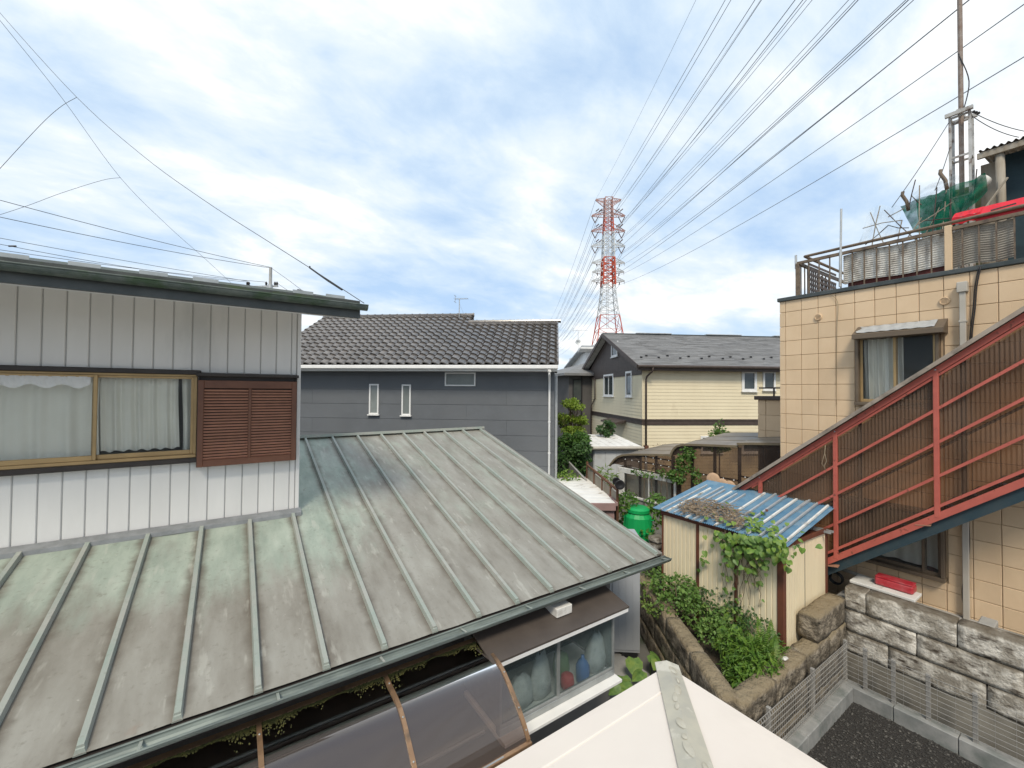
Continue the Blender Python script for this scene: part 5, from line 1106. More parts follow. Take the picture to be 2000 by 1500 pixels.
q = G(); q.grid(lambda u, v: (X3-.02-.015*NZ.noise((u*11, v*3, 1)), 2.43-5.6*u, .0+(.60+.05*NZ.noise((u*14, 0, 2)))*v), 60, 5); q.box(X3, X3+.22, -3.2, 2.42, 0, .575); q.obj('concrete_base', mat('old_concrete', (0.30,0.28,0.24), (0.20,0.185,0.155), rough=.9, scale=2.5, bump=.4, bscale=60, dirt=(0.11,0.095,0.07), dscale=2, dlo=.52, dhi=.75), w3, True)
w2 = thing('stone_wall', 'dark mossy stone retaining wall in front of the cream shed', 'wall', (6.2, 2.4, 0))
xs_ = [4.78, 5.55, 6.42, 7.18, 7.86]
for c, (z0, z1) in enumerate(((0, .36), (.36, .68), (.68, 1.0))):
    xx = [4.70, 5.2, 6.05, 6.9, 7.78] if c == 1 else xs_
    for a, b in zip(xx[:-1], xx[1:]):
        rough_block('stone_block', a+.003, b-.003, 2.40, 2.62, z0+.003, z1-.003, M['oya_dark'], w2, sd_, nx=10, ny=3, nz=4); sd_ += 2
a = hy(1597, 1200, 2.42).x; rough_block('stone_block', a, 7.84, 2.41, 2.66, 1.003, 1.36, M['oya_dark'], w2, 77, amp=.018, nx=8, ny=4, nz=6)
wang = math.degrees(math.atan2(5.29-2.65, 6.82-5.05)); w1 = thing('stone_wall', 'mossy stone garden wall running back beside the grey locker', 'wall', (4.86, 2.50, 0), wang)
for c, (z0, z1) in enumerate(((0, .34), (.34, .68), (.68, 1.02))):
    x = -.02
    L = .5 if c == 1 else .85
    while x < 4.4:
        rough_block('stone_block', x+.003, x+L-.003, .0, .22, z0+.003, z1-.003, M['oya_dark'], w1, sd_, nx=10, ny=3, nz=4, world=False); sd_ += 2; x += L; L = .85
c = hz(1543, 1290, 1.02); rough_block('stone_chip', c.x-.05, c.x+.05, c.y+.03, c.y+.09, 1.0, 1.03, M['white_old'], w2, 5, amp=.008, nx=4, ny=3, nz=2)

# ------------------------------------------------------------------ mesh fence on the kerb
fence = thing('mesh_fence', 'grey steel mesh fence with posts standing on the concrete kerb', 'fence', (GX1+.06, GY1+.10, .3))
M['fence_grey'] = mat('fence_grey', (0.36,0.35,0.33), (0.30,0.29,0.275), rough=.5, metal=.3, scale=4)
fy, fx_ = GY1+.12, GX1+.09; fz0, fz1 = .30, .87
def post(x, y): q = G(); q.box(x-.022, x+.022, y-.022, y+.022, fz0-.05, fz1+.02, .004); q.obj('post', M['fence_grey'], fence)
post(fx_, fy); post(hy(1587, 1350, fy).x, fy); post(hy(1587, 1350, fy).x-1.2, fy)
for px, py in ((1690, 1300), (1745, 1320), (1813, 1350), (1905, 1400)): post(fx_, hx(px, py, fx_).y)
xl_ = 4.3
for k in range(9):
    z = fz0+.05+(fz1-fz0-.05)*k/8; q = G(); q.tube([(xl_, fy-.026, z), (fx_, fy-.026, z)], .0042, 5); q.obj('wire', M['fence_grey'], fence)
    q = G(); q.tube([(fx_-.026, fy, z), (fx_-.026, -1.5, z)], .0035, 5); q.obj('wire', M['fence_grey'], fence)
q = G(); n = int((fx_-xl_)/.05)
for k in range(n): x = xl_+.05*k; q.tube([(x, fy-.020, fz0+.02), (x, fy-.020, fz1-.03), (x, fy-.035, fz1+.005), (x, fy-.055, fz1-.02)], .0032, 4, False)
stuff(q.obj('upright_wires', M['fence_grey'], fence))
q = G()
for k in range(24): y = fy-.16*k; q.tube([(fx_-.021, y, fz0+.02), (fx_-.021, y, fz1)], .0022, 4, False)
stuff(q.obj('upright_wires', M['fence_grey'], fence))
# things by the tan wall
M['red_box'] = mat('red_box', (0.36,0.008,0.02), (0.42,0.06,0.07), rough=.35, scale=6, dirt=(0.40,0.16,0.16), dscale=5, dlo=.55, dhi=.75)
c = hx(1750, 1158, 8.35); rb = thing('tool_box', 'faded red plastic box lying on the plank beside tan wall', 'box', (8.35, c.y, 1.62))
ya_, yb_ = hx(1710, 1150, 8.3).y, hx(1786, 1170, 8.3).y
q = G(); q.box(8.24, 8.44, yb_, ya_, 1.565, 1.68, .02); q.obj('body', M['red_box'], rb); q = G(); q.box(8.245, 8.435, yb_+.005, ya_-.005, 1.681, 1.70, .008); q.obj('lid', M['red_box'], rb)
q = G(); q.box(8.10, 8.46, hx(1795, 1180, 8.3).y, hx(1668, 1140, 8.3).y, 1.52, 1.56, .006); pk = q.obj('plank', M['white_old'], None, origin=(8.3, c.y, 1.52)); tag(pk, 'long pale plank along the stone wall top carrying the red box', 'plank')
for k_, (a_, b_) in enumerate(((2.0, 2.2), (.95, 1.1))):
    q = G(); q.box(8.12, 8.4, a_, b_, 1.24, 1.522, .01); o = q.obj('support_block', M['concrete'], None, origin=(8.25, a_, 1.25)); tag(o, ('concrete block under the shed end of the pale plank', 'concrete block under the red box end of the pale plank')[k_], 'block')
q = G(); a, b = hx(1640, 1110, 8.7), hx(1712, 1135, 8.7); q.tube([a, b], .03, 8); tag(q.obj('drain_pipe', M['pipe_grey'], None, True, origin=a), 'pale drain pipe sloping along the foot of the tan wall', 'pipe')
q = G(); c = hx(1632, 1130, 8.45)
for k in range(3): q.tube([c+Vector((.03*k, math.cos(t_/16*6.2832)*.09, .09*math.sin(t_/16*6.2832))) for t_ in range(17)], .011, 6)
tag(q.obj('hose_coil', M['black'], None, True, origin=c), 'black hose coil hanging in the corner behind the shed', 'hose')

# ------------------------------------------------------------------ cream steel shed with blue corrugated roof
M['shed_cream'] = mat('shed_cream', (0.80,0.70,0.50), (0.74,0.64,0.455), rough=.5, scale=2, stretch=(1,1,.4), dirt=(0.40,0.31,0.20), dscale=2.2, dlo=.60, dhi=.82)
M['shed_brown'] = mat('shed_brown', (0.15,0.055,0.032), (0.12,0.045,0.03), rough=.5, scale=5, dirt=(0.07,0.035,0.025), dlo=.55, dhi=.75)
M['blue_sheet'] = mat('blue_sheet', (0.075,0.175,0.285), (0.13,0.24,0.34), rough=.5, scale=4, dirt=(0.20,0.27,0.33), dscale=5, dlo=.52, dhi=.72)
SXa, SYa = 6.44, 2.70; SXb = hy(1613, 1100, SYa).x; SYb = hx(1294, 1010, SXa).y
zfr = hy(1543, 1062, SYa).z; zbk = hy(1613, 1036, SYa).z
shed = thing('garden_shed', 'cream ribbed steel shed with blue corrugated roof and brown posts', 'shed', (SXa, SYa, TZ))
def ztop(x): return zfr+(zbk-zfr)*(x-SXa)/(SXb-SXa)
for x, y, w_ in ((SXa, SYa, .075), (SXb, SYa, .05), (SXa, SYb, .05), (SXb, SYb, .05), (SXa, hx(1363, 1080, SXa).y, .03), (SXa, hx(1438, 1120, SXa).y, .03)):
    q = G(); q.box(x-.012, x+w_, y-.012, y+w_ if y < SYb-.1 else y+.012, TZ-.1, ztop(x)+.02, .005); q.obj('corner_post', M['shed_brown'], shed)
def ribbed(p0, p1, z0, zt0, zt1, nrm, par, pitch=.075, dep=.012):
    p0, p1 = Vector(p0), Vector(p1); L = (p1-p0).length; d_ = (p1-p0)/L; n_ = max(2, int(L/pitch)); prof_ = []
    for k in range(n_):
        for f, h_ in ((0, 0), (.10, dep), (.16, dep), (.26, 0)): prof_.append(((k+f)/n_, h_))
    prof_.append((1, 0)); q = G(); b = len(q.v)
    for u, h_ in prof_:
        c = p0+d_*(L*u)-Vector(nrm)*h_; zt_ = zt0+(zt1-zt0)*u; q.v += [Vector((c.x, c.y, z0)), Vector((c.x, c.y, zt_))]
    for i in range(len(prof_)-1): q.f.append((b+2*i, b+2*i+2, b+2*i+3, b+2*i+1))
    return q.obj('wall_panel', M['shed_cream'], par)
yy = [SYa+.07, hx(1438, 1120, SXa).y, hx(1363, 1080, SXa).y, SYb]
for a, b in zip(yy[:-1], yy[1:]): ribbed((SXa+.006, b, 0), (SXa+.006, a+.005, 0), TZ-.05, ztop(SXa), ztop(SXa), (-1,0,0), shed)
xmid = hy(1573, 1150, SYa).x
for a, b in ((SXa+.07, xmid-.006), (xmid+.006, SXb)): ribbed((a, SYa+.006, 0), (b, SYa+.006, 0), TZ-.05, ztop(a), ztop(b), (0,-1,0), shed, .05, .008)
q = G(); q.box(xmid-.006, xmid+.006, SYa+.004, SYa+.02, TZ-.05, ztop(xmid)); q.obj('door_gap', M['black'], shed)
q = G(); q.box(SXa+.03, SXb-.02, SYa+.025, SYb-.02, TZ-.05, zfr-.06); q.obj('core', M['shed_brown'], shed)
# roof plane fitted to its corners
xe0, xe1 = SXa-.10, SXb+.18; ye0, ye1 = SYa-.10, SYb+.12
zA = hx(1287, 986, xe0).z; zB = hy(1627, 991, ye0).z
zl = ztop(SXa)+.05; zrr = max(zB, ztop(SXb)+.05); zsl = (zrr-zl)/(xe1-xe0)
print('shed', SXb, SYb, 'zfr', zfr, zbk, 'roof', zl, zrr, 'A', zA, zB)
rf_ = None
for k in range(3):
    y0 = ye0+(ye1-ye0)*k/3; y1 = ye0+(ye1-ye0)*(k+1)/3+.03; n_ = int((y1-y0)/.032)*4
    q = G(); q.grid(lambda u, v: (xe0+(xe1-xe0)*v+.01*math.sin(k*3+u*2), y0+(y1-y0)*u, zl+zsl*(xe1-xe0)*v+.009*math.sin((y1-y0)*u/.032*2*math.pi)+.006*k), n_, 2); q.obj('roof_sheet', M['blue_sheet'], shed, True)
rng = random.Random(17)
def roofz(x): return zl+zsl*(x-xe0)
ysr = [ye0+.06+.16*k for k in range(7)] + [ye0+1.25+.13*k for k in range(int((ye1-ye0-1.3)/.13)+1)]
for k, y in enumerate(ysr):
    x0, x1 = xe0+.02+rng.uniform(-.02, .05), xe1-rng.uniform(.02, .16)
    if k > 6: x1 -= rng.uniform(.1, .35); x0 -= .05
    q = G(); q.beam((x0, y, roofz(x0)+.028), (x1, y+rng.uniform(-.02, .02), roofz(x1)+.028), .026, .028); q.beam((x0, y+.025, roofz(x0)+.016), (x1, y+.025, roofz(x1)+.016), .012, .012); q.obj('roof_strip', M['galv'] if k % 3 else M['white_old'], shed)
q = G(); q.box(SXa-.05, SXb+.03, SYa-.03, SYa-.005, 0, .07, .005); 
q.v = [Vector((v.x, v.y, ztop(v.x)-.02+(v.z))) for v in q.v]; q.obj('front_fascia', M['shed_brown'], shed)
q = G(); q.box(SXa-.03, SXa-.005, SYa-.02, SYb+.02, ztop(SXa)-.03, ztop(SXa)+.04, .005); q.obj('side_fascia', M['shed_brown'], shed)
for k in range(2): q = G(); q.beam((SXb-.15+.10*k, SYa-.12, ztop(SXb)+.02), (SXb-.12+.10*k, SYb-.5, ztop(SXb)+.02), .03, .03); q.obj('purlin', M['galv'], shed)
for k, (px, py) in enumerate(((1510, 981), (1521, 987), (1498, 1003))):
    c = hit(px, py, 2, roofz(7.4)); q = G(); q.beam(c-Vector((.05,.02,-.05)), c+Vector((.05,.03,.05)), .035, .012); tag(q.obj('roof_scrap', (M['white_old'], M['red'], M['shed_brown'])[k], None, origin=c), ('scrap of white plastic lying on the blue shed roof', 'small reddish scrap lying on the blue shed roof', 'brown bark scrap lying on the blue shed roof')[k], 'scrap')

# ------------------------------------------------------------------ foliage
def leafmat(name, a, b, c=None, trans=.35):
    m = bpy.data.materials.new(name); m.use_nodes = True; t = m.node_tree; t.nodes.clear()
    out = N(t, 'ShaderNodeOutputMaterial'); geo = N(t, 'ShaderNodeNewGeometry'); nn = N(t, 'ShaderNodeTexNoise', i_Scale=11.0, i_Detail=4.0, i_Roughness=.7); LK(t, geo.outputs['Position'], nn.inputs['Vector'])
    oi = N(t, 'ShaderNodeObjectInfo'); ad = N(t, 'ShaderNodeMath', operation='MULTIPLY_ADD', i_1=.18); LK(t, oi.outputs['Random'], ad.inputs[0]); LK(t, nn.outputs[0], ad.inputs[2])
    col = ramp(t, ad.outputs[0], [(.38, a), (.58, b), (.80, c or b)])
    p_ = N(t, 'ShaderNodeBsdfPrincipled', i_Roughness=.45); p_.inputs['Specular IOR Level'].default_value = .4; LK(t, col.outputs[0], p_.inputs['Base Color'])
    tr = N(t, 'ShaderNodeBsdfTranslucent'); LK(t, col.outputs[0], tr.inputs[0]); mi = N(t, 'ShaderNodeMixShader', i_0=trans); LK(t, p_.outputs[0], mi.inputs[1]); LK(t, tr.outputs[0], mi.inputs[2]); LK(t, mi.outputs[0], out.inputs[0]); return m
M['leaf_vine'] = leafmat('leaf_vine', (0.075,0.165,0.035), (0.155,0.27,0.065), (0.27,0.36,0.08)); M['leaf_bright'] = leafmat('leaf_bright', (0.065,0.15,0.025), (0.15,0.27,0.04), (0.30,0.38,0.07))
M['leaf_dark'] = leafmat('leaf_dark', (0.03,0.075,0.022), (0.065,0.135,0.04), (0.11,0.20,0.055)); M['leaf_mid'] = leafmat('leaf_mid', (0.05,0.12,0.025), (0.10,0.20,0.04), (0.15,0.27,0.05)); M['leaf_maple'] = leafmat('leaf_maple', (0.10,0.17,0.02), (0.19,0.28,0.03), (0.28,0.38,0.05))
M['leaf_dry'] = leafmat('leaf_dry', (0.16,0.11,0.06), (0.28,0.21,0.13), (0.38,0.31,0.21), .1); M['stem'] = mat('stem', (0.10,0.07,0.045), (0.16,0.12,0.08), rough=.9, scale=12); M['stem_green'] = mat('stem_green', (0.08,0.13,0.04), rough=.8)
def rdir(r_, upw=0.0):
    z = r_.uniform(-1, 1); a = r_.uniform(0, 6.2832); s_ = math.sqrt(1-z*z); return Vector((s_*math.cos(a), s_*math.sin(a), z+upw)).normalized()
def leaf4(q, p_, d_, n_, L, W):
    s_ = d_.cross(n_).normalized()*W; b = len(q.v); m_ = p_+d_*(L*.45)+n_*(-.10*L)
    q.v += [p_, m_+s_+n_*(.12*L), p_+d_*L-n_*(.12*L), m_-s_+n_*(.12*L), m_]; q.f += [(b, b+4, b+1), (b+1, b+4, b+2), (b, b+3, b+4), (b+4, b+3, b+2)]
def cloud(q, blobs, n, L, W, seed, upw=.5, shell=.55):
    r_ = random.Random(seed); vol = [b[1][0]*b[1][1]*b[1][2] for b in blobs]; tot = sum(vol)
    for (c, rad), v_ in zip(blobs, vol):
        c = Vector(c)
        for k in range(max(8, int(n*v_/tot))):
            d_ = rdir(r_); f = r_.uniform(shell, 1)**.6*(1+.25*NZ.noise(Vector((d_.x*3+seed, d_.y*3, d_.z*3)))) ; p_ = c+Vector((d_.x*rad[0], d_.y*rad[1], d_.z*rad[2]))*f
            dd = (d_*.6+rdir(r_)*.8+Vector((0,0,-.25))).normalized(); nn_ = (Vector((0,0,1))*upw+d_*.5+rdir(r_)*.6).normalized()
            s_ = r_.uniform(.4, 1.35); leaf4(q, p_, dd, nn_, L*s_, W*s_)
def plant(name, label, cat, base, blobs, n, L, W, mt, seed, stems=(), group=None, part='foliage', stem_r=.012, upw=.5):
    o = thing(name, label, cat, base, 0, group); q = G(); cloud(q, blobs, n, L, W, seed, upw); stuff(q.obj(part, M[mt], o))
    for pts in stems: q = G(); q.tube(pts, stem_r, 6, True, stem_r*.5); q.obj('stem', M['stem'], o, True)
    return o
def scatter(px, py, D, wpx, hpx, n, r, seed, flat=.55):
    rr = random.Random(seed); out = []
    for k in range(n):
        a = rr.uniform(0, 6.28); f = math.sqrt(rr.random()); s_ = rr.uniform(.6, 1.15)*r; out.append((at(px+math.cos(a)*f*wpx, py+math.sin(a)*f*hpx, D+rr.uniform(-.5, .5)), (s_, s_, s_*flat)))
    return out
def tree(name, label, base, top, blobs, n, L, W, mt, seed, tr=.07, upw=.5, group=None):
    o = thing(name, label, 'tree', base, 0, group); r_ = random.Random(seed); q = G(); b = Vector(base); t_ = Vector(top); q.tube([b, b.lerp(t_, .3)+Vector((.04,.02,0)), b.lerp(t_, .65)-Vector((.03,.02,0)), t_], tr, 8, True, tr*.35)
    for c, rad in blobs:
        c = Vector(c); f = r_.uniform(.45, .8); s_ = b.lerp(t_, f); q.tube([s_, s_.lerp(c, .5)+Vector((0,0,.05)), c], tr*.38, 6, True, tr*.12)
        for k in range(5): d_ = rdir(r_, .3); q.tube([s_.lerp(c, .7), c+Vector((d_.x*rad[0], d_.y*rad[1], d_.z*rad[2]))*.75], tr*.14, 4, True, tr*.05)
    q.obj('trunk', M['stem'], o, True); q = G(); cloud(q, blobs, n, L, W, seed, upw, .3); stuff(q.obj('crown', M[mt], o)); return o
# heart-shaped leaf shared by the climbers
q = G(False); ol = [(0,0),(.28,-.12),(.50,.10),(.48,.42),(.26,.75),(0,1.05),(-.26,.75),(-.48,.42),(-.50,.10),(-.28,-.12)]
q.v = [Vector((x, y, -.18*abs(x)-.10*max(0, y-.4)**1.5)) for x, y in ol] + [Vector((0,.40,.03))]; q.f = [(i, (i+1) % 10, 10) for i in range(10)]
o = q.obj('leaf', M['leaf_vine']); hl_me = o.data; bpy.data.objects.remove(o)
o = q.obj('leaf', M['leaf_bright']); hl_me2 = o.data; bpy.data.objects.remove(o)
def hang_leaf(par, p_, nrm, size, r_, me=None):
    """leaf pinned at world point p_, blade facing nrm, tip drooping"""
    nrm = (Vector(nrm)+rdir(r_)*.55).normalized(); t_ = Vector((r_.uniform(-.6, .6), r_.uniform(-.6, .6), -1)); t_ = (t_-nrm*t_.dot(nrm)).normalized(); s_ = t_.cross(nrm)
    Mx = Matrix((s_, t_, nrm)).transposed(); o = put(me or hl_me, 'leaf', par, ROOT[par.name].inverted() @ Vector(p_), Mx.to_euler(), (size,)*3); return o
r_ = random.Random(3)
vine = thing('climbing_vine', 'leafy green vine spilling over the blue shed roof edge', 'vine', (SXa-.1, SYa+.6, TZ))
strands = []
for k in range(26):      # brown stems hanging down the cream wall
    px = r_.gauss(1458, 20); y = hx(px, 1100, SXa-.05).y; top = Vector((SXa-.08, y, zl-.02)); ln = r_.uniform(.35, 1.15); pts = [top]
    for s_ in range(1, 6): pts.append(Vector((SXa-.05-r_.uniform(0, .07), y+r_.uniform(-.06, .06), zl-.02-ln*s_/5)))
    strands.append(pts); q = G(); q.tube(pts, .005, 4, False, .003); q.obj('stem', M['stem'], vine)
cnt = 0
def vleaf(px, py, dx, size, me=None):
    global cnt
    p_ = hx(px, py, SXa-.04-dx); hang_leaf(vine, p_, (-.75, -.45, .55), size, r_, me); cnt += 1
for k in range(175):     # dense skirt at the roof edge
    px = r_.gauss(1462, 38); py = 1045+abs(r_.gauss(0, 26))+(px-1462)*.14; vleaf(px, py, r_.uniform(0, .22), r_.uniform(.06, .105), hl_me2 if r_.random() < .35 else None)
for k in range(34): px = r_.uniform(1400, 1500); vleaf(px, r_.uniform(1085, 1175), r_.uniform(0, .08), r_.uniform(.04, .065))
for k in range(12): px = r_.uniform(1363, 1412); vleaf(px, 1045+(1412-px)*1.2+r_.uniform(-14, 14), .03, r_.uniform(.04, .06))
for k in range(60):      # running over the roof
    x = SXa-.1+abs(r_.gauss(0, .33)); y = hx(r_.gauss(1458, 44), 1050, SXa).y; p_ = Vector((x, y, roofz(x)+.05+r_.uniform(0, .08))); hang_leaf(vine, p_, (-.3, -.3, 1), r_.uniform(.05, .08), r_, hl_me2 if r_.random() < .5 else None)
for k in range(26):      # towards the corner post
    px = r_.uniform(1500, 1566); p_ = hy(px, 1046+(1566-px)*.25+r_.uniform(-8, 46)*(1 if px > 1535 else .6), SYa-.08-r_.uniform(0, .1)); hang_leaf(vine, p_, (-.4, -.8, .5), r_.uniform(.045, .07), r_, hl_me2 if r_.random() < .6 else None)
dry = thing('dead_vine', 'heap of brown dead vine stems on the shed roof', 'dead vine', (SXa+.4, SYa+1.2, roofz(SXa+.4))); q = G()
for k in range(240):
    cx = SXa+.02+r_.uniform(-.05, .5); f = r_.uniform(.05, .85); c = Vector((cx, SYa+.55+1.25*f+.25*(cx-SXa), 0)); c.z = roofz(c.x)+.03+r_.uniform(0, .10)*(1-abs(f-.5)); a = r_.uniform(0, 6.28); L = r_.uniform(.06, .2); d_ = Vector((math.cos(a)*L, math.sin(a)*L, r_.uniform(-.03, .05))); q.tube([c-d_, c+Vector((0,0,r_.uniform(.0, .06))), c+d_], .0045, 4, False)
stuff(q.obj('twigs', mat('twig', (0.30,0.235,0.165), (0.17,0.125,0.085), rough=.9, scale=14), dry)); q = G(); cloud(q, [((SXa+.25, SYa+1.15, roofz(SXa+.25)+.05), (.35, .65, .07))], 220, .05, .018, 9); stuff(q.obj('dry_leaves', M['leaf_dry'], dry))
# low growth in the bed
def bed(px, py, z): return hz(px, py, z)
def blob(px, py, z, rx, ry=None, rz=None): p_ = hz(px, py, z); return (p_, (rx, ry or rx, rz or rx*.8))
TZp = TZ+.02
plant('weed_clump', 'mass of feathery bright green weeds at the wall corner', 'weeds', tuple(hz(1470, 1290, TZ)), [blob(1475, 1290, 1.0, .30, .30, .22), blob(1445, 1310, .9, .20), blob(1500, 1270, .95, .22, .2, .2), blob(1440, 1265, 1.0, .24, .24, .2)], 3000, .085, .012, 'leaf_bright', 41, upw=.9)
plant('weed_clump', 'light green broad-leaved weeds spreading over the mossy wall', 'weeds', tuple(hz(1400, 1240, TZ)), [blob(1400, 1235, 1.0, .28, .28, .18), blob(1370, 1205, 1.0, .25, .3, .18), blob(1425, 1215, 1.05, .25, .25, .2)], 1500, .05, .020, 'leaf_vine', 42, upw=1.0)
plant('weed_clump', 'dark ferny undergrowth against the cream shed foot', 'weeds', tuple(hz(1410, 1190, TZ)), [blob(1410, 1185, 1.1, .3, .4, .28), blob(1450, 1200, 1.1, .22, .3, .28), blob(1480, 1235, 1.1, .22, .25, .25), blob(1375, 1170, 1.05, .25, .4, .2)], 2200, .06, .016, 'leaf_dark', 43)
plant('weed_clump', 'small tuft of bright weeds in the meeting angle of walls', 'weeds', tuple(hz(1452, 1330, TZ)), [blob(1452, 1325, .92, .14, .14, .14)], 350, .07, .014, 'leaf_bright', 44, upw=.9)
plant('weed_clump', 'dense green creeper heaped on the garden wall by roof corner', 'creeper', tuple(hz(1310, 1180, 1.0)), [blob(1300, 1145, 1.22, .18, .3, .18), blob(1330, 1150, 1.25, .22, .3, .22), blob(1285, 1115, 1.2, .18, .35, .15), blob(1345, 1170, 1.2, .18, .2, .2), blob(1305, 1180, 1.1, .14, .2, .14)], 1500, .06, .026, 'leaf_vine', 45, [[hz(1320, 1205, 1.0), hz(1322, 1170, 1.15), hz(1318, 1140, 1.5)]], upw=.8)
plant('weed_clump', 'creeper trailing down the outer face of the garden wall', 'creeper', tuple(hz(1268, 1180, .6)), [blob(1268, 1150, 1.0, .06, .2, .12), blob(1262, 1175, .9, .06, .1, .12), blob(1275, 1190, .95, .05, .15, .1)], 260, .05, .022, 'leaf_vine', 46)
big = thing('broadleaf_weed', 'weed with three round pale green leaves beside the fern', 'weeds', tuple(hz(1425, 1230, TZ)))
for px, py, s_ in ((1428, 1208, .13), (1436, 1226, .10), (1415, 1232, .09), (1440, 1213, .09)): hang_leaf(big, hz(px, py-6, 1.12), (-.3, -.5, 1), s_, r_, hl_me2)
q = G(); c = hz(1426, 1230, TZ); q.tube([c, c+Vector((0,0,.4))], .006, 5); q.obj('stem', M['stem_green'], big)
fern = thing('fern', 'tall upright fern fronds in front of the cream shed wall', 'fern', tuple(hz(1500, 1275, TZ)))
def frond(b, tip, w_, par, n=18):
    b, tip = Vector(b), Vector(tip); q = G(); bend = Vector((0,0,.05)); pts = [b.lerp(tip, k/10)+bend*math.sin(math.pi*k/10) for k in range(11)]; q.tube(pts, .004, 4, False, .002)
    side = (tip-b).cross(Vector((math.sin(TH), math.cos(TH), 0))).normalized(); ax = (tip-b).normalized(); nn_ = side.cross(ax)
    for k in range(2, n+1):
        f = k/n; p_ = b.lerp(tip, f)+bend*math.sin(math.pi*f); L = w_*(math.sin(math.pi*min(1, f*.9+.12))**.7)*(1.05-f*.75)
        for s_ in (-1, 1): leaf4(q, p_, (side*s_+ax*.35).normalized(), nn_, L, .012)
    q.obj('frond', M['leaf_bright'], par)
for (bx_, by_), (tx, ty), w_ in (((1497, 1300), (1478, 1200), .13), ((1502, 1300), (1506, 1207), .13), ((1508, 1300), (1515, 1238), .11), ((1490, 1300), (1462, 1235), .10)):
    b = hy(bx_, by_, SYa-.02+.0) if False else hx(bx_, by_, 5.95); frond(b, hx(tx, ty, 5.95), w_*1.1, fern, 24)
bb = thing('butterbur', 'broad-leaved butterbur growing beside the concrete path', 'plant', tuple(hz(1250, 1330, .03)))
for px, py, s_ in ((1238, 1300, .26), (1270, 1292, .24), (1215, 1335, .25), (1255, 1325, .22), (1230, 1345, .2), (1285, 1305, .18), (1205, 1350, .18)):
    p_ = hz(px, py-14, .36); hang_leaf(bb, p_, (-.35, -.45, 1.1), s_, r_, hl_me); q = G(); q.tube([(p_.x, p_.y, .03), p_], .008, 5); q.obj('stem', M['stem_green'], bb)
# ------------------------------------------------------------------ grey locker beside the house
p_ = hz(1250, 1276, .10); lk = thing('storage_locker', 'tall grey steel storage locker between the house and garden wall', 'locker', (p_.x, p_.y, .03), -38); M['locker'] = mat('locker', (0.36,0.375,0.40), (0.32,0.335,0.36), rough=.45, scale=2)
q = G(False); q.box(-.95, 0, 0, .5, .07, 1.95, .006); q.obj('body', M['locker'], lk)
for a, b in ((-.94, -.475), (-.465, -.005)):
    q = G(False); q.box(a, b, -.018, -.001, .12, 1.90, .004); d_ = q.obj('door', M['locker'], lk)
    for k in range(1, 4): x = a+(b-a)*k/4; q = G(False); q.box(x-.006, x+.006, -.022, -.017, .15, 1.87, .002); q.obj('door_rib', M['locker'], d_)
q = G(False); q.box(-.97, .02, -.03, .52, 1.951, 1.98, .004); q.obj('top', M['locker'], lk); q = G(False); q.box(-.93, -.6, .02, .2, -.02, .07, .005).box(-.3, -.04, .02, .2, -.02, .07, .005); q.obj('foot_block', M['black'], lk)

# ------------------------------------------------------------------ green compost bin and odds and ends behind the shed
M['compost'] = mat('compost', (0.01,0.36,0.10), (0.008,0.30,0.085), rough=.4, scale=3)
p_ = at(1246, 1045, 9.9); p_.z = TZ+.02
cb_ = thing('compost_bin', 'bright green plastic compost bin with screw lid', 'bin', tuple(p_)); zt_ = at(1246, 990, 9.9).z-p_.z
def octa(rp_, n=8):
    q = G(False)
    q.lathe((0,0,0), rp_, n); return q
q = octa([(.36,0),(.355,.12),(.345,.13),(.34,zt_*.42),(.36,zt_*.43),(.36,zt_*.47),(.335,zt_*.48),(.31,zt_*.78),(.25,zt_*.86),(.24,zt_*.88)], 16); q.obj('body', M['compost'], cb_)
for k in range(8):
    a = 2*math.pi*k/8; q = G(False); q.beam((.35*math.cos(a), .35*math.sin(a), .03), (.343*math.cos(a), .343*math.sin(a), zt_*.42), .04, .016, (math.cos(a), math.sin(a), 0)).beam((.337*math.cos(a), .337*math.sin(a), zt_*.48), (.312*math.cos(a), .312*math.sin(a), zt_*.77), .04, .016, (math.cos(a), math.sin(a), 0)); q.obj('rib', M['compost'], cb_)
q = octa([(.25,zt_*.881),(.27,zt_*.89),(.27,zt_*.96),(.22,zt_),(.05,zt_+.01)], 20); q.obj('lid', M['compost'], cb_)
for a in (-1.2, 2.0): q = G(False); q.tube([(.30*math.cos(a), .30*math.sin(a), zt_*.72), (.36*math.cos(a), .36*math.sin(a), zt_*.74), (.36*math.cos(a+.25), .36*math.sin(a+.25), zt_*.74), (.30*math.cos(a+.25), .30*math.sin(a+.25), zt_*.72)], .014, 6); q.obj('handle', M['compost'], cb_)
r_ = random.Random(61)
c = at(1284, 1035, 9.0); c.z = TZ
for k in range(5):
    lab = ('chipped grey stone at the foot of the junk pile', 'flat brown stone second in the junk pile', 'rounded stone third up in the junk pile', 'pale slab fourth up in the junk pile', 'white slab topping the junk pile beside the shed')[k]
    o = thing('stone', lab, 'stone', (c.x, c.y, TZ+.13*k)); rough_block('block', -.16, .16, -.12, .12, 0, .125, M['oya'] if k > 2 else M['oya_dark'], o, 90+k, .02, 4, 4, 3, world=False)
o = thing('basin', 'blue rimmed basin beside the junk pile behind the shed', 'basin', (c.x+.1, c.y-.35, TZ)); q = G(False); q.lathe((0,0,0), [(.10,0),(.15,.09),(.17,.10),(.16,.105),(.13,.09),(.08,.02)], 16); q.obj('bowl', M['bluep'], o, True)

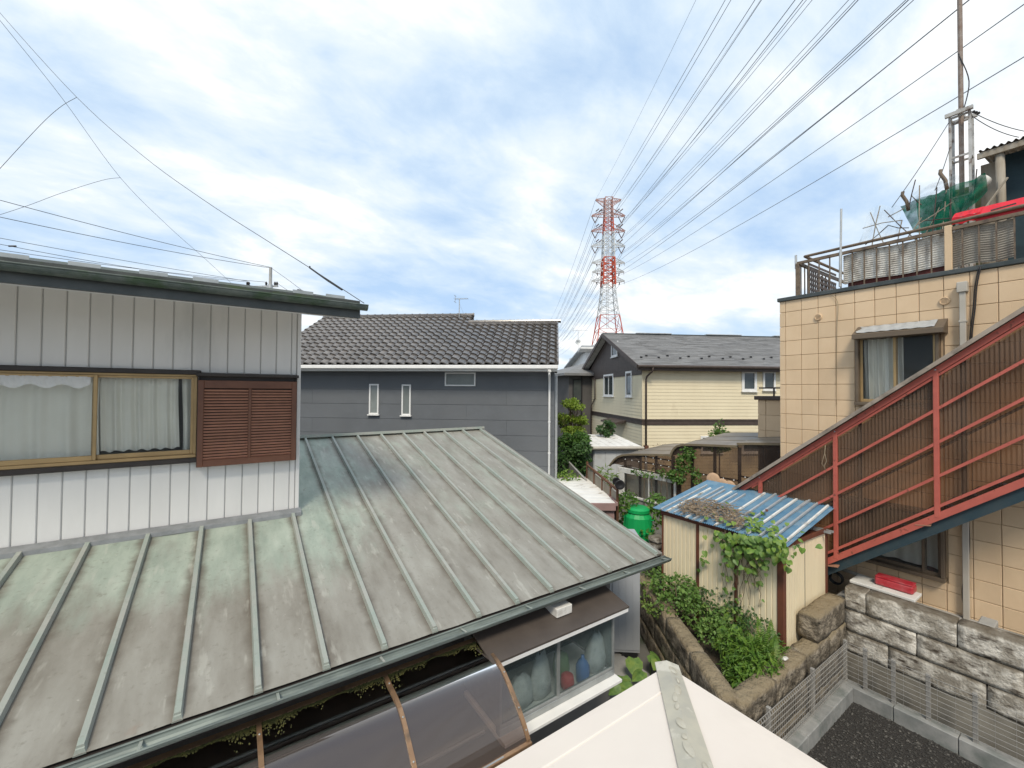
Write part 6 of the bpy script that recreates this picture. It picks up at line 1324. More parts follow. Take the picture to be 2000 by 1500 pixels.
# ------------------------------------------------------------------ low white-roofed lean-to and rusty rail
FF = math.degrees(-TH)
p_ = at(1205, 984, 9.8); zr_ = p_.z; FL = frame(Vector((p_.x, p_.y, 0)), FF)
lean = thing('lean_to', 'low lean-to with white ribbed roof and mauve trim', 'lean-to', (p_.x, p_.y, TZ*0), FF)
bk = hit(1161, 934, 2, zr_, FL); dpt = bk.y; M['white_sheet'] = mat('white_sheet', (0.80,0.79,0.76), (0.70,0.68,0.64), rough=.5, scale=3, dirt=(0.30,0.24,0.19), dscale=4, dlo=.60, dhi=.70, dstretch=(.4,1,1)); M['mauve'] = mat('mauve', (0.34,0.22,0.21), (0.28,0.19,0.18), rough=.6, scale=5)
nb = 9
for k in range(nb):
    y0, y1 = dpt*k/nb, dpt*(k+1)/nb; q = G(False); q.box(-2.6, -.03, y0+.012, y1-.012, zr_-.012, zr_+.012, .006); q.obj('roof_board', M['white_sheet'], lean)
q = G(False); q.box(-2.6, -.03, .0, dpt, zr_-.05, zr_-.014); q.obj('roof_base', M['dark_trim'], lean)
q = G(False); q.box(-.03, .02, -.03, dpt+.03, zr_-.05, zr_+.035, .006).box(-2.6, -.03, dpt, dpt+.03, zr_-.05, zr_+.035, .006).box(-2.6, -.03, -.03, -.0, zr_-.16, zr_+.02, .006); q.obj('edge_trim', M['mauve'], lean)
q = G(False); q.box(-2.5, -.05, .05, .08, 0, zr_-.06).box(-.08, -.05, .08, dpt-.05, 0, zr_-.06); q.obj('wall', M['mauve'], lean)
M['rust2'] = mat('rust2', (0.16,0.075,0.04), (0.10,0.05,0.03), rough=.85, scale=10)
rr_ = thing('rusty_rail', 'rusty steel rail on posts beside the white lean-to roof', 'rail', tuple(Vector((at(1180, 950, 10.8).x, at(1180, 950, 10.8).y, TZ))))
a, b = at(1147, 908, 12.6), at(1206, 957, 9.9); q = G(); q.beam(a, b, .05, .05); q.obj('rail', M['rust2'], rr_)
for f in (0.0, .28, .56, .82, 1.0): c = a.lerp(b, f); q = G(); q.beam(Vector((c.x, c.y, 0)), c+Vector((0,0,.10 if f == 0 else 0)), .045, .045, (0,1,0)); q.obj('post', M['rust2'], rr_)
q = G(); q.slab([a-Vector((0,0,.08)), b-Vector((0,0,.08)), Vector((b.x, b.y, .3)), Vector((a.x, a.y, .3))], (.02,.02,0)); q.obj('board_infill', M['wood_old'], rr_)
for k, (px, py, rad) in enumerate(((1204, 940, .095), (1211, 947, .115))):
    c = at(px, py, 9.75-.1*k); q = G(); q.lathe(c, [(rad*.3,.16),(rad*.5,.12),(rad,.02),(rad,0),(rad*.85,-.005),(rad*.4,.03),(rad*.15,.03)], 18, axis=(fw.x, fw.y, .0)); tag(q.obj('speaker_horn', M['black'], None, True, origin=(0,0,0)), ('small black round lamp behind its twin on the rusty rail', 'larger black round lamp tied to the rusty rail end')[k], 'lamp')
c = at(1200, 945, 9.85); q = G(); q.tube([c+Vector((0,0,-.05)), c+Vector((.1,-.05,.0)), c+Vector((0,.05,.04)), c+Vector((.12,0,.03))], .012, 5); tag(q.obj('twine', mat('orange_twine', (0.45,0.22,0.13), rough=.8), None, True, origin=c), 'orange twine knotted round the rusty rail end', 'twine')

# ------------------------------------------------------------------ white window box and brown carport behind the stair
XK = 9.4
wb = thing('window_box', 'peeling white framed glass window box below brown canopy', 'window box', tuple(Vector((XK, hx(1260, 950, XK).y, TZ))))
yA_, yB_ = hx(1207, 935, XK).y, hx(1320, 955, XK).y; zT_, zB_ = hx(1260, 922, XK).z, hx(1260, 975, XK).z
q = G(); q.box(XK, XK+.6, yB_, yA_, TZ-.02, zB_-.07, .01); q.obj('base', M['concrete'], wb)
q = G(); f = .15; q.box(XK, XK+.06, yB_, yA_, zT_-f, zT_, .008).box(XK-.03, XK+.06, yB_, yA_, zB_-.06, zB_, .008).box(XK, XK+.06, yA_-.22, yA_, zB_, zT_-f, .008).box(XK, XK+.06, yB_, yB_+.07, zB_, zT_-f, .008); ym = (yA_-.22+yB_)/2; q.box(XK+.01, XK+.05, ym-.02, ym+.02, zB_, zT_-f, .005); q.obj('frame', M['white_old'], wb)
q = G(); q.box(XK+.02, XK+.026, yB_+.07, yA_-.22, zB_, zT_-f); q.obj('pane', M['glass'], wb)
q = G(); q.box(XK+.22, XK+.24, yB_, yA_, zB_-.05, zT_); q.obj('back_panel', mat('tanback', (0.62,0.54,0.44), (0.50,0.43,0.35), rough=.9, scale=3), wb)
q = G(); q.box(XK, XK+.6, yA_-.01, yA_+.02, zB_-.05, zT_, .004); q.obj('side_panel', M['white_old'], wb)
M['smoke_dk'] = clear('smoke_dk', (0.07,0.05,0.04), .55, rough=.3, tint=(0.42,0.32,0.25), spec=.35, alpha_noise=(1.6, .45, .8))
M['smoke_roof'] = mat('smoke_roof', (0.17,0.145,0.12), (0.23,0.20,0.17), rough=.35, scale=2.5, dirt=(0.11,0.09,0.075), dlo=.5, dhi=.75)
M['alu_brown'] = mat('alu_brown', (0.24,0.19,0.12), (0.19,0.15,0.10), rough=.45, metal=.3, scale=5)
def carport(name, label, pxs, depth, rise, zlow_px, ribs_n, x, panel=True):
    P = [hx(px, py, x) for px, py in pxs]; o = thing(name, label, 'carport', (x, P[-1].y, TZ)); off_ = Vector((depth, 0, rise)); n = len(P)
    q = G()
    for a, b in zip(P[:-1], P[1:]): q.beam(a, b, .05, .05, (1,0,0))
    q.obj('front_rib', M['alu_brown'], o)
    for k in range(3):
        q = G(); a0, a1 = off_*(k/3), off_*((k+1)/3-.01); b = len(q.v)
        for p_ in P: q.v += [p_+a0+Vector((0,0,.02)), p_+a1+Vector((0,0,.02))]
        for i in range(n-1): q.f.append((b+2*i, b+2*i+1, b+2*i+3, b+2*i+2))
        q.obj('roof_sheet', M['smoke_roof'], o, True)
        q = G()
        for a, b in zip(P[:-1], P[1:]): q.beam(a+off_*((k+1)/3), b+off_*((k+1)/3), .05, .05, (1,0,0))
        q.obj('rib', M['alu_brown'], o)
    zl_ = zlow_px
    nseg = ribs_n; ys_ = [P[0].y+(P[-1].y-P[0].y)*k/nseg for k in range(nseg+1)]
    def ztp(y):
        for a, b in zip(P[:-1], P[1:]):
            if min(a.y, b.y)-1e-6 <= y <= max(a.y, b.y)+1e-6: return a.z+(b.z-a.z)*((y-a.y)/(b.y-a.y) if abs(b.y-a.y) > 1e-6 else 0)
        return P[-1].z
    for a, b in zip(ys_[:-1], ys_[1:]):
        nn_ = max(4, int(abs(b-a)/.035)*4); q = G(); q.grid(lambda u, v: (x+.03+.005*math.sin(abs(b-a)*u/.035*6.2832), a+(b-a)*u, (ztp(a+(b-a)*u)-.02)*(1-v)+zl_*v), nn_, 1); q.obj('front_sheet', M['smoke_dk'], o, True)
    for y in ys_[1:]:
        q = G(); q.box(x+.05, x+.10, y-.03, y+.03, TZ-.05, ztp(y)-.03, .004); q.obj('post', M['choc'], o)
    for f in (.3, .62):
        zz = P[-1].z+(zl_-P[-1].z)*f; q = G(); q.box(x+.04, x+.07, ys_[-1], ys_[0] if nseg > 2 else ys_[0], zz-.02, zz+.02, .003)
        if zz < min(p_.z for p_ in P)+.02 or True:
            yy0 = max([y for y in [ys_[0]+(ys_[-1]-ys_[0])*k/40 for k in range(41)] if ztp(y) > zz+.03] or [ys_[-1]])
            q = G(); q.box(x+.045, x+.07, ys_[-1], yy0, zz-.018, zz+.018, .003); q.obj('cross_bar', M['choc'], o)
            m_ = int((yy0-ys_[-1])/.24)
            for k in range(m_): q = G(); q.lathe((x+.02, ys_[-1]+.1+.24*k, zz), [(.014,0),(.014,.008),(.006,.014)], 8, axis=(-1,0,0)); q.obj('screw_cap', M['white'], o)
    return o
carport('canopy_roof', 'lower brown carport roof with rounded end above window box', [(1191, 910), (1195, 904), (1200, 898), (1207, 892.5), (1217, 889), (1236, 887.5), (1270, 888), (1312, 889)], 1.9, .16, hx(1260, 918, XK).z, 4, XK)
carport('canopy_roof', 'higher brown carport roof with rounded end beside conical shrub', [(1309, 893), (1312, 884), (1317, 876), (1323, 871.5), (1332, 869), (1350, 868.5), (1395, 870), (1441, 872)], 2.0, .18, TZ, 3, XK-.02)
carport('canopy_roof', 'flat brown carport roof tucked against the tan building wing', [(1440, 867), (1470, 866.5), (1500, 867), (1535, 867.5)], 1.4, .10, TZ, 2, XK-.04)
for k, (px, py, rad, lab) in enumerate(((1393, 936, .145, 'upright round rattan stool seat behind the blue roof'), (1410, 947, .14, 'middle rattan stool seat overlapped by its neighbours'), (1425, 950, .125, 'smaller rattan stool seat leaning at the stair end'))):
    c = hx(px, py, XK-.25+.04*k); o = thing('rattan_stool', lab, 'stool', (c.x, c.y, TZ)); q = G(); q.lathe(c, [(rad,0),(rad*1.02,.015),(rad*.9,.03),(rad*.5,.035)], 20, axis=(-1,-.25,.15)); q.obj('seat', mat('rattan%d' % k, (0.50,0.34,0.22), (0.42,0.28,0.18), rough=.7, scale=20), o, True)
    for a in (-.5, .5): q = G(); q.tube([c+Vector((.02, a*rad, -rad*.6)), (c.x+.1, c.y+a*rad*1.6, TZ)], .011, 5); q.obj('leg', M['rail_brown'], o)
def at_leaf(px, py, x): return hx(px, py, x)
cv = [(hx(1335, 905, XK-.08), (.08, .22, .22)), (hx(1345, 885, XK-.08), (.08, .18, .14)), (hx(1322, 930, XK-.1), (.1, .24, .16)), (hx(1300, 925, XK-.1), (.06, .25, .08)), (hx(1360, 930, XK-.08), (.06, .12, .2)), (hx(1255, 925, XK-.1), (.05, .45, .05))]
plant('climbing_rose', 'leafy climber on the front of the brown carport', 'climber', (XK-.1, hx(1320, 950, XK).y, TZ), cv, 1100, .07, .028, 'leaf_mid', 71, [[hx(px, 1000, XK-.09), hx(px+r_.uniform(-4, 4), 960, XK-.09), hx(px+r_.uniform(-6, 6), 925, XK-.09)] for px in (1258, 1272, 1292, 1303, 1340)])
wl = [((at(1225, 985, 10.1)), (.25, .3, .30)), ((at(1285, 985, 9.9)), (.2, .3, .25)), ((at(1262, 1040, 9.6)), (.2, .2, .10)), (at(1222, 1020, 10.4), (.2, .2, .2)), (at(1278, 1010, 9.9), (.18, .2, .25))]
plant('ground_ivy', 'green ivy crowding around the compost bin', 'ivy', tuple(Vector((at(1240, 1000, 10.2).x, at(1240, 1000, 10.2).y, TZ))), wl, 1100, .08, .034, 'leaf_mid', 72)
plant('weed_clump', 'tuft of strap-leaved weeds by the rusty rail', 'weeds', tuple(Vector((*at(1192, 925, 11.5).xy, TZ))), [(at(1192, 935, 11.2), (.12, .12, .18)), (at(1180, 920, 12), (.1, .1, .12))], 160, .20, .012, 'leaf_bright', 73)

# ------------------------------------------------------------------ grey shed at the cream house, garden trees
p_ = at(1160, 873, 15.0); FS = frame(Vector((p_.x, p_.y, 0)), -30); gs = thing('storage_shed', 'pale grey panel shed with white sheet roof against cream house', 'shed', (p_.x, p_.y, 0), -30)
zs_ = p_.z; wd = hit(1250, 872, 1, 0, FS).x; dp = 2.9; M['pale_grey'] = mat('pale_grey', (0.52,0.54,0.56), (0.45,0.47,0.485), rough=.55, scale=1.5, dirt=(0.36,0.36,0.33), dlo=.55, dhi=.8)
q = G(False); q.box(.02, wd-.05, .04, dp, 0, zs_-.04); q.obj('body', M['pale_grey'], gs)
for k in range(6): y0 = .06+(dp-.1)*k/6; q = G(False); q.box(.0, .019, y0+.006, y0+(dp-.1)/6-.006, .05, zs_-.08, .004); q.obj('side_panel', M['pale_grey'], gs)
for k in range(4): x0 = .02+(wd-.08)*k/4; q = G(False); q.box(x0+.005, x0+(wd-.08)/4-.005, .02, .039, .05, zs_-.08, .004); q.obj('front_panel', M['pale_grey'], gs)
for k in range(6):
    x0, x1 = -.05+(wd+.1)*k/6, -.05+(wd+.1)*(k+1)/6; q = G(False); q.slab([(x0+.006, -.05, zs_), (x1-.006, -.05, zs_), (x1-.006, dp+.05, zs_+.12), (x0+.006, dp+.05, zs_+.12)], (0,0,.025)); q.obj('roof_sheet', M['white_sheet'], gs)
q = G(False); q.box(-.07, wd+.06, -.09, -.051, zs_-.10, zs_+.03, .006).box(-.09, -.051, -.05, dp, zs_-.09, zs_+.03, .006).tube([(-.07,-.11,zs_-.03),(wd+.10,-.11,zs_-.03)], .05, 8); q.obj('eave_trim', M['pipe_grey'], gs)
q = G(); a, b = at(1086, 877, 15.5), at(1146, 940, 12.2); q.slab([Vector((a.x,a.y,0)), Vector((b.x,b.y,0)), b, a], (.12,.08,0)); tag(recalc(q.obj('garden_wall', M['concrete'], None, origin=(0,0,0))), 'low weathered concrete wall running back under the garden trees', 'wall')
q = G(); a, b = at(1084, 855, 17), at(1115, 858, 17.5); q.slab([Vector((a.x,a.y,0)), Vector((b.x,b.y,0)), b, a], (.06,.1,0)); tag(recalc(q.obj('boundary_wall', M['concrete'], None, origin=(0,0,0))), 'plain concrete boundary wall behind the maple trunk', 'wall')
def AB(px, py, D, r): return (at(px, py, D), r)
gb = at(1113, 900, 16); tree('maple_tree', 'yellow-green maple tree beside the dark grey house', (gb.x, gb.y, 0), tuple(at(1114, 800, 16)), scatter(1114, 815, 16, 26, 34, 24, .24, 1, .38), 3400, .12, .030, 'leaf_maple', 81, .06, .9)
gb = at(1108, 930, 15); tree('camellia_tree', 'rounded glossy-leaved tree below the maple', (gb.x, gb.y, 0), tuple(at(1115, 855, 15)), scatter(1122, 862, 15, 24, 16, 14, .24, 2, .6), 1900, .11, .042, 'leaf_mid', 82, .06, .7)
gb = at(1130, 930, 14.2); tree('cucumber_trellis', 'dark leafy climber tower beside the pale grey shed', (gb.x, gb.y, 0), tuple(at(1130, 872, 14.2)), scatter(1130, 900, 14.2, 17, 32, 18, .24, 3, .7), 2300, .12, .05, 'leaf_dark', 83, .04, .7)
plant('low_shrub', 'low yellow-green shrub at the foot of the blue house pipe', 'shrub', tuple(Vector((*at(1105, 930, 12.6).xy, 0))), [AB(1105, 928, 12.4, (.3,.25,.14)), AB(1120, 932, 12.4, (.25,.2,.1)), AB(1093, 932, 12.5, (.2,.2,.1)), (Vector((*at(1105, 950, 12.4).xy, .5)), (.4,.3,.5))], 900, .09, .03, 'leaf_bright', 84)
plant('low_shrub', 'dark low bush in the shade beside blue house', 'shrub', tuple(Vector((*at(1098, 910, 14).xy, 0))), [AB(1095, 905, 14, (.25,.3,.3)), AB(1100, 885, 14.5, (.25,.3,.25))], 600, .10, .04, 'leaf_dark', 85)
q = G(); a = at(1084, 877, 13); b = at(1086, 920, 13); q.tube([b, a], .018, 6); tag(q.obj('bamboo_stake', mat('bamboo', (0.55,0.36,0.13), rough=.6), None, origin=b), 'yellow bamboo stake standing beside the blue house', 'stake')
tree('persimmon_tree', 'small dark tree against the cream gable wall', (*at(1185, 865, 17.6).xy, 0), tuple(at(1184, 835, 17.6)), scatter(1181, 838, 17.6, 17, 17, 13, .13, 4, .8), 900, .12, .045, 'leaf_dark', 86, .04)
tree('conical_shrub', 'pointed evergreen shrub in front of the cream wall', (*at(1405, 880, 15.5).xy, 0), tuple(at(1405, 824, 15.5)), [AB(1405, 835, 15.5, (.2,.2,.3)), AB(1405, 850, 15.5, (.42,.35,.25)), AB(1405, 868, 15.5, (.5,.4,.3))], 1200, .10, .035, 'leaf_mid', 87, .04)
plant('dry_shrub', 'reddish dry shrub tips above the carport roof', 'shrub', tuple(Vector((*at(1288, 890, 13.5).xy, 0))), [AB(1290, 875, 13.5, (.35,.2,.14)), (Vector((*at(1288, 890, 13.5).xy, 1.4)), (.35,.3,.9))], 420, .12, .012, 'leaf_dry', 88, upw=.2)

# ------------------------------------------------------------------ houses further off
def far_house(label, px0, px1, pyt, D, rot, w_, d_, ztop_, wallm, roofm, roof='hip', ov=.5, rh=1.4):
    p_ = at(px0, 764, D); o = thing('house', label, 'house', (p_.x, p_.y, 0), rot); q = G(False); q.box(0, w_, 0, d_, 0, ztop_); q.obj('wall', wallm, o); q = G(False); z = ztop_
    if roof == 'hip': m_ = d_/2; q.add([(-ov,-ov,z),(w_+ov,-ov,z),(w_+ov,d_+ov,z),(-ov,d_+ov,z),(min(m_, w_/2),m_,z+rh),(max(w_-m_, w_/2),m_,z+rh),(-ov,-ov,z-.15),(w_+ov,-ov,z-.15),(w_+ov,d_+ov,z-.15),(-ov,d_+ov,z-.15)], [(0,1,5,4),(1,2,5),(2,3,4,5),(3,0,4),(0,6,7,1),(1,7,8,2),(2,8,9,3),(3,9,6,0),(9,8,7,6)])
    else: q.slab([(-ov,-ov,z),(w_+ov,-ov,z-rh*.0),(w_+ov,d_+ov,z+rh),(-ov,d_+ov,z+rh)], (0,0,.12))
    q.obj('roof', roofm, o); return o
M['dk_wall'] = mat('dk_wall', (0.095,0.09,0.088), (0.075,0.072,0.07), rough=.8, scale=1); M['lt_wall'] = mat('lt_wall', (0.60,0.59,0.56), (0.52,0.51,0.48), rough=.8, scale=1); M['grey_roof'] = mat('grey_roof', (0.16,0.16,0.16), (0.22,0.22,0.22), rough=.7, scale=3)
o = far_house('dark charcoal house with hip roof behind the garden maple', 1111, 1140, 726, 26, -20, 5.0, 6.0, at(1115, 729, 26).z, M['dk_wall'], M['grey_roof'], rh=.9)
q = G(False); q.box(.25, .85, -.04, .02, 3.9, 5.3, .01); w_ = q.obj('window', M['black'], o); q = G(False); q.box(.30, .80, -.05, -.041, 3.95, 5.25); q.obj('pane', M['glass_dark'], w_); q = G(False); q.box(.8, .9, -.06, -.001, 0, 5.5, .01); q.obj('downpipe', M['black'], o)
o = far_house('pale far house with balcony between the blue and charcoal houses', 1060, 1112, 748, 38, -34, 4.5, 6, at(1095, 755, 38).z, M['lt_wall'], M['grey_roof'], rh=1.3)
q = G(False); za, zb_ = at(1098, 761, 38).z, at(1098, 773, 38).z; q.box(1.6, 4.2, -.02, .02, zb_, za, .01); w_ = q.obj('window', M['glass_dark'], o)
for k in range(6): q = G(False); q.box(1.5+.5*k, 1.56+.5*k, -.9, -.84, zb_, zb_+.75, .004); q.obj('baluster', M['white'], o)
q = G(False); q.box(1.4, 4.4, -.92, -.82, zb_+.75, zb_+.82, .01).box(1.4, 4.4, -.95, -.001, zb_-.12, zb_, .01); q.obj('balcony', M['choc'], o)
q = G(False); q.tube([(.2,-1.0,zb_-1.2),(.6,-1.0,zb_-.4),(1.2,-1.0,zb_-.2),(1.8,-1.0,zb_-.4),(2.2,-1,zb_-1.2)], .08, 6); q.obj('arch_pipe', M['white'], o)
p_ = at(1144, 764, 31); o = thing('house', 'white narrow house with slanting standing-seam metal roof behind gable', 'house', (p_.x, p_.y, 0), -30); zt_ = at(1146, 688, 31).z; M['metal_roof'] = mat('metal_roof', (0.36,0.38,0.40), (0.30,0.32,0.34), rough=.45, metal=.3, scale=2)
q = G(False); q.box(0, 6, 0, 6, 0, zt_); q.obj('wall', M['white'], o)
for k in range(6): q = G(False); q.slab([(-.5+1.1*k+.02, -.6, zt_+.35), (-.5+1.1*(k+1)-.02, -.6, zt_+.35), (-.5+1.1*(k+1)-.02, 6, zt_-.9), (-.5+1.1*k+.02, 6, zt_-.9)], (0,0,.10)); q.obj('roof_panel', M['metal_roof'], o)
q = G(False); q.hexa([(-.6,-.7,zt_+.2),(6.2,-.7,zt_+.2),(6.2,.1,zt_),(-.6,.1,zt_),(-.6,-.7,zt_+.34),(6.2,-.7,zt_+.34),(6.2,.1,zt_+.2),(-.6,.1,zt_+.2)]); q.obj('eave', M['white'], o)
q = G(False); q.box(.15, .45, -.03, .02, at(1147, 752, 31).z, at(1147, 738, 31).z, .01); q.obj('window', M['glass_dark'], o)
b = at(1129, 682, 29.5); antenna(b, 1.35, 1.1, 8, -30, True, 'television antenna and satellite dish above the white house roof')

# ------------------------------------------------------------------ red and white transmission tower
TD = 123.0; tp = at(1187, 764, TD); FT = frame(Vector((tp.x, tp.y, 0)), FF)
tower = thing('transmission_tower', 'tall red and white lattice transmission tower with stacked crossarms', 'tower', (tp.x, tp.y, 0), FF)
def TZh(py): return H+(764-py)/805*TD
px2m = TD/805
M['t_red'] = mat('t_red', (0.50,0.075,0.03), (0.42,0.06,0.03), rough=.6); M['t_white'] = mat('t_white', (0.58,0.60,0.61), (0.50,0.52,0.53), rough=.6); M['t_dark'] = mat('t_dark', (0.42,0.24,0.21), (0.36,0.20,0.18), rough=.6)
hw = [(383, 7.2), (420, 7.6), (450, 9), (480, 10), (520, 10.8), (560, 12), (572, 12.8), (600, 16), (640, 21.5), (690, 29), (764, 42)]
def halfw(py):
    for (a, b), (c, d_) in zip(hw[:-1], hw[1:]):
        if a <= py <= c: return (b+(d_-b)*(py-a)/(c-a))*px2m
    return hw[-1][1]*px2m
bands = [(383, 425, 't_dark'), (425, 452, 't_red'), (452, 502, 't_white'), (502, 556, 't_red'), (556, 616, 't_white'), (616, 672, 't_red'), (672, 790, 't_white')]
for a, b, mt in bands:
    step_ = max(6, (halfw((a+b)/2)/px2m)*1.15); n = max(2, round((b-a)/step_)); q = G(False)
    th_ = .30 if mt == 't_red' and a > 490 and a < 600 else .19
    for k in range(n):
        y0, y1 = a+(b-a)*k/n, a+(b-a)*(k+1)/n; w0, w1, z0, z1 = halfw(min(y0, 764)), halfw(min(y1, 764)), TZh(y0), TZh(y1)
        C0_ = [(-w0,-w0,z0),(w0,-w0,z0),(w0,w0,z0),(-w0,w0,z0)]; C1_ = [(-w1,-w1,z1),(w1,-w1,z1),(w1,w1,z1),(-w1,w1,z1)]
        for i in range(4):
            j = (i+1) % 4; q.beam(C0_[i], C1_[i], th_*1.25, th_*1.25, (0,1,0)); q.beam(C0_[i], C1_[j], th_*.6, th_*.6, (.3,.7,0)); q.beam(C0_[j], C1_[i], th_*.6, th_*.6, (.3,.7,0)); q.beam(C0_[i], C0_[j], th_*.6, th_*.6)
    q.obj('lattice_section', M[mt], tower)
q = G(False); q.tube([(-.6, -halfw(600)*.3, TZh(640)), (-.4, 0, TZh(390))], .07, 4); q.tube([(-.1, -halfw(600)*.3, TZh(640)), (.1, 0, TZh(390))], .07, 4)
for k in range(70): z = TZh(640-250*k/70); q.beam((-.6+.2*k/70, -halfw(600)*.3*(1-k/70), z), (-.1+.2*k/70, -halfw(600)*.3*(1-k/70), z), .05, .05)
q.obj('ladder', M['t_white'], tower)
M['insul'] = mat('insul', (0.14,0.09,0.085), rough=.4)
tips = {}
for py, ext, mt, kind in ((386, 25, 't_dark', 'g'), (418, 33, 't_dark', 'u'), (448, 33, 't_dark', 'u'), (478, 33, 't_white', 'u'), (512, 32, 't_white', 'l'), (530, 31, 't_white', 'l'), (548, 32, 't_white', 'l')):
    L = ext*px2m; z = TZh(py); w_ = halfw(py)
    for sgn in (-1, 1):
        q = G(False); x0, x1 = sgn*w_, sgn*L
        if kind == 'g': lo = z-11*px2m; hi = z
        elif kind == 'u': lo = z; hi = z+11*px2m
        else: lo = z; hi = z+8*px2m
        tz = z if kind != 'l' else z+1.5*px2m
        for yy in (-1, 1):
            q.beam((x0, yy*w_, lo), (x1, yy*.35, tz), .16, .16); q.beam((x0, yy*w_, hi), (x1, yy*.35, tz), .16, .16)
            for k in range(1, 5):
                f = k/5; f2 = (k+1)/5; A_ = Vector((x0+(x1-x0)*f, yy*(w_+(.35-w_)*f), lo+(tz-lo)*f)); B_ = Vector((x0+(x1-x0)*f, yy*(w_+(.35-w_)*f), hi+(tz-hi)*f)); C_ = Vector((x0+(x1-x0)*f2, yy*(w_+(.35-w_)*f2), lo+(tz-lo)*f2)); q.beam(A_, B_, .10, .10, (0,1,0)); q.beam(B_, C_, .10, .10, (0,1,0))
        if kind == 'l': q.beam((x1, 0, tz), (x1, 0, tz-6*px2m), .14, .14, (0,1,0)).beam((x1-sgn*.9, 0, tz+.3), (x1-sgn*.9, 0, tz-3*px2m), .10, .10, (0,1,0))
        ca = q.obj('crossarm', M[mt], tower); hang = 14*px2m if kind == 'u' else 6*px2m
        if kind == 'u':
            xb = sgn*(ext-7)*px2m
            for dx in (-1, 1): q = G(False); q.tube([(xb+dx*6.5*px2m, 0, z-.2), (xb, 0, z-hang)], .14, 5); q.obj('insulator_string', M['insul'], tower)
            for dx in (-.9, .1): q = G(False); q.tube([(sgn*(ext-13)*px2m+dx, -1.2, z+3*px2m+.4), (sgn*(ext-13)*px2m+dx+.9, -1.2, z+8*px2m+.4)], .16, 5); q.obj('insulator_string', M['insul'], tower)
            tips[(py, sgn)] = (xb, z-hang)
        elif kind == 'l':
            q = G(False); q.tube([(sgn*(ext-9)*px2m, 0, z-.2), (sgn*(ext-10.5)*px2m, 0, z-hang)], .16, 5); q.obj('insulator_string', M['insul'], tower); tips[(py, sgn)] = (sgn*(ext-10)*px2m, z-hang)
        else: tips[(py, sgn)] = (x1, tz)
# conductors: near span passes over to the right of the viewer, far span runs on behind
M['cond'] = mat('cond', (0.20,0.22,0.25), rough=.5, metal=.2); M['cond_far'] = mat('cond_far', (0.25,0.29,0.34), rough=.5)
def span(lab, grp, A_, B_, sag, r_, n=40, mt='cond'):
    pts = []
    for k in range(n+1):
        f = (k/n); p_ = A_.lerp(B_, f); p_ = p_.copy(); p_.z -= 4*sag*f*(1-f); pts.append(p_)
    q = G(); q.tube(pts, r_, 5, False); o = q.obj('power_line', M[mt], None, True, origin=A_); tag(o, lab, 'power line', grp)
nd = Vector((math.sin(TH+math.atan(35/805)), math.cos(TH+math.atan(35/805)), 0)); LN = 260.0; fd = Vector((math.sin(TH+math.atan(15/805)), math.cos(TH+math.atan(15/805)), 0))
nm = {386: 'earth wire', 418: 'upper conductor', 448: 'second conductor', 478: 'third conductor', 512: 'fourth conductor', 530: 'fifth conductor', 548: 'lowest conductor'}
for (py, sgn), (x, z) in tips.items():
    A_ = FT @ Vector((x, 0, z)); side = 'blue-roof' ; sidew = 'outer arm over the tan building' if sgn > 0 else 'arm on the tiled-roof side'
    twin = py in (418, 448, 478)
    for j, dx in enumerate((-.28, .28) if twin else (0,)):
        o_ = Vector((r0.x*dx, r0.y*dx, 0)); a = A_+o_; rr_ = .030 if py != 386 else .02
        span('%s of the tower, %s%s' % (nm[py], sidew, ', coming overhead' if True else ''), 'near span lines %d %d' % (py, sgn), a, a-nd*LN-Vector((0,0,16)), 8.0, rr_)
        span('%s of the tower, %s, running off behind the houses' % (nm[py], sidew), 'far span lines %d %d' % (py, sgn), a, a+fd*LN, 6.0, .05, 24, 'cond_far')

# ------------------------------------------------------------------ street pole and overhead cables on the left
UD = 26.0; ub = at(528, 560, UD); M['pole_conc'] = mat('pole_conc', (0.40,0.40,0.39), (0.34,0.34,0.33), rough=.8)
up_ = thing('utility_pole', 'concrete utility pole rising behind the white house eave', 'pole', (ub.x, ub.y, 0)); ut = at(528, 522, UD)
q = G(); q.tube([(ub.x, ub.y, 0), (ub.x, ub.y, ut.z)], .16, 10, True, .09); q.obj('shaft', M['pole_conc'], up_)
ca, cb2 = at(482, 560, UD), at(543, 559, UD); q = G(); q.beam(ca, cb2, .09, .09); q.obj('crossarm', M['galv'], up_)
for px in (483, 486, 520, 537, 541): c = at(px, 558, UD); q = G(); q.lathe(c, [(.03,0),(.07,.06),(.04,.10),(.08,.15),(.04,.22),(.02,.26)], 8); q.obj('insulator', M['black'], up_)
q = G(); a = at(528, 562, UD-.2); q.tube([a-Vector((0,0,.3)), a+Vector((0,0,.2))], .14, 8); q.obj('bracket', M['galv'], up_)
def wire(lab, pts, r_, cat='cable', sag=0.0, name='overhead_wire', seg=10): return cable(name, lab, pts, r_, M['wire'], seg, sag, cat)
L0 = Vector(-rt)
def ext(p0, p1, f): return p0+(p0-p1)*f
a0, a1 = at(0, 391, 17), at(528, 522, UD); wire('topmost wire reaching the head of the utility pole', [ext(a0, a1, .3), a0, a1], .014, sag=.10)
a0 = at(0, 424, 17); a1 = at(526, 523, UD); wire('second wire reaching the head of the utility pole', [ext(a0, a1, .3), a0, a1], .014, sag=.12)
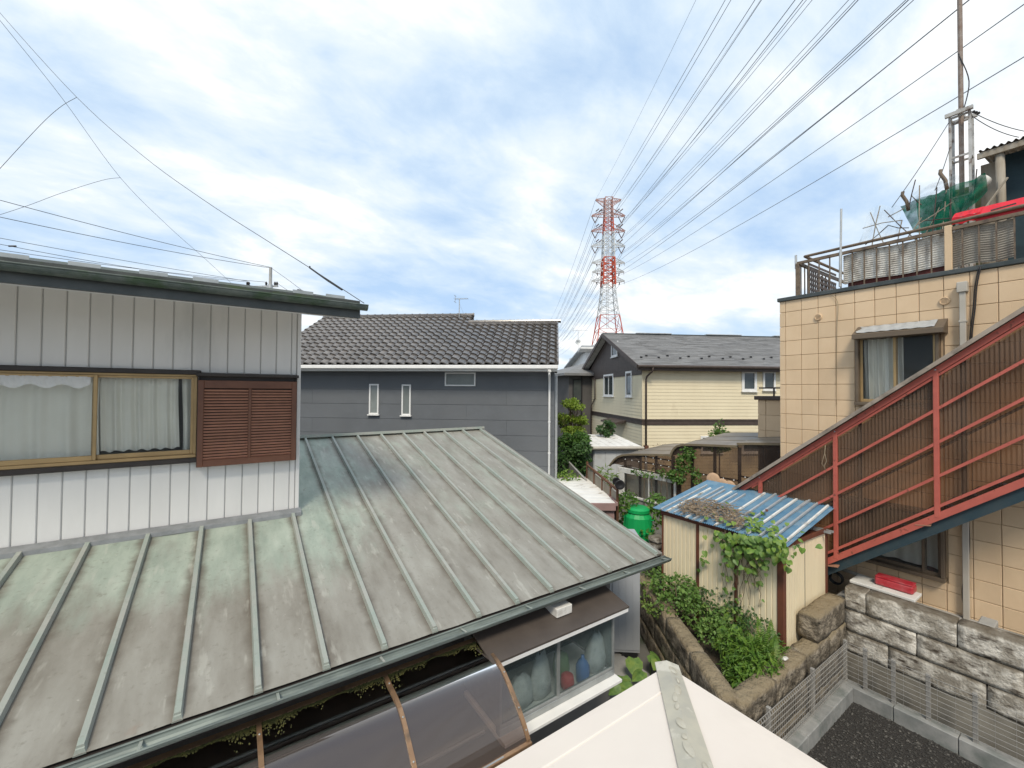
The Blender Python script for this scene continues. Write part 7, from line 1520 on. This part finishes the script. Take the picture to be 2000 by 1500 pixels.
a0 = at(0, 465, 18); a1 = at(483, 549, UD); wire('bare wire ending at the outer crossarm insulator', [ext(a0, a1, .3), a0, a1], .012, sag=.05)
a0 = at(0, 477, 18); a1 = at(486, 551, UD); wire('wire with a dark splice ending at the crossarm', [ext(a0, a1, .3), a0, a1], .012, sag=.18)
a0 = at(0, 488, 18); a1 = at(520, 551, UD); wire('lowest wire skimming the white house roof to the crossarm', [ext(a0, a1, .3), a0, a1], .012, sag=.12)
c = at(0, 477, 18).lerp(at(486, 551, UD), .035); q = G(); q.tube([c-rt*.16, c+rt*.16], .035, 6); tag(q.obj('cable_splice', M['choc'], None, origin=c), 'dark brown splice sleeve on the wire', 'splice')
wire('wire dropping from the pole head behind the roof', [at(528, 522, UD), at(566, 549, 24), at(600, 575, 22)], .012); wire('short wire from the inner insulator behind the roof', [at(541, 553, UD), at(560, 566, 25), at(575, 578, 24)], .012)
E1 = at(711, 592, 4.55); pts = [at(-60, -50, 9.2), at(0, 25, 8.8), at(150, 190, 8.0), at(280, 305, 7.3), at(400, 392, 6.5), at(520, 469, 5.7), at(605, 523, 5.1), E1]
wire('black service cable running down to the white house gutter end', pts, .0045, seg=6)
c = at(605, 523, 5.09); q = G(); q.tube([c+Vector((0,0,.02)), c, at(640, 548, 4.9), at(668, 566, 4.75)], .010, 6); tag(q.obj('cable_clamp', M['black'], None, origin=c), 'thicker wrapped clamp near the house end of the service cable', 'clamp')
wire('thin sagging cable crossing behind the service cable', [at(-60, -36, 13), at(0, 40, 13.5), at(120, 190, 15), at(235, 347, 17), at(330, 443, 19), at(400, 505, 21), at(455, 556, 23)], .007, seg=6)
wire('drooping branch cable off the service cable', [at(150, 190, 8.0), at(122, 206, 7.9), at(90, 233, 7.8), at(45, 280, 7.6), at(-30, 362, 7.4)], .004, seg=5)
wire('drooping branch cable off the thin sagging cable', [at(235, 347, 17), at(200, 352, 16.5), at(120, 377, 16), at(50, 403, 15.5), at(-40, 432, 15)], .007, seg=5)
